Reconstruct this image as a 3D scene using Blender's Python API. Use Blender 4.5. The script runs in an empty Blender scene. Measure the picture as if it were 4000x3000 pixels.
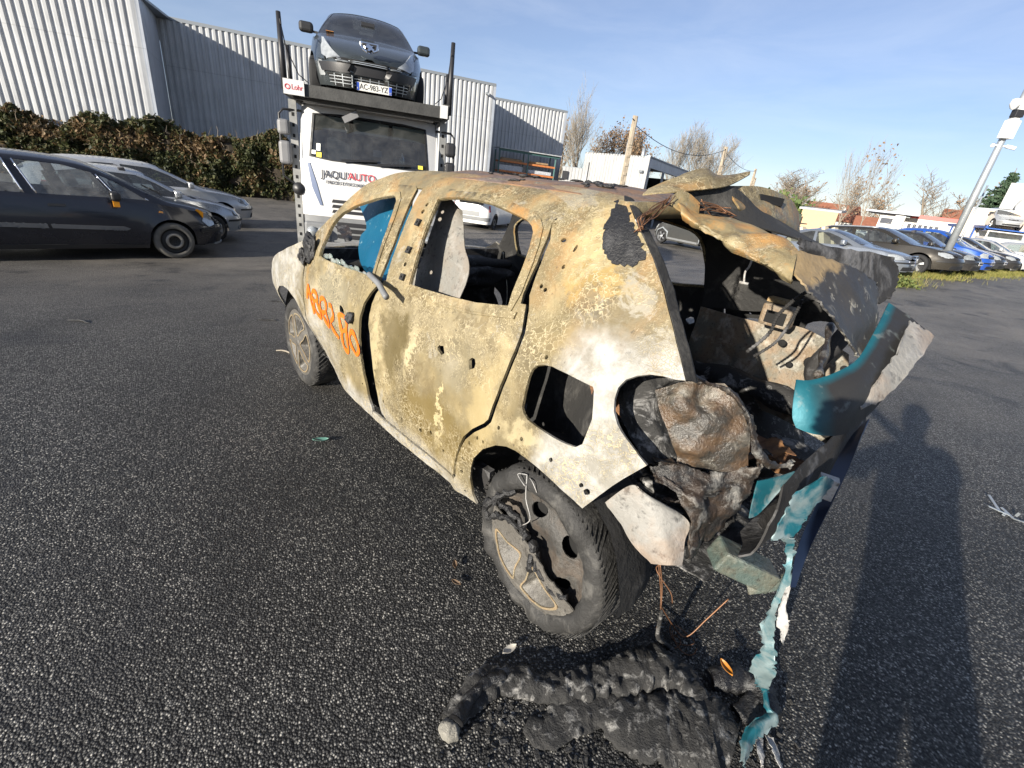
import bpy, bmesh, math, random
import numpy as np
from mathutils import Vector, Matrix
from mathutils.geometry import delaunay_2d_cdt
random.seed(7); rng = np.random.default_rng(7)
R_ = math.radians
SC = bpy.context.scene
COL = SC.collection

# ------------------------------------------------------------------ camera
cam_d = bpy.data.cameras.new('camera'); cam_d.sensor_width = 36.0; cam_d.lens = 36.0 * 1775 / 4000
cam_d.clip_start = 0.02; cam_d.clip_end = 3000
cam = bpy.data.objects.new('camera', cam_d); COL.objects.link(cam)
cam.matrix_world = Matrix(((0.99196965, -0.12647613, 0.0, 0.0),
                           (0.05095491, 0.39964636, -0.91525209, 0.0),
                           (0.11575754, 0.90790229, 0.40288164, 1.515), (0, 0, 0, 1)))
SC.camera = cam
# ------------------------------------------------------------------ world, sun, exposure
SUN_AZ, SUN_EL = R_(218.5), R_(16.0)          # azimuth clockwise from +Y
world = bpy.data.worlds.new('World'); SC.world = world; world.use_nodes = True
wn = world.node_tree; wn.nodes.clear()
w_out = wn.nodes.new('ShaderNodeOutputWorld'); w_bg = wn.nodes.new('ShaderNodeBackground')
w_sky = wn.nodes.new('ShaderNodeTexSky'); w_sky.sky_type = 'NISHITA'; w_sky.sun_disc = False
w_sky.sun_elevation = SUN_EL; w_sky.sun_rotation = SUN_AZ
w_sky.air_density = 1.0; w_sky.dust_density = 0.2; w_sky.ozone_density = 4.0; w_sky.altitude = 150
w_bg.inputs['Strength'].default_value = 0.060
def _wn(t, **kw):
    n = wn.nodes.new('ShaderNode' + t)
    for k, v in kw.items(): setattr(n, k, v)
    return n
w_tc = _wn('TexCoord'); w_map = _wn('Mapping'); w_map.inputs['Scale'].default_value = (1.6, 1.1, 7.0); w_map.inputs['Rotation'].default_value = (0.25, -0.2, 0.5)
w_nz = _wn('TexNoise'); w_nz.inputs['Scale'].default_value = 2.2; w_nz.inputs['Detail'].default_value = 7; w_nz.inputs['Roughness'].default_value = .62; w_nz.inputs['Distortion'].default_value = .5
w_rp = _wn('ValToRGB'); w_rp.color_ramp.elements[0].position = .36; w_rp.color_ramp.elements[0].color = (.13, .13, .13, 1); w_rp.color_ramp.elements[1].position = .80; w_rp.color_ramp.elements[1].color = (.27, .27, .27, 1)
w_tint = _wn('MixRGB', blend_type='MULTIPLY'); w_tint.inputs[0].default_value = 1.0; w_tint.inputs[2].default_value = (1.14, 1.0, 1.06, 1)
w_cl = _wn('MixRGB', blend_type='MIX'); w_cl.inputs[2].default_value = (8.6, 9.0, 9.6, 1)
L_ = wn.links.new
L_(w_tc.outputs['Generated'], w_map.inputs[0]); L_(w_map.outputs[0], w_nz.inputs['Vector']); L_(w_nz.outputs['Fac'], w_rp.inputs[0]); L_(w_sky.outputs[0], w_tint.inputs[1]); L_(w_tint.outputs[0], w_cl.inputs[1]); L_(w_rp.outputs[0], w_cl.inputs[0]); L_(w_cl.outputs[0], w_bg.inputs[0]); L_(w_bg.outputs[0], w_out.inputs[0])
sun_d = bpy.data.lights.new('sun', 'SUN'); sun_d.energy = 5.0; sun_d.angle = R_(0.53); sun_d.color = (1.0, 0.925, 0.80)
sun = bpy.data.objects.new('sun', sun_d); COL.objects.link(sun)
_sd = Vector((math.sin(SUN_AZ) * math.cos(SUN_EL), math.cos(SUN_AZ) * math.cos(SUN_EL), math.sin(SUN_EL)))
sun.rotation_euler = _sd.to_track_quat('Z', 'Y').to_euler(); sun.location = _sd * 60
vs = SC.view_settings; vs.view_transform = 'Standard'; vs.look = 'None'; vs.exposure = 1.16; vs.gamma = 1.0
vs.use_curve_mapping = False
SC.render.engine = 'CYCLES'
SC.cycles.max_bounces = 7; SC.cycles.transparent_max_bounces = 12

# ------------------------------------------------------------------ numeric helpers
def vnoise(P, seed=0):
    """value noise, P (N,3) -> (N,) in -1..1"""
    P = np.asarray(P, float); I = np.floor(P).astype(np.int64); F = P - I; F = F * F * (3 - 2 * F)
    def h(a, b, c):
        n = (a * 73856093) ^ (b * 19349663) ^ (c * 83492791) ^ (seed * 2654435761)
        n = (n ^ (n >> 13)) * 1274126177; n = n ^ (n >> 16)
        return ((n & 0xffff) / 32767.5) - 1.0
    r = 0
    for dx in (0, 1):
        for dy in (0, 1):
            for dz in (0, 1):
                wgt = (F[:, 0] if dx else 1 - F[:, 0]) * (F[:, 1] if dy else 1 - F[:, 1]) * (F[:, 2] if dz else 1 - F[:, 2])
                r = r + wgt * h(I[:, 0] + dx, I[:, 1] + dy, I[:, 2] + dz)
    return r
def fnoise(P, seed=0, oct=3):
    P = np.asarray(P, float); r = 0; a = 1.0
    for k in range(oct):
        r = r + a * vnoise(P * 2 ** k + 17.3 * k, seed + k); a *= .5
    return r
def inpoly(P, poly):
    P = np.asarray(P); poly = np.asarray(poly); x, y = P[:, 0], P[:, 1]; c = np.zeros(len(P), bool)
    x2, y2 = poly[-1]
    for x1, y1 in poly:
        m = ((y1 > y) != (y2 > y))
        with np.errstate(divide='ignore', invalid='ignore'):
            c ^= m & (x < (x2 - x1) * (y - y1) / (y2 - y1 + 1e-30) + x1)
        x2, y2 = x1, y1
    return c
def segdist(P, poly):
    P = np.asarray(P); A = np.asarray(poly); B = np.roll(A, -1, 0); d = np.full(len(P), 1e9)
    for a, b in zip(A, B):
        ab = b - a; L = (ab @ ab) + 1e-12
        t = np.clip(((P - a) @ ab) / L, 0, 1); d = np.minimum(d, np.hypot(*(P - a - t[:, None] * ab).T))
    return d
def resample(poly, sp, closed=True):
    poly = [np.asarray(p, float) for p in poly]; out = []; n = len(poly)
    for i in range(n if closed else n - 1):
        a, b = poly[i], poly[(i + 1) % n]; k = max(1, int(math.ceil(np.linalg.norm(b - a) / sp)))
        for j in range(k): out.append(a + (b - a) * j / k)
    if not closed: out.append(poly[-1])
    return np.array(out)
def catmull(pts, n=6, closed=False):
    P = np.asarray(pts, float); m = len(P); out = []
    for i in range(m if closed else m - 1):
        g = (lambda k: P[k % m]) if closed else (lambda k: P[min(max(k, 0), m - 1)])
        p0, p1, p2, p3 = g(i - 1), g(i), g(i + 1), g(i + 2)
        for j in range(n):
            t = j / n
            out.append(.5 * (2 * p1 + (p2 - p0) * t + (2 * p0 - 5 * p1 + 4 * p2 - p3) * t * t + (3 * p1 - p0 - 3 * p2 + p3) * t ** 3))
    if not closed: out.append(P[-1])
    return np.array(out)
def ngon(cx, cy, r, n=10, ry=None, a0=0.0, jit=0.0):
    return [(cx + r * (1 + jit * random.uniform(-1, 1)) * math.cos(a0 + 2 * math.pi * k / n),
             cy + (ry or r) * (1 + jit * random.uniform(-1, 1)) * math.sin(a0 + 2 * math.pi * k / n)) for k in range(n)]
def cdt(outer, holes, sp, bsp=None):
    bsp = bsp or sp
    loops = [resample(outer, bsp)] + [resample(h, bsp) for h in holes]
    pts = []; edges = []
    for L in loops:
        b = len(pts); pts += [tuple(p) for p in L]; edges += [(b + i, b + (i + 1) % len(L)) for i in range(len(L))]
    o = loops[0]; x0, y0 = o.min(0); x1, y1 = o.max(0)
    gx = np.arange(x0 + sp * .5, x1, sp); gy = np.arange(y0 + sp * .45, y1, sp * .866)
    if len(gx) and len(gy):
        X, Y = np.meshgrid(gx, gy); X = X + (np.arange(len(gy)) % 2)[:, None] * sp * .5
        Q = np.stack([X.ravel(), Y.ravel()], 1); m = inpoly(Q, o)
        for h in loops[1:]: m &= ~inpoly(Q, h)
        Q = Q[m]
        for L in loops:
            if len(Q): Q = Q[segdist(Q, L) > sp * .4]
        pts += [tuple(p) for p in Q]
    V, E, F = delaunay_2d_cdt([Vector(p) for p in pts], edges, [], 0, 1e-6)[:3]
    V = np.array([(v.x, v.y) for v in V]); F = np.array([f for f in F if len(f) == 3])
    c = V[F].mean(1); m = inpoly(c, o)
    for h in loops[1:]: m &= ~inpoly(c, h)
    return V, F[m]

# ------------------------------------------------------------------ object helpers
def mesh_obj(name, V, F, mat, parent=None, smooth=True, edges=()):
    me = bpy.data.meshes.new(name)
    me.from_pydata([tuple(map(float, v)) for v in V], list(edges), [tuple(map(int, f)) for f in F]); me.update()
    if smooth and len(me.polygons): me.polygons.foreach_set('use_smooth', [True] * len(me.polygons))
    for m in (mat if isinstance(mat, (list, tuple)) else [mat]): me.materials.append(m)
    o = bpy.data.objects.new(name, me); COL.objects.link(o)
    if parent: o.parent = parent
    return o
def tag(o, label=None, cat=None, group=None, kind=None):
    if label: o['label'] = label
    if cat: o['category'] = cat
    if group: o['group'] = group
    if kind: o['kind'] = kind
    return o
def empty(name, loc=(0, 0, 0), rz=0.0, label=None, cat=None, group=None):
    o = bpy.data.objects.new(name, None); COL.objects.link(o); o.empty_display_size = .1
    o.location = loc; o.rotation_euler = (0, 0, rz); tag(o, label, cat, group); return o
def solid(o, th, off=-1.0):
    m = o.modifiers.new('thickness', 'SOLIDIFY'); m.thickness = th; m.offset = off; e = o.modifiers.new('crisp_edges', 'EDGE_SPLIT'); e.split_angle = R_(50); return o
def bevel(o, w, seg=2):
    m = o.modifiers.new('bevel', 'BEVEL'); m.width = w; m.segments = seg; m.limit_method = 'ANGLE'; return o
def sheet(name, outer, holes, fn, sp, mat, parent, th=0.0, bsp=None, off=-1.0):
    V, F = cdt(outer, holes, sp, bsp); P = fn(V)
    o = mesh_obj(name, P, F, mat, parent)
    if th: solid(o, th, off)
    return o
class MB:
    """collects shapes into one mesh"""
    def __init__(s): s.v = []; s.f = []
    def add(s, V, F):
        b = len(s.v); s.v += [tuple(map(float, p)) for p in V]; s.f += [tuple(int(i) + b for i in f) for f in F]; return s
    def box(s, c, d, rz=0.0, M=None):
        x, y, z = [k / 2 for k in d]; V = [(i, j, k) for i in (-x, x) for j in (-y, y) for k in (-z, z)]
        F = [(0, 1, 3, 2), (4, 6, 7, 5), (0, 4, 5, 1), (2, 3, 7, 6), (0, 2, 6, 4), (1, 5, 7, 3)]
        T = Matrix.Translation(c) @ (M if M is not None else Matrix.Rotation(rz, 4, 'Z'))
        return s.add([T @ Vector(p) for p in V], F)
    def bar(s, a, b, w, h=None):
        a, b = Vector(a), Vector(b); d = b - a; M = d.to_track_quat('X', 'Z').to_matrix().to_4x4()
        return s.box((a + b) / 2, (d.length, w, h or w), M=M)
    def tube(s, pts, r, n=8, cap=True):
        P = [Vector(p) for p in pts]; m = len(P); rr = r if hasattr(r, '__len__') else [r] * m
        V = []; up = Vector((0, 0, 1)); last = None
        for i in range(m):
            t = (P[min(i + 1, m - 1)] - P[max(i - 1, 0)]); t = t.normalized() if t.length > 1e-9 else Vector((0, 0, 1))
            if last is None:
                s1 = t.cross(up) if abs(t.z) < .95 else t.cross(Vector((1, 0, 0)))
            else: s1 = last - t * last.dot(t)
            s1 = s1.normalized() if s1.length > 1e-9 else Vector((1, 0, 0)); s2 = t.cross(s1); last = s1
            for k in range(n):
                a = 2 * math.pi * k / n; V.append(P[i] + (s1 * math.cos(a) + s2 * math.sin(a)) * rr[i])
        F = [(i * n + k, i * n + (k + 1) % n, (i + 1) * n + (k + 1) % n, (i + 1) * n + k) for i in range(m - 1) for k in range(n)]
        if cap: F += [tuple(range(n - 1, -1, -1)), tuple((m - 1) * n + k for k in range(n))]
        return s.add(V, F)
    def lathe(s, prof, n=32, c=(0, 0, 0), axis='Y', closed=False, jit=None):
        """prof: list of (radius, axial)"""
        m = len(prof); V = []
        for k in range(n):
            a = 2 * math.pi * k / n
            for (r, h) in prof:
                p = (r * math.cos(a), h, r * math.sin(a)) if axis == 'Y' else ((r * math.cos(a), r * math.sin(a), h) if axis == 'Z' else (h, r * math.cos(a), r * math.sin(a)))
                V.append((c[0] + p[0], c[1] + p[1], c[2] + p[2]))
        mm = m if closed else m - 1
        F = [(k * m + j, k * m + (j + 1) % m, ((k + 1) % n) * m + (j + 1) % m, ((k + 1) % n) * m + j) for k in range(n) for j in range(mm)]
        return s.add(V, F)
    def prism(s, poly, fn0, fn1):
        """poly 2d, fn maps a 2d point to 3d on both ends"""
        n = len(poly); V = [fn0(p) for p in poly] + [fn1(p) for p in poly]
        F = [(i, (i + 1) % n, n + (i + 1) % n, n + i) for i in range(n)] + [tuple(range(n - 1, -1, -1)), tuple(range(n, 2 * n))]
        return s.add(V, F)
    def build(s, name, mat, parent=None, smooth=False): return mesh_obj(name, s.v, s.f, mat, parent, smooth)
def fix_normals(o):
    bm = bmesh.new(); bm.from_mesh(o.data); bmesh.ops.recalc_face_normals(bm, faces=bm.faces); bm.to_mesh(o.data); bm.free(); return o
def patch(name, ctrl, mat, parent, n=6, th=.002, crump=0.0, cs=8.0, seed=1, edge_jit=0.0, ridge=.65):
    """free-form sheet through a grid of control points"""
    C = np.asarray(ctrl, float); A = np.array([catmull(r, n) for r in C]); B = np.array([catmull(A[:, j], n) for j in range(A.shape[1])])
    P = B.transpose(1, 0, 2); a, b = P.shape[:2]
    if crump or edge_jit:
        Q = P.reshape(-1, 3)
        du = np.gradient(P, axis=1).reshape(-1, 3); dv = np.gradient(P, axis=0).reshape(-1, 3); nn = np.cross(du, dv)
        nn /= np.linalg.norm(nn, axis=1)[:, None] + 1e-9
        f_ = fnoise(Q * cs, seed, 3); rd_ = (.55 - np.abs(fnoise(Q * cs * .8 + 5.1, seed + 9, 2))) * 1.1 + .35 * (.5 - np.abs(fnoise(Q * cs * 2.3 + 1.7, seed + 5, 2)))
        Q = Q + nn * ((f_ * (1 - ridge) + rd_ * ridge) * crump)[:, None]; Q2 = Q.reshape(a, b, 3).copy()
        if edge_jit:
            for (i, j) in [(i, j) for i in range(a) for j in range(b) if i in (0, a - 1) or j in (0, b - 1)]:
                Q2[i, j] += rng.normal(0, edge_jit, 3)
        P = Q2
    F = [(i * b + j, i * b + j + 1, (i + 1) * b + j + 1, (i + 1) * b + j) for i in range(a - 1) for j in range(b - 1)]
    o = mesh_obj(name, P.reshape(-1, 3), F, mat, parent)
    uu, vv = np.meshgrid(np.linspace(0, 1, b), np.linspace(0, 1, a))
    for nm, ar in (('pu', uu), ('pv', vv)): at = o.data.attributes.new(nm, 'FLOAT', 'POINT'); at.data.foreach_set('value', ar.ravel().astype(np.float32))
    if th: solid(o, th, 0.0)
    return o
def text_mesh(name, txt, size, mat, parent, M, ext=.001, align='CENTER', sx=1.0):
    cu = bpy.data.curves.new(name, 'FONT'); cu.body = txt; cu.size = size; cu.extrude = ext; cu.align_x = align; cu.align_y = 'CENTER'
    t = bpy.data.objects.new('tmp_text', cu); COL.objects.link(t)
    dg = bpy.context.evaluated_depsgraph_get(); me = bpy.data.meshes.new_from_object(t.evaluated_get(dg)); bpy.data.objects.remove(t)
    me.name = name; me.materials.clear(); me.materials.append(mat)
    me.transform(M @ Matrix.Diagonal((sx, 1, 1, 1)))
    o = bpy.data.objects.new(name, me); COL.objects.link(o)
    if parent: o.parent = parent
    return o
def frame(o, x, y):
    """4x4 with given origin, x axis, y axis"""
    x = Vector(x).normalized(); y = Vector(y); z = x.cross(y).normalized(); y = z.cross(x)
    return Matrix(((x.x, y.x, z.x, o[0]), (x.y, y.y, z.y, o[1]), (x.z, y.z, z.z, o[2]), (0, 0, 0, 1)))
def copy_tree(o, parent=None):
    c = o.copy(); COL.objects.link(c); c.parent = parent
    for ch in list(o.children): copy_tree(ch, c)
    return c

# ------------------------------------------------------------------ material helpers
class NT:
    def __init__(s, name):
        s.m = bpy.data.materials.new(name); s.m.use_nodes = True; s.t = s.m.node_tree; s.b = s.t.nodes['Principled BSDF']
        s.out = s.t.nodes['Material Output']
    def n(s, typ, ins=None, **kw):
        nd = s.t.nodes.new('ShaderNode' + typ)
        for k, v in kw.items(): setattr(nd, k, v)
        for k, v in (ins or {}).items(): s.set(nd.inputs[k], v)
        return nd
    def set(s, sock, v):
        if isinstance(v, bpy.types.NodeSocket): s.t.links.new(v, sock)
        elif isinstance(v, bpy.types.Node): s.t.links.new(v.outputs[0], sock)
        else: sock.default_value = v
    def bs(s, **kw):
        for k, v in kw.items(): s.set(s.b.inputs[k.replace('_', ' ')], v)
    def co(s, kind='Object'): return s.n('TexCoord').outputs[kind]
    def noise(s, co, scale, detail=4, rough=.55, dist=0.0):
        return s.n('TexNoise', {'Vector': co, 'Scale': scale, 'Detail': detail, 'Roughness': rough, 'Distortion': dist}).outputs['Fac']
    def vor(s, co, scale, feature='F1', out=0, rnd=1.0):
        nd = s.n('TexVoronoi', {'Vector': co, 'Scale': scale, 'Randomness': rnd}, feature=feature); return nd.outputs[out]
    def ramp(s, fac, stops, interp='LINEAR'):
        nd = s.n('ValToRGB', {'Fac': fac}); cr = nd.color_ramp; cr.interpolation = interp
        while len(cr.elements) < len(stops): cr.elements.new(.5)
        for e, (p, c) in zip(cr.elements, stops):
            e.position = p; e.color = (c, c, c, 1) if not hasattr(c, '__len__') else (*c, 1)
        return nd.outputs[0]
    def mix(s, f, a, b, typ='MIX'):
        nd = s.n('MixRGB', {'Fac': f}, blend_type=typ)
        s.set(nd.inputs[1], a if isinstance(a, (bpy.types.NodeSocket, bpy.types.Node)) else (*a, 1)); s.set(nd.inputs[2], b if isinstance(b, (bpy.types.NodeSocket, bpy.types.Node)) else (*b, 1))
        return nd.outputs[0]
    def math(s, op, a, b=0.0, clamp=False):
        nd = s.n('Math', operation=op, use_clamp=clamp); s.set(nd.inputs[0], a); s.set(nd.inputs[1], b); return nd.outputs[0]
    def bump(s, h, strength=.3, dist=.01):
        return s.n('Bump', {'Height': h, 'Strength': strength, 'Distance': dist}).outputs[0]
def simple(name, col, rough=.5, metal=0.0, spec=.5, coat=0.0, var=0.0, vs_=6.0, bump=0.0, bs=40.0, emis=None):
    k = NT(name); c = (*col, 1)
    k.bs(Roughness=rough, Metallic=metal, Specular_IOR_Level=spec, Coat_Weight=coat, Coat_Roughness=.06)
    if var or bump: co = k.co()
    if var:
        nz = k.noise(co, vs_, 5, .6); f = k.ramp(nz, [(.3, 1 - var), (.7, 1 + var * .5)]); k.bs(Base_Color=k.mix(1.0, col, f, 'MULTIPLY'))
        k.bs(Roughness=k.math('ADD', k.math('MULTIPLY', nz, .3), rough - .15, True))
    else: k.bs(Base_Color=c)
    if bump: k.bs(Normal=k.bump(k.noise(co, bs, 4), bump, .01))
    return k.m
def paint(name, col, dirt=.25, metal=.35, dust=(.33, .30, .25)):
    """car paint under a film of road dust"""
    k = NT(name); co = k.co(); g = k.n('NewGeometry').outputs['Normal']
    z = k.n('SeparateXYZ', {0: co}).outputs[2]
    nz = k.noise(co, 3.0, 6, .62); nf = k.noise(co, 60, 3)
    low = k.ramp(z, [(.12, 1.0), (.75, .25)])
    f = k.math('MULTIPLY', k.math('MULTIPLY', k.ramp(nz, [(.3, .35), (.75, 1.0)]), low), dirt, True)
    f = k.math('ADD', f, k.math('MULTIPLY', nf, dirt * .25), True)
    k.bs(Base_Color=k.mix(f, col, dust), Metallic=k.math('MULTIPLY', k.math('SUBTRACT', 1.0, f), metal), Roughness=k.math('ADD', .26, k.math('MULTIPLY', f, .5), True), Coat_Weight=.5, Coat_Roughness=.08)
    return k.m
def glass_mat(name, tint=(.55, .62, .62), alpha=.55, rough=.02, dust_sheen=.18):
    """window glass: reflects the sky, lets part of the light through, a pale film on it for dust and painted sheen"""
    k = NT(name); k.t.nodes.remove(k.b); co = k.co()
    tr = k.n('BsdfTransparent', {'Color': (*tint, 1)}); gl = k.n('BsdfGlossy', {'Color': (.95, .97, 1, 1), 'Roughness': rough})
    fr = k.n('Fresnel', {'IOR': 1.55}).outputs[0]; m1 = k.n('MixShader', {0: k.math('ADD', fr, .03, True), 1: tr.outputs[0], 2: gl.outputs[0]})
    df = k.n('BsdfDiffuse', {'Color': (.42, .42, .40, 1)}); dn = k.math('MULTIPLY', k.ramp(k.noise(co, 5, 5, .65), [(.35, .25), (.75, 1.0)]), dust_sheen)
    m2 = k.n('MixShader', {0: dn, 1: m1.outputs[0], 2: df.outputs[0]}); k.t.links.new(m2.outputs[0], k.out.inputs[0]); return k.m

# ------------------------------------------------------------------ the lie of the land
_SDX, _SDY = math.sin(R_(-40)), math.cos(R_(-40))
def sstep(t): t = np.clip(t, 0, 1); return t * t * (3 - 2 * t)
def gz(x, y):
    """height of the yard: a gutter fall to the far left, a slight rise to the right"""
    x = np.asarray(x, float); y = np.asarray(y, float)
    return -.52 * sstep((x * _SDX + y * _SDY - 3.6) / 8.0) + .30 * sstep((x - 6.0) / 8.0)

# ================================================================== materials of the setting
def mk_asphalt():
    k = NT('asphalt'); co = k.co()
    warp = k.n('MixRGB', {'Fac': .04}, blend_type='LINEAR_LIGHT'); k.set(warp.inputs[1], co); k.set(warp.inputs[2], k.n('TexNoise', {'Vector': co, 'Scale': 90.0}).outputs['Color'])
    st = k.n('TexVoronoi', {'Vector': co, 'Scale': 138.0}, voronoi_dimensions='3D'); cellc = st.outputs['Color']; dist = st.outputs['Distance']
    v = k.n('SeparateColor', {0: cellc}).outputs[0]
    stone = k.ramp(v, [(.0, (.007, .007, .008)), (.42, (.017, .017, .018)), (.64, (.048, .047, .045)), (.83, (.135, .131, .121)), (1.0, (.38, .365, .33))])
    edge = k.ramp(dist, [(.34, 1.0), (.66, .16)])
    c = k.mix(1.0, stone, edge, 'MULTIPLY')
    big = k.noise(co, .55, 6, .62, .8); tone = k.ramp(big, [(.34, .42), (.48, .95), (.60, 1.15), (.74, 1.7)])
    c = k.mix(1.0, c, tone, 'MULTIPLY')
    # worn pale film and dust that lies on the yard farther off, dark damp/oil blotches
    y = k.n('SeparateXYZ', {0: co}).outputs[1]
    far = k.ramp(k.math('MULTIPLY', y, .05), [(.10, 0.0), (.40, 1.0)])
    dust = k.math('MULTIPLY', k.ramp(k.noise(co, .8, 6, .65), [(.35, .30), (.7, .9)]), far)
    c = k.mix(dust, c, (.185, .168, .146))
    oil = k.ramp(k.noise(co, 1.1, 5, .6, 1.2), [(.56, 0.0), (.66, .65)]); c = k.mix(oil, c, (.012, .012, .014))
    h = k.math('SUBTRACT', k.ramp(v, [(0, .35), (1, 1.0)]), k.math('MULTIPLY', dist, 1.2))
    k.bs(Base_Color=c, Roughness=k.ramp(v, [(0, .75), (1, .42)]), Specular_IOR_Level=.5, Normal=k.bump(h, .85, .006)); return k.m
M_asphalt = mk_asphalt()
def mk_steel(name, col, rough=.35, metal=.55):
    k = NT(name); co = k.co(); n = k.noise(co, 1.2, 4, .6); mp = k.n('Mapping', {'Vector': co, 'Scale': (5.0, 5.0, .35)}); st = k.noise(mp.outputs[0], 1.0, 6, .7); z = k.n('SeparateXYZ', {0: co}).outputs[2]
    lap = k.ramp(k.math('ABSOLUTE', k.math('SUBTRACT', k.math('FRACT', k.math('MULTIPLY', k.math('ADD', z, .9), .26)), .5)), [(.0, .72), (.006, 1.0)])
    f = k.math('MULTIPLY', k.math('MULTIPLY', k.ramp(n, [(.3, .86), (.7, 1.04)]), k.ramp(st, [(.30, .74), (.55, 1.0), (.75, 1.05)])), lap)
    k.bs(Base_Color=k.mix(1.0, col, f, 'MULTIPLY'), Metallic=metal, Roughness=k.math('ADD', k.math('MULTIPLY', n, .2), rough - .1)); return k.m
M_clad = mk_steel('cladding_steel', (.44, .45, .46), .5, .05)
M_clad2 = mk_steel('cladding_white', (.33, .335, .34), .55, .05)
M_cladflat = mk_steel('cladding_flat_steel', (.36, .39, .44), .5, .1)
M_trim = simple('trim_grey', (.22, .24, .26), .5, .3)
M_darkin = simple('dark_interior', (.018, .019, .022), .8)
M_green = simple('rack_green', (.05, .12, .11), .5)
M_orange_steel = simple('rack_orange', (.45, .16, .05), .55, var=.3)
M_wood = simple('pallet_wood', (.30, .20, .11), .8, var=.35)
M_plastic_wrap = simple('clear_wrap', (.45, .47, .50), .25, var=.3, vs_=12, bump=.8, bs=14)
M_concrete = simple('pole_concrete', (.40, .34, .26), .85, var=.3, vs_=4, bump=.4)
M_wire = simple('black_wire', (.02, .02, .022), .6)
M_galv = simple('galvanised', (.42, .45, .47), .38, .6, var=.12)
M_white = simple('white_plastic', (.62, .63, .63), .4)
M_black = simple('black_plastic', (.018, .018, .020), .45)
M_bark = simple('bark', (.20, .165, .125), .9, var=.35, vs_=9)
M_bark_grey = simple('bark_grey', (.24, .21, .17), .9, var=.3, vs_=9)
def mk_leaf(name, cols, trans=.25):
    k = NT(name); r = k.n('ObjectInfo').outputs['Random']; at = k.n('Attribute', attribute_name='tone'); f = at.outputs['Fac']
    c = k.ramp(f, [(i / (len(cols) - 1), q) for i, q in enumerate(cols)])
    k.bs(Base_Color=c, Roughness=.6, Specular_IOR_Level=.3, Subsurface_Weight=0.0)
    tl = k.n('BsdfTranslucent', {'Color': c}); ms = k.n('MixShader', {0: trans, 1: k.b.outputs[0], 2: tl.outputs[0]}); k.t.links.new(ms.outputs[0], k.out.inputs[0]); return k.m
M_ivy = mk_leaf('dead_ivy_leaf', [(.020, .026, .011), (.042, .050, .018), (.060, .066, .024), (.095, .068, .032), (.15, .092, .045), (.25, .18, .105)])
M_dryleaf = mk_leaf('dry_brown_leaf', [(.20, .125, .07), (.28, .19, .12), (.24, .155, .09)])
M_needle = mk_leaf('spruce_needle', [(.025, .05, .030), (.05, .085, .045), (.035, .06, .035)], .1)
M_grass = mk_leaf('grass_blade', [(.16, .17, .045), (.24, .21, .06), (.10, .13, .03), (.34, .28, .10)])
M_scrub = mk_leaf('scrub_twig', [(.16, .11, .06), (.25, .16, .08), (.30, .22, .08), (.12, .10, .05)])
M_greenleaf = mk_leaf('green_leaf', [(.05, .09, .03), (.09, .13, .04), (.14, .16, .05)])

def tone_attr(o, vals):
    a = o.data.attributes.new('tone', 'FLOAT', 'FACE'); a.data.foreach_set('value', np.asarray(vals, np.float32)); return o

# ================================================================== ground
def axis_grid(lo, hi, fine_lo, fine_hi, fine, grow):
    a = list(np.arange(fine_lo, fine_hi + 1e-6, fine)); s = fine; x = fine_hi
    while x < hi: s *= grow; x += s; a.append(min(x, hi))
    s = fine; x = fine_lo
    while x > lo: s *= grow; x -= s; a.insert(0, max(x, lo))
    return np.array(a)
gxs = axis_grid(-900, 900, -16, 22, .5, 1.35); gys = axis_grid(-60, 1500, -4, 26, .5, 1.35)
X, Y = np.meshgrid(gxs, gys); Zg = gz(X, Y)
nx, ny = len(gxs), len(gys)
Gv = np.stack([X.ravel(), Y.ravel(), Zg.ravel()], 1)
Gf = [(j * nx + i, j * nx + i + 1, (j + 1) * nx + i + 1, (j + 1) * nx + i) for j in range(ny - 1) for i in range(nx - 1)]
tag(mesh_obj('ground', Gv, Gf, M_asphalt), kind='structure')

def ribs(p0, p1, z0, z1, mat, parent, name='wall', period=.28, depth=.06, fill=None):
    """corrugated cladding between two plan points (outside on the right-hand side of p0->p1)"""
    p0 = np.array(p0, float); p1 = np.array(p1, float); L = np.linalg.norm(p1 - p0); d = (p1 - p0) / L; nrm = np.array([d[1], -d[0]])
    n = int(L / period); pr = []
    for i in range(n):
        for (a, b) in ((0, 0), (.34, 0), (.46, 1), (.86, 1)): pr.append(((i + a) * period, b * depth))
    pr.append((L, 0))
    V = []
    for (s, o_) in pr:
        q = p0 + d * s + nrm * o_; V.append((q[0], q[1], z0)); V.append((q[0], q[1], z1))
    F = [(2 * i, 2 * i + 2, 2 * i + 3, 2 * i + 1) for i in range(len(pr) - 1)]
    return mesh_obj(name, V, F, mat, parent, smooth=False)
def quad(name, pts, mat, parent, th=0.0):
    o = mesh_obj(name, pts, [tuple(range(len(pts)))], mat, parent, smooth=False)
    if th: solid(o, th, 0)
    return o
def wallbox(name, p0, p1, z0, z1, th, mat, parent):
    """flat wall of given thickness, outside on the right-hand side"""
    p0 = Vector((*p0, 0)); p1 = Vector((*p1, 0)); d = (p1 - p0).normalized(); n = Vector((d.y, -d.x, 0)); m = MB(); c = (p0 + p1) / 2 - n * th / 2
    m.box((c.x, c.y, (z0 + z1) / 2), ((p1 - p0).length, th, z1 - z0), math.atan2(d.y, d.x)); return m.build(name, mat, parent)

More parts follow.
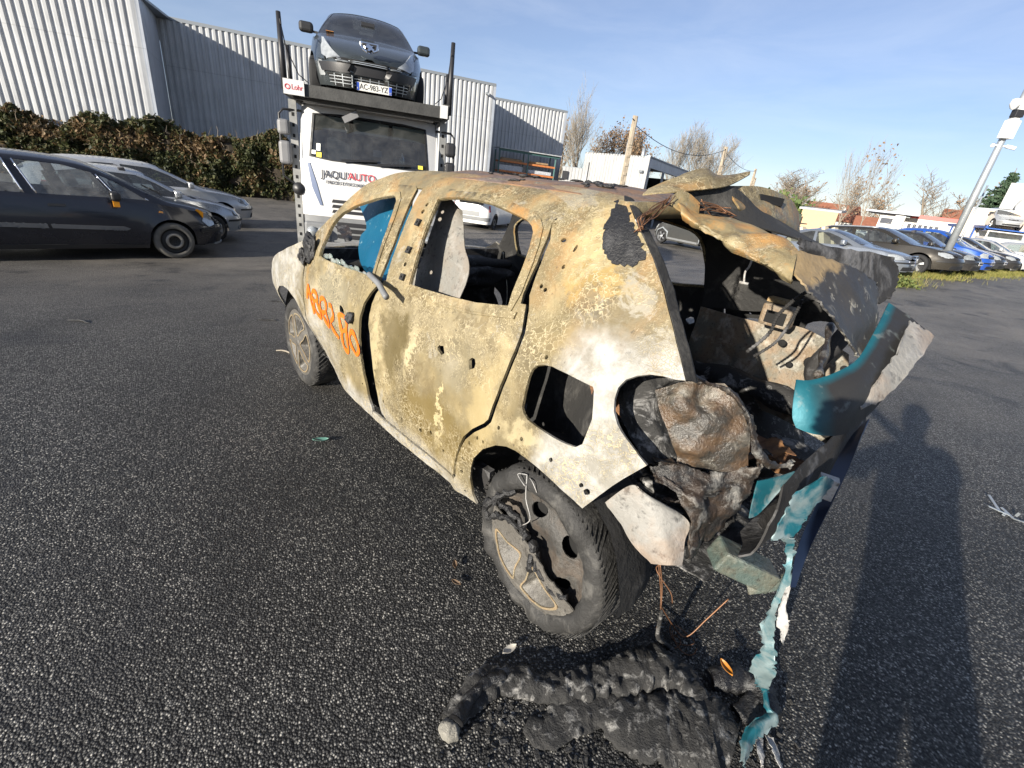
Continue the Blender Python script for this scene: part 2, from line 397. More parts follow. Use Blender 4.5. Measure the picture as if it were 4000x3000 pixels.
# ================================================================== warehouse
wh = empty('warehouse', (-10, 28, -.52), 0, 'long grey corrugated steel warehouse behind the hedge and truck', 'warehouse')
def rel(o, root):   # keep world position under a moved root
    o.location = -Vector(root.location); return o
def W(o): return rel(o, wh)
dB = np.array([.924, .382]); dB /= np.linalg.norm(dB); nB = np.array([dB[1], -dB[0]])
B0 = np.array([-19.55, 26.63]); B1 = np.array([-3.35, 33.33]); A1 = np.array([-17.28, 22.66]); A0 = A1 - dB * 26
W(ribs(A0, A1, -.52, 6.92, M_clad, wh)); W(wallbox('return_wall', A1 + nB * .05, B0 + nB * .05, -.52, 6.99, .12, M_cladflat, wh))
W(ribs(B0, B1, -.52, 6.92, M_clad, wh))
C0 = B1 - nB * 4.4 - dB * 2; C1 = np.array([1.55, 39.95])
W(wallbox('return_wall', B1 + nB * .05, B1 - nB * 4.6, -.52, 6.98, .12, M_cladflat, wh))
W(ribs(C0, C1, -.52, 6.86, M_clad, wh)); W(wallbox('return_wall', C1 + nB * .05, C1 - nB * 14, -.52, 6.9, .12, M_cladflat, wh))
for (a, b, z) in ((B0, B1, 6.92), (C0, C1, 6.86), (A0, A1, 6.92)):
    W(wallbox('roof_trim', a + nB * .07, b + nB * .07, z - .10, z + .05, .16, M_trim, wh))
for (a, b, z) in ((B0, B1, 6.80), (C0, C1, 6.74), (A0, A1, 6.8)):
    W(quad('roof', [(*a, z), (*b, z), (*(b - nB * 13), z + .3), (*(a - nB * 13), z + .3)], M_trim, wh, .1))
W(wallbox('corner_trim', A1 + nB * .06 - dB * .10, A1 + nB * .06 + dB * .02, -.52, 6.93, .1, M_cladflat, wh))
W(wallbox('corner_trim', B1 + nB * .06 - dB * .12, B1 + nB * .06 + dB * .02, -.52, 6.93, .1, M_cladflat, wh))
W(wallbox('corner_trim', C1 + nB * .06 - dB * .12, C1 + nB * .06 + dB * .02, -.52, 6.87, .1, M_cladflat, wh))
c_ = B1 + nB * .12 - dB * .55; m = MB().box((c_[0], c_[1], 6.35), (.16, .3, .12), .4).bar((c_[0], c_[1], 6.35), (c_[0] + .2, c_[1] - .25, 6.28), .1); W(m.build('security_camera', M_trim, wh))
# storage rack in front of the set-back wall
rk = empty('storage_rack', (-1.2, 37.2, -.52), 0, 'tall storage rack with orange beams against the warehouse wall', 'rack')
rd = dB; rn = nB; r0 = np.array([-3.3, 36.75])
def rp_(s, o_, z): q = r0 + rd * s + rn * o_; return (q[0] + 1.2, q[1] - 37.2, z + .52)
for s in (0.0, 2.2, 4.35):
    for o_ in (0.0, 1.0): MB().bar(rp_(s, o_, -.52), rp_(s, o_, 3.55), .09).build('upright', M_green, rk)
for z in (1.55, 2.2, 2.85):
    for s in (0.05, 2.25):
        for o_ in (1.02, -.02): MB().bar(rp_(s, o_, z), rp_(s + 2.1, o_, z), .06, .12).build('beam', M_orange_steel, rk)
MB().bar(rp_(-.1, 1.1, 3.55), rp_(4.6, 1.1, 3.55), .08, .16).build('beam', M_green, rk)
m = MB()
m.prism([(0, 0), (4.8, 0), (4.8, 1.5), (0, 1.5)], lambda p: rp_(p[0] - .1, p[1] - .2, 3.66 - p[1] * .03), lambda p: rp_(p[0] - .1, p[1] - .2, 3.72 - p[1] * .03)); m.build('canopy', M_clad, rk)
for (s, z, w_, h_, mt, nm) in ((.3, 2.91, 1.6, .16, M_wood, 'pallet'), (2.5, 2.91, 1.5, .12, M_wood, 'pallet'), (.2, 2.26, 1.8, .38, M_plastic_wrap, 'wrapped_bundle'), (2.4, 2.26, 1.9, .24, M_plastic_wrap, 'wrapped_bundle'), (2.4, 1.61, 1.8, .2, M_galv, 'pipe_bundle')):
    c = rp_(s + w_ / 2, .5, z + h_ / 2); mb = MB()
    for q in range(4): mb.box((c[0] + random.uniform(-.05, .05), c[1] + (q - 1.5) * .2, c[2] + random.uniform(-.03, .05)), (w_, .17, h_), math.atan2(rd[1], rd[0]) + random.uniform(-.02, .02))
    o = mb.build(nm, mt); o.location = rk.location; bevel(o, .03)
    tag(o, {('pallet', .3): 'wooden pallet on the top shelf of the rack, left bay', ('pallet', 2.5): 'wooden pallet on the top shelf of the rack, right bay', ('wrapped_bundle', .2): 'plastic wrapped bundle on the middle shelf, left bay', ('wrapped_bundle', 2.4): 'flat plastic wrapped bundle on the middle shelf, right bay', ('pipe_bundle', 2.4): 'grey pipe bundle on the lowest rack shelf'}[(nm, s)], nm.split('_')[-1], 'goods on the storage rack')

# ================================================================== white hall with open bay, small hall behind it
hall = empty('white_hall', (7.2, 34.3, -.5), 0, 'low white corrugated hall with a dark open loading bay', 'building')
def Hh(o): return rel(o, hall)
hz0, hz1 = -.5, 4.15; hA = np.array([3.2, 37.4]); hB = np.array([7.25, 34.3]); hC = np.array([14.4, 47.2])
Hh(ribs(hA, hB, hz0, hz1, M_clad2, hall, period=.22, depth=.03))
dC = (hC - hB) / np.linalg.norm(hC - hB)
Hh(wallbox('fascia', hB, hC, 3.5, 4.2, .25, M_cladflat, hall)); Hh(quad('roof', [(*hA, 4.1), (*hB, 4.1), (*hC, 4.1), (*(hC + (hA - hB)), 4.1)], M_trim, hall, .1))
Hh(wallbox('back_wall', hB + (hA - hB) * .9, hC + (hA - hB) * .9, hz0, 3.5, .2, M_darkin, hall))
Hh(wallbox('bay_wall', hB + dC * .02, hB + dC * .6, hz0, 3.5, .2, M_clad2, hall))
Hh(wallbox('end_wall', hC, hC + (hA - hB) * .9, hz0, 3.5, .2, M_darkin, hall))
for s in (4.0, 8.0, 12.0): q = hB + dC * s; Hh(MB().box((q[0], q[1], 1.5), (.16, .16, 4.0)).build('column', M_trim, hall))
q = hB + (hA - hB) * .12; Hh(MB().box((q[0] + .1, q[1] - .25, 3.2), (.16, .28, .14), .6).build('wall_lamp', M_trim, hall))
for s, h in ((.35, 1.3), (.62, 1.0)): q = hA + (hB - hA) * s + dC * 4; Hh(MB().tube([(q[0], q[1], 4.0), (q[0], q[1], 4.0 + h)], .13, 10).build('flue', M_galv, hall, True))
sh = empty('grey_shed', (3.0, 38.0, -.5), 0, 'small pale grey shed between the warehouse and white hall', 'building')
o = ribs((1.75, 38.2), (4.6, 37.9), -.5, 3.05, M_clad2, sh, period=.25, depth=.025); rel(o, sh)
o = quad('roof', [(1.75, 38.2, 3.07), (4.6, 37.9, 3.07), (4.8, 42, 3.2), (1.9, 42, 3.2)], M_trim, sh, .08); rel(o, sh)
o = MB().box((3.6, 37.4, 2.2), (1.9, 1.0, .08)).build('canopy', M_clad2, sh); rel(o, sh)
o = MB().box((1.98, 38.1, 2.5), (.42, .2, .55)).build('window', M_darkin, sh); rel(o, sh)

# ================================================================== hedge of dead ivy on a fence
def leaf_cloud(pts, size, nrm=None, droop=.4, seed=3):
    """diamond leaves at points; returns V,F,tone"""
    r = np.random.default_rng(seed); n = len(pts); s = size * r.uniform(.6, 1.35, n)
    a = r.normal(size=(n, 3)); a /= np.linalg.norm(a, axis=1)[:, None]
    b = r.normal(size=(n, 3)); b[:, 2] -= droop; b -= a * (a * b).sum(1)[:, None]; b /= np.linalg.norm(b, axis=1)[:, None]
    c = np.cross(a, b)
    V = np.stack([pts - b * s[:, None] * .5, pts + c * s[:, None] * .42, pts + b * s[:, None] * .6, pts - c * s[:, None] * .42], 1)
    V[:, 1] += a * s[:, None] * .12; V[:, 3] += a * s[:, None] * .12
    return V.reshape(-1, 3), np.arange(4 * n).reshape(-1, 4)
hedge = empty('ivy_hedge', (-14, 22, -.52), 0, 'tall hedge of dead brown ivy along the warehouse', 'hedge')
H0 = np.array([-30.0, 17.2]); H1 = np.array([-8.6, 24.4]); hd = H1 - H0; hL = np.linalg.norm(hd); hd = hd / hL; hn = np.array([hd[1], -hd[0]])
def hedge_top(s):
    t = s / hL; e = 2.42 + .25 * np.sin(s * 1.1) + .18 * np.sin(s * 2.7 + 1) + .35 * np.exp(-((t - .66) / .06) ** 2) - .55 * sstep((t - .80) / .2) - .15 * np.exp(-((t - .575) / .03) ** 2)
    return e
def hedge_pts(n, seed):
    r = np.random.default_rng(seed); s = r.uniform(0, hL, n); H = hedge_top(s); u = r.uniform(0, 1, n) ** .8
    z = u * H; dep = .75 * np.sqrt(np.clip(1 - (u * .92) ** 3, 0, 1))
    q = np.where(r.uniform(size=n) < .75, 1.0, r.uniform(-1, 1, n)); off = dep * q + .34 * fnoise(np.stack([s * 1.3, z * 1.3, s * 0], 1), 5, 4) + r.normal(0, .05, n)
    P = H0[None] + hd[None] * s[:, None] + hn[None] * off[:, None]
    z = z + .22 * fnoise(np.stack([s * 1.9, off * 2, z * 0], 1), 8, 4)
    return np.stack([P[:, 0], P[:, 1], np.maximum(z, 0.02) - .52], 1), s, z
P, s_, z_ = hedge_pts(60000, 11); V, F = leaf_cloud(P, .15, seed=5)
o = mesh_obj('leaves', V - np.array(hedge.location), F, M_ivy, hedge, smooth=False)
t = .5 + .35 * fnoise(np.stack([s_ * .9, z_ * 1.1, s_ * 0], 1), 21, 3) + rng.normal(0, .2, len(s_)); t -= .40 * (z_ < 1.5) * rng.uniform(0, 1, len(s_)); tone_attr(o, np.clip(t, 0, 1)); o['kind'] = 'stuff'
# dark woody core
nn = 60; V = []; ss = np.linspace(0, hL, nn)
for s in ss:
    top = hedge_top(s) - .22
    for (of, zz) in ((.42, 0), (.5, top * .5), (.30, top * .9), (0, top), (-.35, top * .8), (-.4, 0)):
        q = H0 + hd * s + hn * (of + .1 * math.sin(s * 3 + zz)); V.append((q[0] + 14, q[1] - 22, zz))
F = [(i * 6 + j, (i + 1) * 6 + j, (i + 1) * 6 + j + 1, i * 6 + j + 1) for i in range(nn - 1) for j in range(5)] + [tuple(range(6)), tuple((nn - 1) * 6 + j for j in range(6))]
mesh_obj('woody_core', V, F, simple('hedge_core', (.035, .026, .016), .95, var=.5, vs_=14), hedge, smooth=False)
mb = MB()
for i in range(700):
    s = random.uniform(0, hL); h = hedge_top(s); q = H0 + hd * s + hn * random.uniform(-.3, .75); z = random.uniform(.3, h) - .02
    a = np.array([q[0] + 14, q[1] - 22, z]); b = a + np.array([random.gauss(0, .25), random.gauss(0, .2), random.uniform(-.1, .45)]); mb.tube([a, (a + b) / 2 + rng.normal(0, .05, 3), b], [.009, .007, .004], 3, False)
o = mb.build('twigs', M_bark, hedge); o['kind'] = 'stuff'
for s in (hL * .615, hL * .93):
    q = H0 + hd * s; o = MB().box((q[0], q[1], .85), (.07, .07, 2.75)).bar((q[0], q[1], 2.2), (q[0] + .2, q[1] + .1, 2.45), .03).build('fence_post', M_wire)
    tag(o, 'thin dark fence post in a dip of the hedge' if s < hL * .8 else 'thin dark fence post above the low end of the hedge', 'post')

# ================================================================== bare trees
def bare_tree(name, loc, h, spread, label, seed, upright=.75, levels=4, mat=None, leaves=0, trunk=.22, group='bare trees behind the halls', twig=.011, kids=(9, 6, 5, 4), wid=None):
    r = random.Random(seed); root = empty(name, loc, 0, label, 'tree', group); mbT = MB(); mbB = MB(); tips = []
    def grow(p, d, L, rad, lev):
        n = 5 if lev < 2 else 3; pts = [p]; q = p.copy(); dd = d.copy()
        for i in range(n):
            dd = (dd + Vector((r.gauss(0, .10), r.gauss(0, .10), upright * .10 + r.gauss(0, .04)))).normalized(); q = q + dd * (L / n); pts.append(q.copy())
        rr = [max(rad * (1 - .75 * i / n), twig * .6) for i in range(n + 1)]
        (mbT if lev == 0 else mbB).tube(pts, rr, 8 if lev == 0 else (5 if lev == 1 else 3), False)
        if lev >= levels: tips.append(q); return
        k = kids[lev]
        for i in range(k):
            t = (.28 + .72 * (i + r.random()) / k) if lev == 0 else (.2 + .8 * (i + r.random()) / k)
            f = t * n; j = min(int(f), n - 1); b = pts[j].lerp(pts[j + 1], f - j)
            a = r.uniform(0, 2 * math.pi); side = Vector((math.cos(a), math.sin(a), 0)); sp = spread * (1.15 - .4 * t)
            nd = (dd * (1 - sp) + side * sp + Vector((0, 0, upright * .5))).normalized()
            grow(b, nd, L * (r.uniform(.42, .62) if lev == 0 else r.uniform(.45, .7)) * (1.15 - .45 * t if lev == 0 else 1), max(rad * (1 - .7 * t) * .55, twig), lev + 1)
    grow(Vector((0, 0, -.1)), Vector((0, 0, 1)), h * .92, trunk, 0)
    m_ = mat or M_bark_grey
    mbT.build('trunk', m_, root, True); o = mbB.build('crown', m_, root, False)
    if leaves:
        P = np.array([t for t in tips]); P = P[np.random.default_rng(seed).integers(0, len(P), leaves)] + np.random.default_rng(seed + 1).normal(0, .22, (leaves, 3))
        V, F = leaf_cloud(P, .26, seed=seed); q = mesh_obj('dry_leaves', V, F, M_dryleaf, root, smooth=False); tone_attr(q, np.random.default_rng(seed).uniform(0, 1, leaves)); q['kind'] = 'stuff'
    return root
TW = .013
bare_tree('poplar_tree', (4.9, 70, -.5), 9.2, .52, 'tallest bare poplar, right beside the warehouse corner', 1, .75, 4, trunk=.26, twig=TW, kids=(16, 7, 5, 3))
bare_tree('poplar_tree', (2.2, 73, -.5), 7.4, .45, 'lower bare tree half hidden by the warehouse corner', 2, .9, 4, leaves=700, mat=M_bark, twig=TW, kids=(12, 6, 5, 3))
bare_tree('plane_tree', (8.6, 76, -.4), 8.2, .5, 'small tree with dry brown leaves left of the concrete pole', 3, .6, 4, leaves=1300, mat=M_bark, twig=TW, kids=(10, 6, 5, 3))
bare_tree('plane_tree', (12.5, 78, -.3), 7.8, .55, 'small tree with dry brown leaves right of the concrete pole', 4, .5, 4, leaves=1400, mat=M_bark, twig=TW, kids=(10, 6, 5, 3))
bare_tree('plane_tree', (16.0, 77, -.3), 8.3, .5, 'brown leaved tree above the middle of the white hall', 5, .5, 4, leaves=1300, mat=M_bark, twig=TW, kids=(10, 6, 5, 3))
bare_tree('poplar_tree', (18.2, 69, -.2), 7.2, .54, 'bare poplar at the left of the wide poplar clump', 6, .7, 4, trunk=.18, twig=TW, kids=(13, 6, 5, 3))
bare_tree('poplar_tree', (20.6, 68, -.2), 8.2, .54, 'tallest bare poplar of the wide clump behind the wreck', 7, .7, 4, trunk=.22, twig=TW, kids=(16, 7, 5, 3))
bare_tree('poplar_tree', (23.0, 67, -.2), 7.6, .58, 'bare spreading poplar at the right of the clump', 8, .65, 4, trunk=.2, twig=TW, kids=(15, 7, 5, 3))
bare_tree('apple_tree', (36.2, 71, -.2), 6.6, .7, 'low gnarled bare tree right above the wreck spoiler', 9, .2, 4, mat=M_bark, trunk=.2, twig=.02)
bare_tree('birch_tree', (31.4, 51, -.2), 6.4, .42, 'thin bare birch at the left of the scrub', 10, 1.0, 3, trunk=.07, twig=.012, kids=(9, 6, 4))
bare_tree('birch_tree', (33.2, 50.3, -.2), 6.9, .42, 'thin bare birch at the right of the scrub', 11, 1.0, 3, trunk=.07, twig=.012, kids=(9, 6, 4), leaves=60)
bare_tree('pollard_tree', (57, 73, 0), 7.6, .75, 'pollarded bare tree above the white building with a red band', 12, .5, 3, mat=M_bark, trunk=.3, twig=.03, kids=(9, 7, 5))
for i, (x, y, h, sd) in enumerate(((44, 84, 5.6, 31), (50, 82, 6.4, 32), (55, 80, 5.6, 33), (63, 74, 6.2, 34), (68, 72, 7.4, 35), (46, 92, 6.2, 36), (72, 70, 6.6, 37))):
    bare_tree('bush_tree', (x, y, 0), h, .6, ['brown bare tree behind the first red roof', 'brown bare tree over the birches', 'brown bare tree beside the flat white roof', 'brown bare tree left of the camera mast', 'taller brown tree behind the camera mast', 'far brown tree in the gap between roofs', 'brown tree next to the spruce'][i], sd, .4, 3, mat=M_bark, trunk=.15, twig=.03, kids=(10, 7, 5), leaves=260)
# spruce
def spruce(loc, h, label, seed):
    r = random.Random(seed); root = empty('spruce_tree', loc, 0, label, 'tree'); MB().tube([(0, 0, 0), (0.05, 0, h * .5), (0, 0, h)], [.22, .14, .02], 8).build('trunk', M_bark, root, True)
    P = []; mb = MB()
    nl = 26
    for i in range(nl):
        z = h * (.10 + .88 * i / nl); L = (1 - i / nl) ** .85 * h * .36 + .12
        for k in range(8):
            a = r.uniform(0, 6.28); l = L * r.uniform(.7, 1.1); pts = [(0, 0, z)]
            for j in range(1, 7):
                t = j / 6; pts.append((math.cos(a) * l * t, math.sin(a) * l * t, z - l * .34 * t + l * .22 * t * t))
            mb.tube(pts, [.025 * (1 - j / 8) for j in range(7)], 3, False)
            for j in range(int(26 * l) + 6):
                t = r.uniform(.15, 1); b = np.array(pts[min(int(t * 6), 5)]) * (1 - (t * 6 % 1)) + np.array(pts[min(int(t * 6) + 1, 6)]) * (t * 6 % 1)
                P.append(b + np.array([r.gauss(0, .10 * l), r.gauss(0, .10 * l), -abs(r.gauss(0, .09))]))
    mb.build('branches', M_bark, root); P = np.array(P); V, F = leaf_cloud(P, .26, droop=1.2, seed=seed); o = mesh_obj('crown', V, F, M_needle, root, smooth=False); tone_attr(o, np.random.default_rng(seed).uniform(0, 1, len(P))); return root
spruce((40.2, 44.8, 0), 7.6, 'dark green spruce behind the beige building', 3)

# ================================================================== poles and wires
def ladder_pole(loc, h, label, w=.30, lean=.0):
    root = empty('utility_pole', loc, .35, label, 'pole', 'concrete utility poles'); mb = MB()
    for s in (-1, 1): mb.bar((s * w * .40, 0, 0), (s * w * .26 + lean, 0, h), .07, .16)
    z = .2
    while z < h - 1.6: mb.box((lean * z / h, 0, z), (w * .8 * (1 - .3 * z / h), .15, .16)); z += .52
    mb.box((lean, 0, h - .8), (w * .62, .15, 1.6)); mb.build('shaft', M_concrete, root)
    mb = MB(); mb.tube([(-.1 + lean, -.1, h - .25), (-.25 + lean, -.15, h - .2)], .03, 6).build('insulator', M_wire, root); return root
ladder_pole((5.3, 31.6, -.52), 6.5, 'nearest concrete ladder pole in front of the white hall')
ladder_pole((16.55, 47.2, -.22), 6.9, 'concrete pole behind the raised wreck spoiler', .34)
ladder_pole((28.9, 69.2, -.22), 7.2, 'small far concrete pole right of the spoiler tip', .36)
ladder_pole((35.0, 82.9, -.22), 7.0, 'farthest small concrete pole on the wire line', .36)
def wire(a, b, sag, label):
    a, b = np.array(a), np.array(b); P = [a + (b - a) * t - np.array([0, 0, sag * 4 * t * (1 - t)]) for t in np.linspace(0, 1, 18)]
    tag(MB().tube(P, .022, 5).build('overhead_wire', M_wire, None, True), label, 'wire', 'overhead wires')
wire((5.3, 31.6, 5.55), (16.55, 47.2, 6.45), 1.0, 'sagging overhead wire from the nearest concrete pole'); wire((16.55, 47.2, 6.3), (28.9, 69.2, 6.7), .5, 'overhead wire between the second and third pole'); wire((28.9, 69.2, 6.7), (35, 82.9, 6.6), .3, 'short far overhead wire between the last two poles')
mast = empty('camera_mast', (14.2, 16.8, .3), 0, 'tall grey steel mast carrying white surveillance cameras', 'mast')
MB().tube([(0, 0, 0), (0, 0, 3), (.02, -.02, 7.5)], [.115, .10, .06], 14).build('pole', M_galv, mast, True)
bevel(MB().box((-.05, -.13, 4.45), (.34, .22, .5)).build('junction_box', M_white, mast), .02)
bevel(MB().box((-.02, -.12, 4.88), (.26, .2, .2)).build('dark_box', M_black, mast), .02)
MB().tube([(0, -.1, 5.06), (-.22, -.14, 5.1)], .03, 8).lathe([(.0, .16), (.11, .12), (.13, 0), (.12, -.03), (.07, -.12), (0, -.16)], 14, (-.26, -.16, 5.1), 'Z').build('dome_camera', M_white, mast, True)
for s in (-1, 1): MB().tube([(0, 0, 4.02), (s * .22, -.06, 4.02)], .025, 8).tube([(s * .2, -.02, 4.03), (s * .36, -.2, 3.97)], .055, 10).build('bullet_camera', M_white, mast, True)
MB().box((0, -.06, 5.0), (.16, .2, .55)).build('mount', M_white, mast)
tag(MB().tube([(16.95, 19.71, .28), (16.95, 19.71, 3.5)], [.035, .03], 8).build('thin_post', M_galv, None, True), 'thin grey post beside the camera mast', 'post')

# ================================================================== houses and halls far to the right
M_rtile = simple('roof_tile', (.24, .095, .055), .8, var=.25, vs_=3, bump=.5, bs=8); M_wallw = simple('render_white', (.60, .58, .54), .85, var=.08); M_beige = simple('render_beige', (.55, .47, .38), .85, var=.06)
M_tan = simple('render_tan', (.46, .32, .19), .85, var=.08); M_redband = simple('red_band', (.50, .06, .05), .5); M_pane = simple('window_pane', (.05, .06, .08), .12)
def house(loc, rz, w, d, hw, hr, label, wall=M_wallw, roof=M_rtile, wins=()):
    r = empty('house', loc, rz, label, 'house'); mb = MB()
    mb.box((0, 0, hw / 2), (w, d, hw)); mb.prism([(-d / 2, hw), (d / 2, hw), (0, hw + hr)], lambda p: (-w / 2, p[0], p[1]), lambda p: (w / 2, p[0], p[1])); mb.build('wall', wall, r)
    for s in (-1, 1):
        quad('roof', [(-w / 2 - .4, s * (d / 2 + .5), hw - .25 * hr / d * 2), (w / 2 + .4, s * (d / 2 + .5), hw - .25 * hr / d * 2), (w / 2 + .4, 0, hw + hr + .08), (-w / 2 - .4, 0, hw + hr + .08)], roof, r, .16)
    for (x, z, ww, hh, face) in wins:
        c = (x, -d / 2 - .02, z) if face == 'f' else (w / 2 + .02, x, z); dd = (ww, .08, hh) if face == 'f' else (.08, ww, hh)
        o = MB().box(c, dd).build('window', M_trim, r); e = .06; MB().box((c[0] + (.03 if face != 'f' else 0), c[1] - (.03 if face == 'f' else 0), c[2]), (dd[0] - (2 * e if face == 'f' else 0), dd[1] - (0 if face == 'f' else 2 * e) + (0), dd[2] - 2 * e)).build('pane', M_pane, o)
    return r
h1 = house((54.5, 92.5, -.3), -.32, 7.6, 6.5, 2.5, 2.5, 'red roofed house with white front, first of the far houses', wins=((-2.4, 1.5, 1.1, 1.0, 'f'), (0, 1.5, 1.1, 1.0, 'f'), (2.4, 1.5, 1.1, 1.0, 'f'), (0, 3.0, 1.0, .9, 's')))
MB().lathe([(0, .05), (.4, .0), (.42, -.05)], 16, (1.2, -2.0, 4.4), 'Y').build('satellite_dish', M_white, h1, True)
house((52.5, 75.5, -.3), -.55, 6.4, 5.5, 1.7, 1.5, 'low red roofed house behind the scrub', wins=((-2, 1.0, .8, .8, 'f'), (-.7, 1.0, .8, .8, 'f'), (.7, 1.0, .8, .8, 'f'), (2, 1.0, .8, .8, 'f')))
house((62, 72, 0), -.6, 6, 5, 3.6, 1.6, 'small red roof peeking over the flat white building')
tn = empty('tan_shed', (21.8, 39.4, -.22), 0, 'tan rendered shed just right of the wreck tailgate', 'building')
def Tn(o): return rel(o, tn)
Tn(wallbox('wall', (21.4, 40.2), (23.3, 38.6), -.22, 2.3, .2, M_tan, tn)); Tn(wallbox('wall', (23.2, 43.4), (21.4, 40.2), -.22, 2.3, .2, M_tan, tn)); Tn(quad('roof', [(21.2, 40.4, 2.36), (23.5, 38.6, 2.36), (25.6, 41.4, 2.5), (23.2, 43.4, 2.5)], M_clad2, tn, .15)); Tn(MB().box((20.75, 39.3, .9), (.05, 1.1, 2.0), -.9).build('door', M_green, tn))
wb = empty('flat_white_building', (37, 47, -.2), 0, 'flat roofed white building with a long red band', 'building')
def Wb(o): return rel(o, wb)
wd = np.array([.79, -.61])
w0 = np.array([34.0, 49.6]); 
def wp(s, o_): q = w0 + wd * s + np.array([-wd[1], wd[0]]) * o_; return q
Wb(wallbox('wall', wp(0, 0), wp(2.0, 0), -.3, 2.9, .3, M_wallw, wb)); Wb(MB().box((*(wp(.85, 3) ), 3.12), (4.2, 7.5, .16), math.atan2(wd[1], wd[0])).build('flat_roof', M_cladflat, wb))
Wb(wallbox('wall', wp(2.0, 1.2), wp(9.0, 1.2), -.3, 2.85, .3, M_wallw, wb)); Wb(wallbox('red_fascia', wp(2.3, 1.15), wp(9.0, 1.15), 2.86, 3.2, .3, M_redband, wb)); Wb(wallbox('tower', wp(1.2, -.4), wp(2.0, -.4), -.3, 2.95, 1.5, M_wallw, wb))
for i in range(6): Wb(wallbox('window', wp(2.35 + i * .42, 1.16), wp(2.62 + i * .42, 1.16), 1.95, 2.35, .06, M_pane, wb))
Wb(wallbox('window', wp(.15, -.03), wp(1.1, -.03), 2.1, 2.6, .06, M_pane, wb)); Wb(wallbox('awning', wp(4.9, .2), wp(8.6, .2), 1.75, 2.0, 1.2, M_trim, wb))
bb = empty('beige_building', (34, 36.5, 0), 0, 'plain beige building behind the car carrier', 'building')
def Bb(o): return rel(o, bb)
Bb(wallbox('wall', (32.5, 38.1), (38, 32.6), -.2, 3.75, .3, M_beige, bb)); Bb(wallbox('side_wall', (38.6, 45.6), (32.5, 38.1), -.2, 3.75, .3, M_beige, bb)); Bb(quad('roof', [(32.5, 38.1, 3.78), (38, 32.6, 3.78), (44, 40, 3.9), (38.6, 45.6, 3.9)], M_trim, bb, .12)); Bb(MB().box((36.5, 38, 4.7), (3.2, 3.2, 2.0), -.78).build('roof_box', M_clad2, bb)); Bb(MB().lathe([(0, .05), (.5, .0), (.52, -.05)], 16, (34.9, 37.0, 4.2), 'Y').build('satellite_dish', M_white, bb, True))
# distant wooded rise so that the horizon is not a bare edge
V = []; F = []
ths = np.linspace(R_(-75), R_(75), 160)
for i, a in enumerate(ths):
    d = 420 + 30 * math.sin(i * .7); hh = 6.5 + 2.2 * math.sin(i * .37) + 1.2 * math.sin(i * 1.3) + 1.0 * random.random()
    for (dd, zz) in ((0, -2), (0, hh * .8), (25, hh), (60, -2)): V.append((math.sin(a) * (d + dd), math.cos(a) * (d + dd), zz))
F = [(i * 4 + j, (i + 1) * 4 + j, (i + 1) * 4 + j + 1, i * 4 + j + 1) for i in range(159) for j in range(3)]
tag(mesh_obj('hills', V, F, simple('far_wood', (.13, .115, .10), .95, var=.4, vs_=.12), None), kind='structure')

# ================================================================== grass verge and scrub
def blades(name, pts, hmin, hmax, w, mat, seed, lean=.35):
    r = np.random.default_rng(seed); n = len(pts); h = r.uniform(hmin, hmax, n); a = r.uniform(0, 6.283, n); ln = r.normal(0, lean, (n, 2)) * h[:, None]
    d = np.stack([np.cos(a), np.sin(a), 0 * a], 1) * w; top = np.stack([ln[:, 0], ln[:, 1], h], 1); mid = top * .55; mid[:, 2] *= 1.12
    V = np.stack([pts - d * .5, pts + d * .5, pts + mid + d * .35, pts + top, pts + mid - d * .35], 1).reshape(-1, 3)
    F = np.arange(5 * n).reshape(-1, 5); o = mesh_obj(name, V, F, mat, None, smooth=False); tone_attr(o, np.clip(r.uniform(0, 1, n), 0, 1)); return o
r = np.random.default_rng(4); n = 26000
va = np.array([8.2, 12.1]); vb = np.array([26.0, 25.2]); vd = (vb - va) / np.linalg.norm(vb - va); vn = np.array([-vd[1], vd[0]])
s = r.uniform(0, 22, n); o_ = r.normal(.35, .38, n) + .25 * np.sin(s * 1.7); xy = va + vd * s[:, None] + vn * o_[:, None]; P = np.stack([xy[:, 0], xy[:, 1], gz(xy[:, 0], xy[:, 1])], 1)
tag(blades('verge_grass', P, .04, .2, .012, M_grass, 6), 'yellow green grass verge in front of the parked cars', 'grass', kind='stuff')
n = 15000; s = r.uniform(0, 26, n); o_ = r.uniform(0, 2.4, n); a0 = np.array([25.0, 42.0]); ad = np.array([.83, -.56]); xy = a0 + ad * s[:, None] + np.array([.56, .83]) * o_[:, None]; P = np.stack([xy[:, 0], xy[:, 1], gz(xy[:, 0], xy[:, 1])], 1)
tag(blades('scrub', P, .4, 1.35, .05, M_scrub, 9, .3), 'brown dry scrub between the parked cars and far buildings', 'scrub', kind='stuff')
n = 500; P = np.array([10.2, 12.95, .2]) + r.normal(0, .16, (n, 3)) * np.array([1.4, 1, .7]); V, F = leaf_cloud(P, .075, seed=8); o = mesh_obj('weed', V, F, M_greenleaf); tone_attr(o, r.uniform(.6, 1, n)); tag(o, 'small bright yellow green weed at the kerb by the silver coupe', 'weed', kind='stuff')
n = 1500; P = np.array([-8.9, 23.2, -.25]) + r.normal(0, .3, (n, 3)) * np.array([1.2, 1, .5]); V, F = leaf_cloud(P, .12, seed=18); o = mesh_obj('bramble', V, F, M_greenleaf); tone_attr(o, r.uniform(0, 1, n)); tag(o, 'low green bramble at the right foot of the hedge', 'bramble')
n = 2500; P = np.array([25.5, 52.0, 1.6]) + r.normal(0, 1.1, (n, 3)) * np.array([1.2, 1, .8]); V, F = leaf_cloud(P, .35, seed=19); o = mesh_obj('evergreen_bush', V, F, M_greenleaf); tone_attr(o, r.uniform(0, 1, n)); tag(o, 'olive green bush between the tan shed and red roofed house', 'bush')

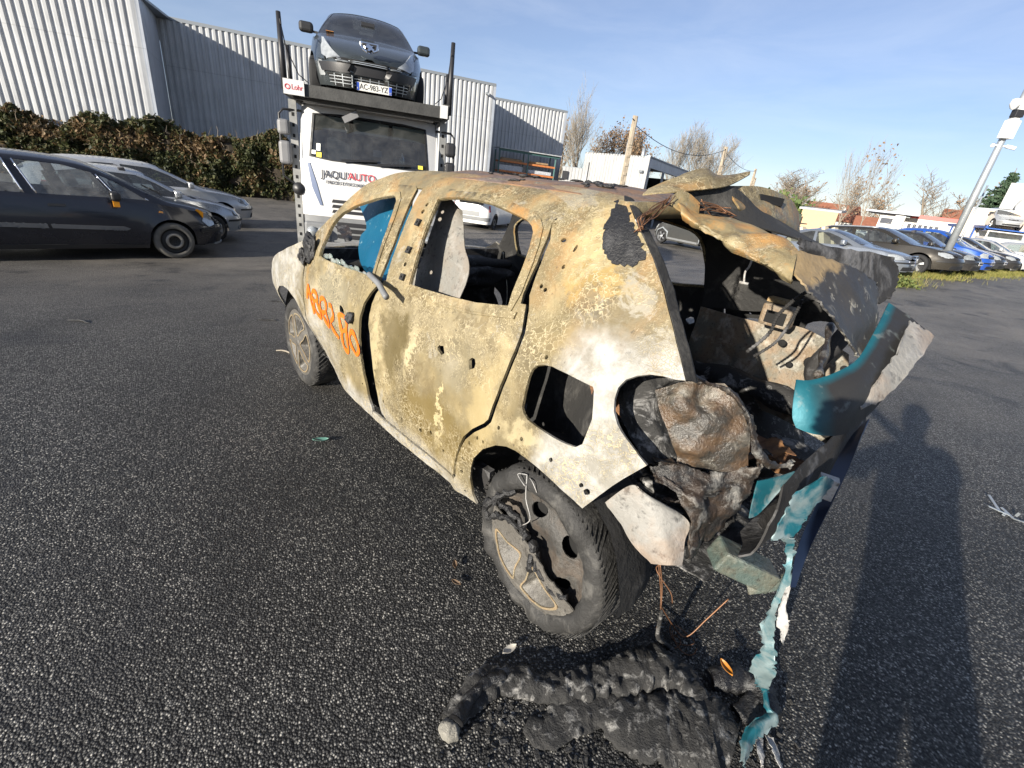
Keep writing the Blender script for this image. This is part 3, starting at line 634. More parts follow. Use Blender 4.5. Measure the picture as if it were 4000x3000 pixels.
# ================================================================== cars: shared materials
M_tyre = simple('tyre_rubber', (.022, .022, .023), .8, spec=.3, var=.3, vs_=14); M_tyre_dusty = simple('dusty_tyre', (.10, .095, .085), .85, var=.3, vs_=10)
M_rim_dark = simple('steel_rim_black', (.012, .012, .013), .45, .2); M_rim_grey = simple('hub_ring', (.20, .19, .17), .5, .4, var=.3); M_alloy = simple('alloy_rim', (.55, .56, .57), .3, .85)
M_rubber = simple('black_trim', (.016, .016, .017), .5); M_seam = simple('panel_gap', (.004, .004, .004), .9); M_chrome = simple('chrome', (.75, .76, .77), .12, 1.0)
M_seat = simple('seat_cloth', (.045, .045, .05), .9); M_seat_tan = simple('seat_leather_beige', (.50, .42, .30), .6); M_cabin = simple('cabin_plastic', (.028, .028, .03), .7)
M_amber = simple('amber_lens', (.75, .30, .02), .15, spec=.6, coat=.5); M_lens = simple('headlamp_lens', (.34, .36, .37), .10, .25, spec=.8, coat=.8, var=.3, vs_=16); M_lens_dark = simple('headlamp_lens_dark', (.25, .27, .28), .1, .3, coat=.8, var=.4, vs_=14)
M_plate = simple('plate_white', (.60, .60, .58), .4); M_plate_blue = simple('plate_blue', (.03, .08, .42), .4); M_ink = simple('plate_ink', (.01, .01, .012), .5); M_red_lens = simple('red_lens', (.35, .01, .01), .15, coat=.6)
M_glass = glass_mat('car_glass', (.62, .68, .68), dust_sheen=.10); M_glass_dark = glass_mat('tinted_glass', (.34, .38, .40), dust_sheen=.05); M_glass_clear = glass_mat('sheen_glass', (.85, .90, .90), dust_sheen=.40)  # clear glass: pale film thickened to paint in the bright sky reflection
M_sticker = simple('paper_sticker', (.75, .77, .72), .6); M_sticker_y = simple('yellow_sticker', (.75, .62, .08), .6)

M_strip = simple('rubbing_strip_grey', (.085, .088, .092), .55)
class Car:
    def __init__(s, name, label, L, W, H, wb, fo, R, top, belt, paintm, cat='car', group=None, zb=.20, nf=4.2, nr=5.0, tumble=.30, rake_f=.22, rake_r=.16, sp=.11, glass=None, seatm=None, detail=True, crown=.05, te=.70, detailed_in=True):
        s.L, s.W, s.H, s.wb, s.R, s.zb = L, W, H, wb, R, zb; s.fa = L - fo; s.ra = s.fa - wb; s.x0 = (s.fa + s.ra) / 2
        s.top = np.array(top, float); s.belt = np.array(belt, float); s.tumble = tumble; s.rf, s.rr = rake_f, rake_r; s.sp = sp; s.crown = crown; s.te = te
        s.root = empty(name, (0, 0, 0), 0, label, cat, group); s.pm = paintm; s.gl = glass or M_glass; s.seatm = seatm or M_seat
        # plan contour, left side from rear centre to front centre
        a = np.linspace(0, math.pi, 400); c = -np.cos(a); X = (c + 1) / 2 * L; n = np.where(c < 0, nr, nf)
        Y = W * np.clip(1 - np.abs(c) ** n, 0, 1) ** (1 / n); s.cx, s.cy = X, Y
        ds = np.hypot(np.diff(X), np.diff(Y)); s.cs = np.concatenate([[0], np.cumsum(ds)]); s.half = s.cs[-1]
        tx = np.gradient(X, s.cs + np.arange(400) * 1e-9); ty = np.gradient(Y, s.cs + np.arange(400) * 1e-9); l = np.hypot(tx, ty) + 1e-9
        s.nx, s.ny = -ty / l, tx / l   # outward for left side
        T = s.M(np.stack([s.cs, s.zs(X)], 1)); k = np.argsort(T[:, 0]); s.shx, s.shy = T[k, 0], np.abs(T[k, 1]); s.shx_min, s.shx_max = s.shx[0], s.shx[-1]
    def zs(s, x): return np.interp(x, s.belt[:, 0], s.belt[:, 1])
    def zt(s, x):
        c = getattr(s, '_tc', None)
        if c is None: c = s._tc = catmull(s.top, 8)
        return np.interp(x, c[:, 0], c[:, 1])
    def s_x(s, x, side=1):
        v = float(np.interp(x, s.cx, s.cs)); return v if side > 0 else 2 * s.half - v
    def s_front(s, y): return s.half - y * 1.10        # measured along the bumper from its middle, y>0 left
    def s_rear(s, y): return (y * 1.10) % (2 * s.half)
    def M(s, P, off=0.0):
        P = np.asarray(P, float); S = P[:, 0] % (2 * s.half); z = P[:, 1]; left = S <= s.half; q = np.where(left, S, 2 * s.half - S)
        x = np.interp(q, s.cs, s.cx); y = np.interp(q, s.cs, s.cy); nx = np.interp(q, s.cs, s.nx); ny = np.interp(q, s.cs, s.ny)
        zm = .55; zt = s.zs(x); up = np.clip((z - zm) / (zt - zm + 1e-6), 0, 1.2); dn = np.clip((zm - z) / (zm - s.zb), 0, 1.2)
        d = .045 * up ** 2.2 + .05 * dn ** 2
        d = d + np.clip(nx, 0, 1) * s.rf * np.clip(z - .52, 0, 9) ** 1.15 + np.clip(-nx, 0, 1) * s.rr * np.clip(z - .55, 0, 9)
        for xa in (s.ra, s.fa):   # wheel arch lips
            rr = np.hypot(x - xa, z - s.R); d = d - .016 * np.exp(-((rr - s.R - .05) / .09) ** 2) * np.clip(1 - 2 * np.abs(nx), 0, 1)
        d = d - off
        return np.stack([x - nx * d - s.x0, np.where(left, 1, -1) * (y - ny * d), z], 1)
    def shell(s, P, off=0.0):
        """P (x,t) -> upper surface; x in car length coordinates"""
        P = np.asarray(P, float); x = P[:, 0]; t = P[:, 1]
        ysh = np.interp(x - s.x0, s.shx, s.shy); zs = s.zs(x); zt = np.maximum(s.zt(x), zs); g = zt - zs; gg = np.clip(g / .45, 0, 1)
        ye = np.clip(ysh - (.03 + .05 * gg) - s.tumble * g, ysh * .25, None); ze = zt - np.minimum(s.crown * (.5 + 1.0 * gg), g * .9)
        def f(tt):
            a = np.abs(tt); u = np.clip((1 - a) / (1 - s.te), 0, 1); v = np.clip(a / s.te, 0, 1)
            y = np.where(a > s.te, ysh + (ye - ysh) * u, ye * v); z = np.where(a > s.te, zs + (ze - zs) * u, zt + (ze - zt) * v ** 2.4); return np.sign(tt) * y, z
        Y = 0; Z = 0
        for k, wg in ((-.05, .2), (-.025, .2), (0, .2), (.025, .2), (.05, .2)):
            kk = k * np.clip((1 - np.abs(t)) / .05, 0, 1); a, b = f(t + kk); Y = Y + a * wg; Z = Z + b * wg
        Q = np.stack([x - s.x0, Y, Z], 1)
        if off:
            e = 1e-3; A = s.shell(P + [e, 0]) - s.shell(P - [e, 0]); B = s.shell(P + [0, e]) - s.shell(P - [0, e]); N = np.cross(A, B); N /= np.linalg.norm(N, axis=1)[:, None] + 1e-9
            Q = Q + N * off
        return Q
    def xt(s, x, z, side=1):
        t = np.linspace(s.te, 1, 60); Q = s.shell(np.stack([np.full(60, x), t], 1)); v = float(np.interp(z, Q[::-1, 2], t[::-1])); return (x, side * v)
    def side_poly(s, pts, side=1): return [s.xt(x, z, side) for (x, z) in resample(pts, .08)]
    # ---------------------------------------------------------------- main bodies
    def build(s, windows=(), screens=(), arch=.055, wheels='steel', wheel_mat=None):
        hol = []; panes = []
        for pts in windows:
            for sd in (1, -1): p = s.side_poly(pts, sd); hol.append(p); panes.append(('window', p))
        for nm, p in screens: hol.append(p); panes.append((nm, p))
        x0, x1 = s.shx_min + s.x0 + .004, s.shx_max + s.x0 - .004
        o = sheet('upper_body', [(x0, -1), (x1, -1), (x1, 1), (x0, 1)], hol, s.shell, s.sp, s.pm, s.root, .012, s.sp * .6)
        for nm, p in panes:
            V, F = cdt(p, [], s.sp * 1.2); V = V + 0; P = s.shell(V, -.006); mesh_obj(nm, P, F, s.gl, s.root)
        # lower band with arches
        outl = []; bot = []
        ns = 260; S = np.linspace(0, 2 * s.half, ns); 
        Xs = s.M(np.stack([S, np.full(ns, .5)], 1))[:, 0] + s.x0
        topl = [(q, float(s.zs(x))) for q, x in zip(S, np.interp(np.where(S <= s.half, S, 2 * s.half - S), s.cs, s.cx))]
        for q in S[::-1]:
            qq = q if q <= s.half else 2 * s.half - q; x = float(np.interp(qq, s.cs, s.cx)); z = s.zb + .04 * (abs(x - s.L / 2) > s.wb / 2 + .3)
            for xa in (s.ra, s.fa):
                ra = s.R + arch
                if abs(x - xa) < ra: z = max(z, s.R + math.sqrt(max(ra * ra - (x - xa) ** 2, 0)))
            bot.append((q, z))
        sheet('body', topl + bot, [], s.M, s.sp, s.pm, s.root, .015, s.sp * .6)
        ub = MB(); ub.box((0, 0, .38), (s.L - .75, 2 * (s.W - .27), .34)); ub.build('underbody', M_seam, s.root)  # near-black box added to stop light leaks and darken the wheel arches
        # wheels
        first = None
        for xa in (s.ra, s.fa):
            for sd in (1, -1):
                if first is None:
                    first = wheel(s.root, s.R, wheels, wheel_mat); w_ = first
                else: w_ = copy_tree(first, s.root)
                w_.location = (xa - s.x0, sd * (s.W - .115), s.R); w_.rotation_euler = (0, random.uniform(0, 1), 0 if sd > 0 else math.pi)
        return s
    def cabin(s, zf=.36, rows=((.0, 2), (-.85, 2)), dash=None, wheel_side=1):
        MB().box((0 - .1, 0, zf), (s.L * .62, 2 * s.W - .28, .10)).build('cabin_floor', M_cabin, s.root)
        for (dx, n) in rows:
            for k in range(n):
                y = (k - (n - 1) / 2) * .72; x = dx; mb = MB()
                mb.box((x + .05, y, zf + .24), (.5, .50, .2)); T = Matrix.Rotation(-.28, 4, 'Y')
                mb.box((x - .28, y, zf + .58), (.14, .48, .62), M=T); mb.box((x - .37, y, zf + .98), (.10, .26, .17), M=T); mb.bar((x - .35, y - .06, zf + .8), (x - .37, y - .06, zf + .95), .015); mb.bar((x - .35, y + .06, zf + .8), (x - .37, y + .06, zf + .95), .015)
                bevel(mb.build('seat', s.seatm, s.root), .05, 3)
        xd = dash if dash is not None else .78
        bevel(MB().box((xd, 0, zf + .42), (.42, 2 * s.W - .34, .34)).build('dashboard', M_cabin, s.root), .06, 3)
        mb = MB(); P = [(0, .185 * math.cos(a), .185 * math.sin(a)) for a in np.linspace(0, 2 * math.pi, 25)]; T = Matrix.Translation((xd - .30, wheel_side * .36, zf + .60)) @ Matrix.Rotation(-.45, 4, 'Y'); mb.tube([T @ Vector(p) for p in P], .016, 6, False)
        for a in (0, 2.1, 4.2): mb.bar(T @ Vector((0, 0, 0)), T @ Vector((0, .18 * math.cos(a), .18 * math.sin(a))), .03)
        mb.build('steering_wheel', M_rubber, s.root, True); return s
    # ---------------------------------------------------------------- details on the band
    def bp(s, name, poly, mat, off=.006, th=.008, sp=.08, parent=None):
        off = off + .006; th = th + .008; o = sheet(name, poly, [], lambda V: s.M(V, off), sp, mat, parent or s.root, th, sp * .7, -1.0); return o
    def sidep(s, name, pts, mat, side, off=.006, th=.008, sp=.08):
        P = [(s.s_x(x, side), z) for (x, z) in resample(pts, .06)]; return s.bp(name, P, mat, off, th, sp)
    def frontp(s, name, pts, mat, off=.006, th=.008, sp=.06, parent=None, rear=False):
        f = s.s_rear if rear else s.s_front; P = [(f(y), z) for (y, z) in resample(pts, .05)]
        if rear: P = [((q if q <= s.half else q - 2 * s.half), z) for q, z in P]
        return s.bp(name, P, mat, off, th, sp, parent)
    def mirror2(s, pts): return [(-y, z) for (y, z) in pts]
    def seam(s, pts, side, w=.007):
        P = resample(pts, .05, False); V = []; A = np.array([(s.s_x(x, side), z) for x, z in P]); d = np.gradient(A, axis=0); d /= np.linalg.norm(d, axis=1)[:, None]; n = np.stack([-d[:, 1], d[:, 0]], 1) * w / 2
        V = np.concatenate([s.M(A + n, .002), s.M(A - n, .002)]); k = len(A); F = [(i, i + 1, k + i + 1, k + i) for i in range(k - 1)]; return mesh_obj('panel_gap', V, F, M_seam, s.root, smooth=False)
    def handle(s, x, z, side, mat=None):
        o = s.sidep('door_handle', [(x - .10, z - .018), (x + .10, z - .018), (x + .10, z + .018), (x - .10, z + .018)], mat or s.pm, side, .030, .022, .05); return o
    def wing_mirror(s, x, z, side, mat=None, amber=False):
        p = s.shell(np.array([s.xt(x, z, side)]))[0]; mb = MB(); c = Vector((p[0] - .02, p[1] + side * .17, p[2] + .05))
        mb.box(c, (.14, .22, .15)); o = bevel(mb.build('wing_mirror', mat or s.pm, s.root), .045, 3)
        MB().bar(Vector(p) - Vector((0, side * .02, 0)), c - Vector((0, 0, .04)), .05, .03).build('mirror_arm', M_rubber, o)
        MB().box(c + Vector((-.072, 0, 0)), (.006, .18, .11)).build('mirror_glass', M_chrome, o)
        if amber: MB().box(c + Vector((.0, side * .0, -.12)), (.08, .07, .09)).build('side_repeater', M_amber, o)
        return o
    def plate(s, y, z, txt, w=.52, h=.11, rear=False, band=True, dep='', off=.014, tilt=None):
        f = s.s_rear if rear else s.s_front
        c = s.M(np.array([(f(y), z)]), off)[0]; e = s.M(np.array([(f(y - .2), z)]), off)[0]; e2 = s.M(np.array([(f(y + .2), z)]), off)[0]; u = s.M(np.array([(f(y), z + .05)]), off)[0]
        x = Vector(e - e2).normalized() if rear else Vector(e2 - e).normalized(); upv = Vector(u - c).normalized()
        if not rear: x = Vector(e2 - e).normalized()
        T = frame(c, x, upv)
        if T.col[2].xyz.dot(Vector((-1 if rear else 1, 0, 0))) < 0: T = frame(c, -x, upv)
        V = [T @ Vector(p) for p in ((-w / 2, -h / 2, 0), (w / 2, -h / 2, 0), (w / 2, h / 2, 0), (-w / 2, h / 2, 0))]
        o = mesh_obj('number_plate', V, [(0, 1, 2, 3)], M_plate, s.root, False); solid(o, .008, 0)
        if txt: text_mesh('plate_text', txt, h * .92, M_ink, o, T @ Matrix.Translation((-.005, 0, .006)), .001, sx=.86)
        if band:
            for sd in (-1, 1):
                V = [T @ Vector((sd * (w / 2 - .022) + a, b, .0065)) for a, b in ((-.02, -h / 2 + .004), (.02, -h / 2 + .004), (.02, h / 2 - .004), (-.02, h / 2 - .004))]; mesh_obj('plate_band', V, [(0, 1, 2, 3)], M_plate_blue, o, False)
            if txt:
                text_mesh('plate_letter', 'F', h * .35, M_plate, o, T @ Matrix.Translation((-w / 2 + .02, -h * .25, .0085)), .0005); text_mesh('plate_letter', dep or '67', h * .30, M_plate, o, T @ Matrix.Translation((w / 2 - .022, -h * .28, .0085)), .0005)
        return o
    def place(s, loc, heading_xy):
        s.root.location = loc; s.root.rotation_euler = (0, 0, math.atan2(heading_xy[1], heading_xy[0])); return s
def wheel(parent, R, style='steel', tm=None, w=.20, rr=None):
    rr = rr or R * .70; mb = MB()
    prof = [(rr * .98, -w / 2 + .01), (rr * 1.06, -w / 2), (R * .90, -w / 2), (R * .985, -w / 2 + .03), (R, -w / 4), (R, w / 4), (R * .985, w / 2 - .03), (R * .90, w / 2 - .004), (rr * 1.10, w / 2), (rr * .99, w / 2 - .012)]
    mb.lathe(prof, 40); t = mb.build('wheel', tm or M_tyre, parent, True); t.name = 'wheel'
    if style == 'steel':
        d = MB(); d.lathe([(rr, w / 2 - .015), (rr * .93, w / 2 - .045), (rr * .80, w / 2 - .06), (rr * .62, w / 2 - .02), (rr * .5, w / 2 - .03), (rr * .2, w / 2 - .05), (0.001, w / 2 - .05)], 36); d.build('rim', M_rim_dark, t, True)
        d = MB(); d.lathe([(rr * .63, w / 2 - .018), (rr * .60, w / 2 + .004), (rr * .45, w / 2 + .004), (rr * .40, w / 2 - .02)], 24); d.build('hub_ring', M_rim_grey, t, True)
        for k in range(5): a = 2 * math.pi * k / 5; MB().tube([(rr * .22 * math.cos(a), w / 2 - .05, rr * .22 * math.sin(a)), (rr * .22 * math.cos(a), w / 2 - .02, rr * .22 * math.sin(a))], .012, 6).build('wheel_bolt', M_rim_dark, t)
    else:
        d = MB(); d.lathe([(rr, w / 2 - .012), (rr * .95, w / 2 - .03), (rr * .90, w / 2 - .08), (rr * .88, -w / 2 + .02)], 36); d.build('rim', M_alloy, t, True)
        d = MB(); d.lathe([(rr * .9, w / 2 - .09), (.001, w / 2 - .09)], 24); d.build('brake_disc', M_rim_dark, t)
        n = 5 if style == 'alloy' else 9; d = MB()
        for k in range(n):
            a = 2 * math.pi * k / n; ca, sa = math.cos(a), math.sin(a); hw = rr * (.15 if n == 5 else .085)
            P = []
            for (r_, hh, wd) in ((rr * .12, w / 2 - .02, hw * 1.25), (rr * .5, w / 2 - .012, hw * .8), (rr * .96, w / 2 - .02, hw * 1.1)):
                for q in (-1, 1): P.append((r_ * ca - q * wd * sa, hh, r_ * sa + q * wd * ca))
            b = [(x, y - .03, z) for x, y, z in P]
            d.add(P + b, [(0, 1, 3, 2), (2, 3, 5, 4), (0, 2, 8, 6), (2, 4, 10, 8), (1, 7, 9, 3), (3, 9, 11, 5)])
        d.lathe([(rr * .2, w / 2 - .05), (rr * .2, w / 2 - .015), (rr * .12, w / 2 - .005), (.001, w / 2 - .005)], 16); d.build('spokes', M_alloy, t)
    return t
def seat_on(car, x, y): car.root.location.z = float(gz(x, y))
HD = (.663, .749)
def off(p, h, a, b): return (p[0] + h[0] * a - h[1] * b, p[1] + h[1] * a + h[0] * b)   # a forward, b to the left

# ---------------------------------------------------------------- dark people carrier at the left
P_dark = paint('dark_blue_black_paint', (.006, .008, .016), .05, .2); P_silver = paint('silver_paint', (.42, .44, .46), .1, .5); P_silver2 = paint('pale_silver_paint', (.46, .47, .48), .12, .45)
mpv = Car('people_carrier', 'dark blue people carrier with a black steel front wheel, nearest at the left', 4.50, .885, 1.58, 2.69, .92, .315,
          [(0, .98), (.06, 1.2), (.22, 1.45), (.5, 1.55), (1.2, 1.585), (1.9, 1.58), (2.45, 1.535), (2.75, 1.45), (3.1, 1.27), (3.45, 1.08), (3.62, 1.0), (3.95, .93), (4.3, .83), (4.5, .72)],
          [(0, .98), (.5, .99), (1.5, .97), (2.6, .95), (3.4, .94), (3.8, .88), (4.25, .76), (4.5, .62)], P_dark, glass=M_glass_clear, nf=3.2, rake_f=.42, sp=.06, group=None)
MX = mpv.fa - 3.52
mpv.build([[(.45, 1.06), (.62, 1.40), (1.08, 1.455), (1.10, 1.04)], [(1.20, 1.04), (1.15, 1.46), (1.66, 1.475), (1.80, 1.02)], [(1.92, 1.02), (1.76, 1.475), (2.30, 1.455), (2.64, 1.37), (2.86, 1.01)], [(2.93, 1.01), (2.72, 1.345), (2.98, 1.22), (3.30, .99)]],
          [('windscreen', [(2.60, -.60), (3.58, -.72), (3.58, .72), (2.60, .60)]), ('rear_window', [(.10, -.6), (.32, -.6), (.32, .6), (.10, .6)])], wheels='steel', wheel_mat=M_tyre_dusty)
for sd in (1, -1):
    for (p, q) in (((1.93, 1.015), (1.765, 1.47)), ((1.79, 1.02), (1.655, 1.47)), ((2.895, 1.01), (2.69, 1.34)), ((3.31, .985), (3.27, 1.01))):
        A = mpv.shell(np.array([mpv.xt(p[0] + (q[0] - p[0]) * t, p[1] + (q[1] - p[1]) * t, sd) for t in np.linspace(0, 1, 6)]), .008); MB().tube(A, .011, 6).build('window_trim', M_chrome, mpv.root, True)
mpv.cabin(.40, ((.30, 2), (-.6, 2)), 1.1)
for sd in (1, -1):
    for pts in ([(1.86, .97), (1.92, .7), (2.06, .40), (2.12, .24)], [(3.12, .95), (3.14, .55), (3.18, .26)], [(1.3, .26), (2.3, .25), (3.18, .26)]): mpv.seam(pts, sd)
    mpv.handle(2.12, .87, sd, M_rubber); mpv.handle(1.42, .88, sd, P_dark); mpv.wing_mirror(2.86, 1.0, sd, M_black, amber=True)
    mpv.sidep('rubbing_strip', [(1.20, .54), (1.96, .525), (1.95, .585), (1.18, .60)], M_strip, sd, .016, .012, .03); mpv.sidep('rubbing_strip', [(2.00, .525), (2.92, .505), (2.97, .53), (2.9, .565), (1.99, .585)], M_strip, sd, .016, .012, .03)
    mpv.sidep('side_repeater', [(3.42, .80), (3.48, .79), (3.48, .82), (3.43, .83)], M_amber, sd, .008)
    mpv.sidep('sill_trim', [(1.2, .215), (3.15, .215), (3.15, .27), (1.2, .27)], M_rubber, sd, .012)
    a = [(.76, .71), (.80, .80), (.845, .845), (.80, .86), (.70, .80)]; b = [(.70, .55), (.80, .66), (.76, .71), (.70, .79), (.62, .78), (.56, .66), (.58, .585)]
    for nm, p, m_ in (('indicator', a, M_amber), ('headlight', b, M_lens)): mpv.frontp(nm, p if sd > 0 else mpv.mirror2(p), m_, .008)
for z in (.60, .635, .67): mpv.frontp('grille_slat', [(-.50, z), (.50, z), (.49, z + .02), (-.49, z + .02)], M_rubber, .012)
mpv.frontp('grille', [(-.53, .58), (.53, .58), (.50, .72), (-.50, .72)], M_seam, .003)
mpv.frontp('bumper_strip', [(-.86, .47), (.86, .47), (.85, .52), (-.85, .52)], M_rubber, .018); mpv.frontp('lower_grille', [(-.55, .27), (.55, .27), (.52, .40), (-.52, .40)], M_rubber, .006); mpv.frontp('bumper_lip', [(-.6, .225), (.6, .225), (.58, .255), (-.58, .255)], M_galv, .02)
mpv.plate(0, .49, 'BC-417-KW', off=.03)
for sd in (.35, -.25): MB().bar((3.60 - mpv.x0, sd, 1.06), (3.36 - mpv.x0, sd - .45, 1.19), .015, .02).build('wiper', M_rubber, mpv.root)
fw = np.array([-6.52, 8.42]); mp = fw - np.array(HD) * (mpv.wb / 2) - np.array([-HD[1], HD[0]]) * -.80
mpv.place((fw[0] - HD[0] * 1.345 + (-HD[1]) * .80, fw[1] - HD[1] * 1.345 + HD[0] * .80, -.50), HD)

# ---------------------------------------------------------------- the two silver cars beside it
def hatch(name, label, paintm, L=3.9, H=1.45, W=.84, wheels='alloy', glass=None, group=None, light='round', nose=.66, detail=True, sp=.11, estate=False, roofbars=False, handles=True, coupe=False, txt='', lensm=None, seatm=None, hood=.90, grille=True, nf=3.4, rf=.3, R=.305, plate=True, cab=True, windows=True):
    k = L / 3.9; h = H / 1.45
    if coupe: top = [(0, .90 * h), (.12 * k, 1.0 * h), (.55 * k, 1.18 * h), (1.05 * k, 1.36 * h), (1.55 * k, 1.45 * h), (2.0 * k, 1.43 * h), (2.35 * k, 1.30 * h), (2.75 * k, 1.08 * h), (2.98 * k, .96 * h), (3.4 * k, .86 * h), (3.75 * k, .74 * h), (3.9 * k, .64 * h)]
    elif estate: top = [(0, .95 * h), (.08 * k, 1.1 * h), (.35 * k, 1.36 * h), (.8 * k, 1.44 * h), (1.6 * k, 1.45 * h), (2.05 * k, 1.41 * h), (2.35 * k, 1.27 * h), (2.7 * k, 1.06 * h), (2.9 * k, .95 * h), (3.35 * k, .87 * h), (3.72 * k, .75 * h), (3.9 * k, .64 * h)]
    else: top = [(0, .95 * h), (.06 * k, 1.1 * h), (.28 * k, 1.34 * h), (.7 * k, 1.43 * h), (1.4 * k, 1.45 * h), (1.95 * k, 1.41 * h), (2.3 * k, 1.26 * h), (2.68 * k, 1.05 * h), (2.9 * k, .95 * h), (3.35 * k, .86 * h), (3.72 * k, .74 * h), (3.9 * k, .64 * h)]
    belt = [(0, .93 * h), (.5 * k, .94 * h), (1.5 * k, .91 * h), (2.6 * k, .89 * h), (3.0 * k, .87 * h), (3.4 * k, .80 * h), (3.75 * k, .67 * h), (3.9 * k, .58 * h)]
    c = Car(name, label, L, W, H, 2.5 * k, .78 * k, R, top, belt, paintm, group=group, nf=nf, rake_f=rf, sp=sp, glass=glass, seatm=seatm)
    if coupe: wi = [[(.85 * k, .98 * h), (1.05 * k, 1.20 * h), (1.55 * k, 1.34 * h), (1.66 * k, 1.34 * h), (1.72 * k, .96 * h)], [(1.80 * k, .96 * h), (1.72 * k, 1.34 * h), (2.02 * k, 1.31 * h), (2.3 * k, 1.19 * h), (2.72 * k, .93 * h)]]
    else: wi = [[(.42 * k, .99 * h), (.55 * k, 1.27 * h), (1.02 * k, 1.345 * h), (1.32 * k, 1.35 * h), (1.38 * k, .97 * h)], [(1.47 * k, .97 * h), (1.42 * k, 1.35 * h), (1.92 * k, 1.32 * h), (2.22 * k, 1.2 * h), (2.66 * k, .94 * h)]]
    c.build(wi if windows else [], [('windscreen', [(2.08 * k, -.60), (2.88 * k, -.72), (2.88 * k, .72), (2.08 * k, .60)]), ('rear_window', [(.10 * k, -.58), (.30 * k, -.58), (.30 * k, .58), (.10 * k, .58)] if not coupe else [(.25 * k, -.55), (1.0 * k, -.55), (1.0 * k, .55), (.25 * k, .55)])], wheels=wheels)
    if cab: c.cabin(.34, ((.25 * k, 2), (-.62 * k, 2)), .86 * k)
    for sd in (1, -1):
        if light == 'round': p = [(W * .60 + .145 * math.cos(a), .66 * h + .085 * math.sin(a)) for a in np.linspace(0, 6.28, 13)[:-1]]
        elif light == 'box': p = [(W * .55, .60 * h), (W * .90, .60 * h), (W * .93, .70 * h), (W * .84, .76 * h), (W * .56, .745 * h)]
        else: p = [(W * .52, .60 * h), (W * .72, .58 * h), (W * .95, .66 * h), (W * .97, .73 * h), (W * .80, .74 * h), (W * .56, .68 * h)]
        c.frontp('headlight', p if sd > 0 else c.mirror2(p), lensm or M_lens, .009)
        c.wing_mirror(2.55 * k, .965 * h, sd, paintm if detail else M_black)
        c.frontp('tail_light', [(sd * W * .72, .72 * h), (sd * W * .97, .72 * h), (sd * W * .96, .90 * h), (sd * W * .78, .90 * h)], M_red_lens, .008, rear=True)
        if detail:
            c.seam([(1.43 * k, .91 * h), (1.44 * k, .6), (1.40 * k, .26)], sd); c.seam([(2.62 * k, .88 * h), (2.60 * k, .55), (2.55 * k, .26)], sd); c.seam([(.72 * k, .62), (.86 * k, .40), (1.0 * k, .26), (2.55 * k, .26)], sd)
            if handles: c.handle(1.62 * k, .80 * h, sd); 
        if roofbars:
            A = c.shell(np.array([(x, sd * .66) for x in np.linspace(.7 * k, 1.95 * k, 8)]), .035); MB().tube(A, .016, 6).build('roof_rail', M_galv, c.root, True)
    if grille: c.frontp('grille', [(-W * .34, .60 * h), (W * .34, .60 * h), (W * .30, .67 * h), (-W * .30, .67 * h)], M_rubber, .007)
    c.frontp('lower_grille', [(-W * .55, .27), (W * .55, .27), (W * .52, .37), (-W * .52, .37)], M_rubber, .007); c.frontp('bumper_strip', [(-W * .95, .46), (W * .95, .46), (W * .94, .50), (-W * .94, .50)], M_rubber if detail else paintm, .012)
    if plate: c.plate(0, .48, txt, off=.022)
    return c
def nose_at(c, p, h, z=None):   # put the middle of the front bumper at p, wheels on the ground
    f = c.L - c.x0; x, y = p[0] - h[0] * f, p[1] - h[1] * f; k = c.wb / 2
    zf, zr = float(gz(x + h[0] * k, y + h[1] * k)), float(gz(x - h[0] * k, y - h[1] * k)); c.place((x, y, (zf + zr) / 2 - .005), h); c.root.rotation_euler = (0, -math.atan2(zf - zr, c.wb), math.atan2(h[1], h[0]))
c2 = hatch('hatchback', 'silver hatchback with round headlights between two other parked cars', P_silver, 3.8, 1.42, group=None, light='round', txt='CD-230-RA')
for sd in (1, -1): c2.frontp('fog_light', [(sd * .5 + .05 * math.cos(a), .32 + .05 * math.sin(a)) for a in np.linspace(0, 6.28, 11)[:-1]], M_lens_dark, .012)
nose_at(c2, (-7.25, 11.55), HD, -.52)
c3 = hatch('hatchback', 'pale silver car farthest along the left row by the hedge', P_silver2, 4.5, 1.47, .88, light='slant', txt='')
nose_at(c3, (-8.35, 13.9), HD, -.52)

# ================================================================== white truck cab of the car transporter
M_cabw = paint('truck_white_paint', (.52, .52, .515), .08, .0); M_tgrey = simple('truck_grey_plastic', (.16, .165, .17), .55, var=.15); M_tgrey2 = simple('mirror_grey', (.17, .17, .175), .45, var=.1); M_deck = simple('deck_steel', (.055, .055, .053), .6, .3, var=.35, bump=.3)
M_perf = simple('post_steel', (.30, .30, .29), .5, .5, var=.25); M_logo_red = simple('logo_red', (.50, .03, .05), .5); M_logo_dark = simple('logo_dark', (.04, .04, .05), .5); M_visor = simple('sun_visor_beige', (.42, .41, .34), .8)
TH = Vector((.29, -.957)).normalized(); TPOS = (-2.74, 8.10, -.31); trz = math.atan2(TH.y, TH.x)
truck = empty('transporter_truck', TPOS, trz, 'white car transporter truck facing the camera behind the wreck', 'truck')
WZ0, WZ1 = 1.80, 2.46
def tx(z): return np.interp(z, [.3, .8, 1.2, 1.75, 2.46, 2.56, 2.62], [-.02, .02, .03, 0, -.24, -.32, -.46])
def tfront(V, off=0.0):
    y, z = V[:, 0], V[:, 1]; a = np.abs(y) / 1.08; return np.stack([tx(z) - .06 * a ** 2 - .20 * np.clip(a - .72, 0, 1) ** 2 / .08 * .28 + off, y * (1 - .03 * np.clip(z - 1.9, 0, 2)), z], 1)
ws = [(-.94, WZ0 + .03), (-.6, WZ0), (.6, WZ0), (.94, WZ0 + .03), (.90, WZ1), (.5, WZ1 + .03), (-.5, WZ1 + .03), (-.90, WZ1)]
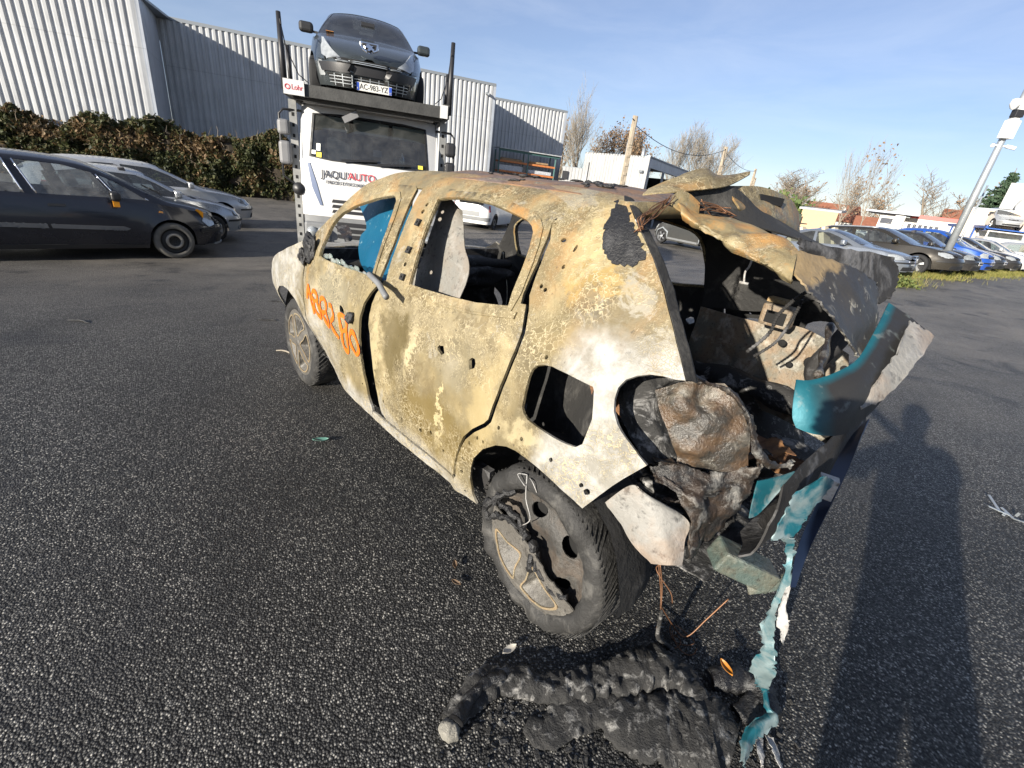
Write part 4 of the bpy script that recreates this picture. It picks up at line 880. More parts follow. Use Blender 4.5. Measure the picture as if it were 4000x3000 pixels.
sheet('cab_front', [(-1.08, .95), (1.08, .95), (1.08, 2.2), (1.06, 2.56), (.8, 2.62), (-.8, 2.62), (-1.06, 2.56), (-1.08, 2.2)], [ws], tfront, .09, M_cabw, truck, .02, .06)
V, F = cdt(ws, [], .12); mesh_obj('windscreen', tfront(V, -.012), F, M_glass, truck)
wi = [(y * .965, (z - 2.13) * .95 + 2.13) for y, z in ws]; sheet('windscreen_seal', ws, [wi], lambda V: tfront(V, .004), .08, M_rubber, truck, .01, .05)
def tside(sd):
    def f(V): return np.stack([V[:, 0], sd * (1.075 - .03 * np.clip(V[:, 1] - 1.9, 0, 2)) * np.ones(len(V)) - sd * .05 * np.clip(V[:, 0] + .28, 0, 1) ** 2 * 10, V[:, 1]], 1)
    return f
for sd in (1, -1):
    sheet('cab_side', [(-1.75, .95), (-.12, .95), (-.10, 1.8), (-.36, 2.48), (-.5, 2.6), (-1.75, 2.6)], [[(-1.2, 1.62), (-.28, 1.58), (-.44, 2.3), (-1.2, 2.34)]], tside(sd), .12, M_cabw, truck, .02)
    V, F = cdt([(-1.2, 1.62), (-.28, 1.58), (-.44, 2.3), (-1.2, 2.34)], [], .2); P = tside(sd)(V); P[:, 1] -= sd * .012; mesh_obj('side_window', P, F, M_glass_dark, truck)
    sheet('air_deflector', [(sd * .93, 1.74), (sd * .84, 1.45), (sd * .76, 1.12), (sd * .80, 1.12), (sd * .91, 1.38), (sd * .97, 1.74)], [], lambda V: tfront(V, .012), .06, simple('deflector_blue_grey', (.13, .16, .24), .25), truck, .03)
    bevel(MB().box((-.03, sd * .86, .70), (.12, .40, .30)).build('headlight_housing', M_tgrey, truck), .04, 3); 
    for k, q in enumerate((.78, .94)): MB().lathe([(.0, .055), (.065, .05), (.08, .02), (.082, -.02)], 18, (.05, sd * q, .70), 'X').build('headlight', M_lens, truck, True)
    for (z, hh, dz) in ((2.20, .22, 0), (1.84, .34, 0)):
        mb = MB().box((-.20, sd * 1.30, z), (.14, .18, hh)); o = bevel(mb.build('mirror', M_tgrey2 if sd < 0 else M_black, truck), .05, 3); MB().box((-.274, sd * 1.30, z), (.01, .14, hh - .06)).build('mirror_glass', M_chrome, o)
    MB().tube([(-.32, sd * 1.05, 2.46), (-.24, sd * 1.30, 2.45), (-.22, sd * 1.36, 2.38), (-.22, sd * 1.36, 1.5), (-.28, sd * 1.2, 1.38), (-.32, sd * 1.07, 1.42)], .018, 8).build('mirror_arm', M_black, truck, True)
    MB().lathe([(.0, .06), (.08, .05), (.10, 0), (.09, -.05)], 14, (-.1, sd * 1.12, 1.33), 'X').build('round_mirror', M_black, truck, True)
MB().box((-.95, 0, 2.61), (1.4, 2.0, .06)).build('cab_roof', M_cabw, truck); MB().box((-1.76, 0, 1.7), (.04, 2.1, 1.75)).build('cab_back', M_cabin, truck); MB().box((-.9, 0, 1.1), (1.6, 2.0, .12)).build('cab_floor', M_cabin, truck)
# lower front: dark grille and grey bumper
sheet('grille_panel', [(-1.06, .55), (1.06, .55), (1.06, .96), (-1.06, .96)], [], lambda V: tfront(V, -.01), .12, M_tgrey, truck, .03)
for i, z in enumerate((1.02, 1.10, 1.18)): sheet('grille_slot', [(-.62, z), (.62, z), (.60, z + .05), (-.60, z + .05)], [], lambda V: tfront(V, .006), .1, M_black, truck, .012)
for i, z in enumerate((.62, .72, .82)): sheet('grille_slot', [(-.55, z), (.55, z), (.55, z + .06), (-.55, z + .06)], [], lambda V: tfront(V, .012), .1, M_black, truck, .012)
sheet('bumper', [(-1.1, .28), (1.1, .28), (1.12, .54), (-1.12, .54)], [], lambda V: tfront(V, .05), .1, M_tgrey2, truck, .05)
# interior
bevel(MB().box((-.42, 0, 1.66), (.42, 1.95, .30)).build('dashboard', simple('truck_dash', (.20, .21, .22), .7), truck), .05)
for y in (-.6, .6):
    mb = MB(); mb.box((-1.2, y, 1.55), (.55, .5, .18)).box((-1.45, y, 1.9), (.16, .48, .6)).box((-1.45, y, 2.28), (.12, .28, .18)); bevel(mb.build('seat', M_seat, truck), .05)
for y in (-.62, 0, .62): bevel(MB().box((-.36, y, 2.35), (.03, .56, .2), M=Matrix.Rotation(.3, 4, 'Y')).build('sun_visor', M_visor, truck), .02)
mb = MB(); P = [(0, .23 * math.cos(a), .23 * math.sin(a)) for a in np.linspace(0, 2 * math.pi, 25)]; T = Matrix.Translation((-.72, .55, 1.85)) @ Matrix.Rotation(-.9, 4, 'Y'); mb.tube([T @ Vector(p) for p in P], .02, 6, False); mb.build('steering_wheel', M_rubber, truck, True)
for y in (-.45, .1): MB().bar((.03, y, 1.83), (-.02, y + .55, 1.88), .018, .03).build('wiper', M_black, truck)
def on_front(y, z, off=.018):
    c = tfront(np.array([[y, z]]), off)[0]; u = tfront(np.array([[y, z + .05]]), off)[0] - c; x = tfront(np.array([[y + .05, z]]), off)[0] - c; return frame(c, Vector(x), Vector(u))
text_mesh('lettering', "JAQU'", .155, M_logo_dark, truck, on_front(-.56, 1.60), .003, sx=1.0); text_mesh('lettering', 'AUTO', .155, M_logo_red, truck, on_front(-.145, 1.605), .003, sx=1.0)
text_mesh('lettering', "-PIECES D'OCCASION-", .066, M_logo_dark, truck, on_front(-.36, 1.485), .003, sx=1.08)['kind'] = 'stuff'
for (y, z, a, b, m_) in ((-.80, 1.98, .06, .11, M_sticker), (-.87, 1.90, .06, .06, M_sticker), (-.79, 1.87, .075, .075, M_sticker_y), (.80, 1.87, .08, .06, M_sticker_y)):
    T = on_front(y, z, .002); o = MB().add([T @ Vector(p) for p in ((-a / 2, -b / 2, 0), (a / 2, -b / 2, 0), (a / 2, b / 2, 0), (-a / 2, b / 2, 0))], [(0, 1, 2, 3)]).build('windscreen_sticker', m_, truck)
tv = MB().box((-.33, .1, 2.0), (.03, .14, .10)).build('phone_holder', M_tgrey2, truck); bt = MB().lathe([(0, 0), (.04, 0), (.04, .16), (.015, .22), (.015, .26), (0, .26)], 12, (-.28, .5, 1.8), 'Z').build('bottle', M_glass_clear, truck, True)
MB().tube([(-.30, -.22, 2.6), (-.10, -.26, 2.52)], .015, 6).box((-.06, -.30, 2.46), (.08, .24, .09), M=Matrix.Rotation(.5, 4, 'X')).build('kerb_mirror', M_tgrey2, truck)
# chassis, wheels
MB().box((-3.5, 0, .75), (5.6, .9, .3)).build('chassis', M_black, truck)
for (x, y) in ((-1.15, .95), (-1.15, -.95), (-5.2, .95), (-5.2, -.95)): w_ = wheel(truck, .46, 'steel', M_tyre, .28); w_.location = (x, y, .46); w_.rotation_euler = (0, 0, 0 if y > 0 else math.pi)
for sd in (1, -1): bevel(MB().box((-1.15, sd * 1.0, .98), (1.15, .22, .10)).build('mudguard', M_tgrey, truck), .05); MB().box((-.55, sd * 1.0, .5), (.5, .25, .35)).build('step', M_tgrey, truck)
# loading deck above the cab
deck = empty('loading_deck', TPOS, trz, 'dark steel upper loading deck above the truck cab', 'loading deck')
DZ = 2.60; bevel(MB().box((-2.4, 0, DZ + .10), (5.1, 2.24, .13)).build('deck_plate', M_deck, deck), .02)
MB().prism([(-1.14, .02), (1.14, .02), (1.14, .18), (-1.14, .18)], lambda p: (.13, p[0], DZ + p[1]), lambda p: (.19, p[0], DZ + p[1])).build('front_beam', M_deck, deck)
for i in range(19): MB().box((-.05 - i * .28, 0, DZ + .01), (.09, 2.2, .05)).build('deck_rib', M_deck, deck)
for sd in (1, -1):
    MB().box((-2.4, sd * 1.16, DZ + .12), (5.1, .10, .20)).build('side_rail', M_deck, deck)
    if sd > 0: MB().box((.1, sd * 1.12, DZ + .11), (.2, .12, .18)).build('end_plate', M_cabw, deck)
    T = frame((.235, sd * 1.34, DZ + .16), (0, 1, 0), (0, 0, 1)); 
    MB().tube([(-.05, sd * 1.22, DZ + .1), (-.14, sd * 1.25, DZ + 1.05 if sd < 0 else DZ + 1.1)], [.045, .032], 8).build('stake', M_black, deck, True)
    MB().tube([(-.6, sd * 1.22, DZ + .2), (-.62, sd * 1.24, DZ + .75)], .03, 8).build('stake', M_black, deck, True)
    mb = MB(); mb.box((-.30, sd * 1.17, 1.45), (.05, .11, 2.3)); o = mb.build('support_post', M_perf, deck)
    for i in range(14): MB().box((-.272, sd * 1.17, .45 + i * .15), (.006, .035, .05)).build('hole', M_seam, o)
    for a, b in (((-.05, sd * 1.22, DZ + .95), (-.6, sd * 1.23, DZ + .65)), ((-.6, sd * 1.23, DZ + .65), (-2.4, sd * 1.2, DZ + .5))): MB().tube([a, ((a[0] + b[0]) / 2, a[1], (a[2] + b[2]) / 2 - .08), b], .008, 5).build('guard_cable', M_wire, deck, True)
MB().box((.19, -1.05, DZ + .11), (.08, .28, .19)).build('name_plate', M_cabw, deck)
text_mesh('lettering', 'Lohr', .095, M_logo_red, deck, frame((.233, -1.005, DZ + .11), (0, 1, 0), (0, 0, 1)), .002, sx=.85)
MB().lathe([(.022, .0), (.034, .004), (.034, -.004)], 20, (.235, -1.135, DZ + .11), 'X', closed=True).build('emblem', M_logo_red, deck)

# ---------------------------------------------------------------- grey hatchback carried on the deck
P_grey308 = paint('dark_teal_grey_paint', (.045, .056, .062), .06, .5)
up = Car('carried_hatchback', 'dark grey hatchback riding nose out above the truck cab', 4.28, .905, 1.50, 2.61, .93, .315,
         [(0, 1.0), (.05, 1.15), (.25, 1.38), (.6, 1.47), (1.3, 1.50), (1.9, 1.48), (2.3, 1.38), (2.75, 1.14), (3.05, 1.0), (3.4, .93), (3.8, .83), (4.15, .69), (4.28, .60)],
         [(0, .96), (.5, .97), (1.5, .94), (2.6, .92), (3.1, .90), (3.55, .82), (4.0, .68), (4.28, .54)], P_grey308, nf=2.9, rake_f=.30, sp=.06, glass=M_glass_dark)
up.build([[(.45, 1.03), (.6, 1.30), (1.1, 1.39), (1.45, 1.40), (1.52, 1.0)], [(1.6, 1.0), (1.54, 1.40), (2.05, 1.37), (2.4, 1.25), (2.85, .97)]], [('windscreen', [(2.08, -.62), (3.02, -.76), (3.02, .76), (2.08, .62)]), ('rear_window', [(.1, -.58), (.3, -.58), (.3, .58), (.1, .58)])], wheels='alloy')
up.cabin(.34, ((.3, 2), (-.6, 2)), .95)
for sd in (1, -1):
    hl = [(.43, .60), (.58, .57), (.74, .62), (.86, .74), (.90, .86), (.80, .83), (.60, .70)]; up.frontp('headlight', hl if sd > 0 else up.mirror2(hl), M_lens, .008)
    fg = [(.66, .36), (.80, .36), (.84, .52), (.80, .56), (.70, .54)]; up.frontp('fog_light', fg if sd > 0 else up.mirror2(fg), M_lens, .008)
    ar = [(.62, .555), (.88, .575), (.88, .61), (.66, .60)]; up.frontp('bumper_fin', ar if sd > 0 else up.mirror2(ar), P_grey308, .02)
    up.wing_mirror(2.72, 1.0, sd, M_black if sd < 0 else P_grey308); up.handle(1.8, .84, sd)
    up.seam([(1.55, .94), (1.56, .6), (1.5, .26)], sd); up.seam([(2.78, .9), (2.76, .5), (2.7, .26)], sd)
up.frontp('upper_grille', [(-.40, .535), (.40, .535), (.52, .60), (-.52, .60)], M_seam, .004); up.frontp('lower_grille', [(-.50, .25), (.50, .25), (.62, .40), (-.62, .40)], M_seam, .004)
for i in range(3): z = .285 + i * .04; up.frontp('grille_bar', [(-.57, z), (.57, z), (.57, z + .01), (-.57, z + .01)], M_galv, .007)
for i in range(9): y = -.48 + i * .12; up.frontp('grille_bar', [(y, .25), (y + .012, .25), (y + .012, .40), (y, .40)], M_galv, .007)
for i in range(2): z = .553 + i * .022; up.frontp('grille_bar', [(-.44, z), (.44, z), (.45, z + .007), (-.45, z + .007)], M_galv, .007)
up.frontp('grille_beam', [(-.70, .42), (.70, .42), (.78, .535), (-.78, .535)], M_black, .022)
up.plate(.06, .285, 'AC-983-YZ', off=.05)
em = up.frontp('emblem_shield', [(-.11, .76), (0, .70), (.11, .76), (.12, .84), (-.12, .84)], M_chrome, .012, sp=.03); up.frontp('emblem_field', [(-.085, .77), (0, .72), (.085, .77), (.095, .825), (-.095, .825)], M_rubber, .030, sp=.03, parent=em)
lion = [(-.05, .735), (-.02, .755), (.0, .735), (.03, .74), (.01, .765), (.045, .775), (.06, .76), (.065, .785), (.03, .80), (.045, .815), (.01, .82), (-.02, .80), (-.05, .805), (-.03, .78), (-.055, .765)]
up.frontp('emblem_lion', [(-y, z) for y, z in lion], M_chrome, .048, sp=.03, parent=em)
o = MB().box((.62 + .0, .05, 1.02), (.01, .03, .12)).build('red_pendant', M_logo_red, up.root); MB().box((.45, .02, 1.28), (.05, .22, .06)).build('interior_mirror', M_black, up.root)
c = up.shell(np.array([(2.92, -.55)]), .004)[0]; MB().box(c, (.09, .12, .004)).build('windscreen_sticker', simple('orange_sticker', (.6, .25, .05), .6), up.root)
T3 = Vector((.345, -.94)).normalized(); f_ = up.L - up.x0; nose = Vector((TPOS[0], TPOS[1])) + TH * .12 + Vector((-TH.y, TH.x)) * .0
up.root.location = (nose.x - T3.x * f_, nose.y - T3.y * f_, TPOS[2] + DZ + .17); up.root.rotation_euler = (0, .08, math.atan2(T3.y, T3.x))
# white car behind it on the deck, mostly hidden
P_whitecar = paint('white_car_paint', (.62, .62, .61), .12, 0)
up2 = hatch('carried_hatchback', 'white car hidden behind the grey one on the deck', P_whitecar, 3.9, 1.46, detail=False, plate=False, cab=False)
n2 = Vector((TPOS[0], TPOS[1])) - TH * 4.35; n2 = n2 + Vector((-TH.y, TH.x)) * -.12; f2 = up2.L - up2.x0; up2.root.location = (n2.x - TH.x * f2, n2.y - TH.y * f2, TPOS[2] + DZ + .17); up2.root.rotation_euler = (0, 0, trz)
MB().box((-7.0, 0, DZ + .10), (4.1, 2.62, .13)).build('deck_plate', M_deck, deck)
for sd in (1, -1): MB().box((-7.0, sd * 1.2, 1.4), (.14, .14, 2.5)).build('support_post', M_perf, deck)

# ================================================================== other cars in the yard
RH = Vector((.60, -.80)).normalized()
P_bmw = paint('silver_blue_paint', (.24, .265, .30), .10, .65); P_brown = paint('dark_brown_paint', (.030, .026, .020), .10, .5); P_black = paint('black_paint', (.010, .010, .012), .12, .2); P_blue = paint('bright_blue_paint', (.006, .065, .34), .08, .15); P_dgrey = paint('dark_grey_paint', (.035, .038, .044), .12, .5); P_grey = paint('mid_grey_paint', (.06, .062, .062), .12, .4)
b = hatch('coupe', 'silver coupe with beige seats, first car of the right row', P_bmw, 4.45, 1.36, .88, coupe=True, light='slant', txt='DJ-256-MA', nf=3.2, seatm=M_seat_tan, grille=False, R=.32)
for sd in (1, -1): o = b.frontp('kidney_grille', [(sd * .03, .60), (sd * .20, .60), (sd * .23, .68), (sd * .04, .69)], M_chrome, .010); b.frontp('kidney_slats', [(sd * .05, .615), (sd * .19, .615), (sd * .21, .668), (sd * .055, .675)], M_rubber, .018, parent=o)
nose_at(b, (11.05, 13.85), RH)
a_ = hatch('estate_car', 'dark brown estate with pale roof rails, second in the right row', P_brown, 4.65, 1.46, .91, estate=True, light='slant', roofbars=True, plate=False, nf=3.0, R=.325)
nose_at(a_, (13.75, 15.45), RH)
k_ = hatch('small_suv', 'black compact with a white number plate between brown estate and blue car', P_black, 3.75, 1.40, .82, light='box', lensm=M_lens_dark, txt='BX-608-TL'); nose_at(k_, (15.75, 17.05), RH)
pd = hatch('city_car', 'bright blue tall city car in the right row', P_blue, 3.55, 1.56, .80, light='box', txt='AM-241-NQ', nf=3.8, rf=.2); nose_at(pd, (17.75, 18.75), RH)
d1 = hatch('hatchback', 'dark grey hatchback just right of the bright blue car', P_dgrey, 4.0, 1.45, .85, light='slant'); nose_at(d1, (20.0, 20.6), RH)
d2 = hatch('estate_car', 'black estate car before the last silver one in the right row', P_black, 4.4, 1.46, .87, light='slant', estate=True, plate=False); nose_at(d2, (22.3, 22.3), RH)
d3 = hatch('hatchback', 'silver hatchback at the right edge of the picture', P_silver2, 4.0, 1.46, .86, light='slant', plate=False); nose_at(d3, (24.8, 23.9), RH)
bk = hatch('estate_car', 'dark blue car with roof bars behind the silver coupe', P_dark, 4.3, 1.42, .86, estate=True, roofbars=True, plate=False); nose_at(bk, (12.6, 19.2), RH)
MB().box((-.55, 0, 1.50), (.05, 1.25, .04)).build('cross_bar', M_black, bk.root); MB().box((.15, 0, 1.50), (.05, 1.25, .04)).build('cross_bar', M_black, bk.root)
suv = hatch('suv', 'grey off road car seen through the wreck rear opening', P_grey, 4.4, 1.70, .88, estate=True, light='box', R=.345, plate=False)
for sd in (1, -1):
    suv.sidep('arch_flare', [(suv.ra - .44, .30), (suv.ra - .42, .62), (suv.ra, .80), (suv.ra + .42, .62), (suv.ra + .44, .30), (suv.ra + .41, .30), (suv.ra + .36, .58), (suv.ra, .73), (suv.ra - .36, .58), (suv.ra - .41, .30)], M_galv, sd, .015); suv.sidep('arch_flare', [(suv.fa - .44, .30), (suv.fa - .42, .62), (suv.fa, .80), (suv.fa + .42, .62), (suv.fa + .44, .30), (suv.fa + .41, .30), (suv.fa + .36, .58), (suv.fa, .73), (suv.fa - .36, .58), (suv.fa - .41, .30)], M_galv, sd, .015); suv.sidep('sill_cover', [(1.2, .27), (3.1, .27), (3.1, .36), (1.2, .36)], M_tgrey, sd, .02)
suv.place((8.2, 24.4, -.45), Vector((-.55, .835)).normalized())
# white van behind the truck, seen through the wreck
van = Car('delivery_van', 'white van parked behind, rear end seen through the wreck side window', 4.3, .90, 1.85, 2.7, .85, .32, [(0, 1.7), (.06, 1.8), (.3, 1.84), (1.5, 1.85), (2.5, 1.80), (2.9, 1.6), (3.3, 1.2), (3.55, 1.05), (4.1, .85), (4.3, .7)], [(0, 1.0), (2.9, 1.0), (3.5, .95), (4.1, .75), (4.3, .6)], P_whitecar, nr=9, tumble=.10, rake_r=.03)
van.build([], [('windscreen', [(2.75, -.6), (3.45, -.7), (3.45, .7), (2.75, .6)])])
for sd in (1, -1): van.frontp('tail_light', [(sd * .78, .75), (sd * .87, .75), (sd * .87, 1.0), (sd * .78, 1.0)], M_red_lens, .008, rear=True)
van.plate(0, .62, '', rear=True, band=False); van.frontp('bumper', [(-.85, .38), (.85, .38), (.85, .52), (-.85, .52)], M_tgrey, .03, rear=True); van.frontp('plate_recess', [(-.4, .54), (.4, .54), (.4, .74), (-.4, .74)], M_tgrey, .004, rear=True)
van.place((-2.2, 22.8, -.52), Vector((.25, .97)).normalized())
# far lot: small cars in the distance
base = hatch('far_car', 'x', P_silver, 4.0, 1.45, sp=.16, detail=False, cab=False, plate=False); base.root['group'] = 'cars in the far lot'
far = [((24.0, 36.0), P_whitecar, 'white car, first of the far lot beside the tan shed'), ((27.0, 33.5), P_dgrey, 'dark grey car in the far lot behind the bright blue roof'), ((29.0, 31.5), P_silver2, 'silver car in the far lot left of the camera mast'), ((30.5, 34.5), P_whitecar, 'white car in the far lot below the red band'), ((25.2, 29.0), P_black, 'black car close behind the right row, left of the mast'), ((27.3, 26.6), P_silver, 'silver car close behind the right row by the mast foot')]
for i, (p, m_, lb) in enumerate(far):
    c = base.root if i == 0 else copy_tree(base.root); c['label'] = lb; c.location = (p[0], p[1], float(gz(*p))); c.rotation_euler = (0, 0, math.atan2(-.8, .6) + .1 * (i % 3))
    for ch in c.children:
        if ch.name.startswith(('body', 'upper_body', 'wing_mirror', 'bumper_strip')):
            if ch.data.materials[0] != m_: ch.data = ch.data.copy() if i else ch.data; ch.data.materials[0] = m_
# blue car carrier with a silver car on top
P_cblue = simple('carrier_blue', (.02, .08, .30), .4, var=.2)
cc = empty('car_carrier', (33.2, 35.2, .2), 0, 'white cabbed car carrier with blue upper frame at the far right', 'truck'); ch_ = math.atan2(-.80, -.35); cc.rotation_euler.z = ch_
def ccb(n, c, d, m_, bv=.05): return bevel(MB().box(c, d).build(n, m_, cc), bv)
ccb('cab', (-.9, 0, 1.15), (1.7, 2.2, 1.2), M_cabw, .12); ccb('cab_top', (-1.0, 0, 2.12), (1.5, 2.1, .10), M_cabw)
for sd in (1, -1): ccb('pillar', (-.25, sd * .98, 1.9), (.10, .1, .5), M_cabw, .02)
ccb('cab_rear_wall', (-1.72, 0, 1.9), (.06, 2.1, .6), M_cabw, .02)
mesh_obj('windscreen', [(-.06, -.95, 1.70), (-.06, .95, 1.70), (-.28, .95, 2.12), (-.28, -.95, 2.12)], [(0, 1, 2, 3)], M_glass, cc, False)
for sd in (1, -1): MB().box((-3.8, sd * 1.25, 2.35), (7.6, .12, .18)).build('rail', P_cblue, cc); 
for x in (-.2, -2.0, -4.2, -6.5):
    for sd in (1, -1): MB().box((x, sd * 1.25, 1.2 if x < -1 else 2.3), (.12, .1, 2.4 if x < -1 else .3)).build('post', P_cblue, cc)
MB().box((-3.8, 0, 2.28), (7.6, 2.4, .08)).build('upper_deck', P_cblue, cc); MB().box((-4.2, 0, .7), (6.0, 2.3, .2)).build('lower_deck', P_cblue, cc)
for (x, y) in ((-.9, .95), (-.9, -.95), (-4.5, .95), (-4.5, -.95)): w_ = wheel(cc, .45, 'steel', M_tyre, .28); w_.location = (x, y, .45); w_.rotation_euler = (0, 0, 0 if y > 0 else math.pi)
vw = hatch('carried_hatchback', 'silver hatchback on top of the blue car carrier', P_silver2, 4.0, 1.46, light='slant', cab=False, plate=False, detail=False); vw.root.location = (33.2 - .35 * -1.0 * 0 + math.cos(ch_) * -2.2, 35.2 + math.sin(ch_) * -2.2, .2 + 2.33); vw.root.rotation_euler = (0, 0, ch_)
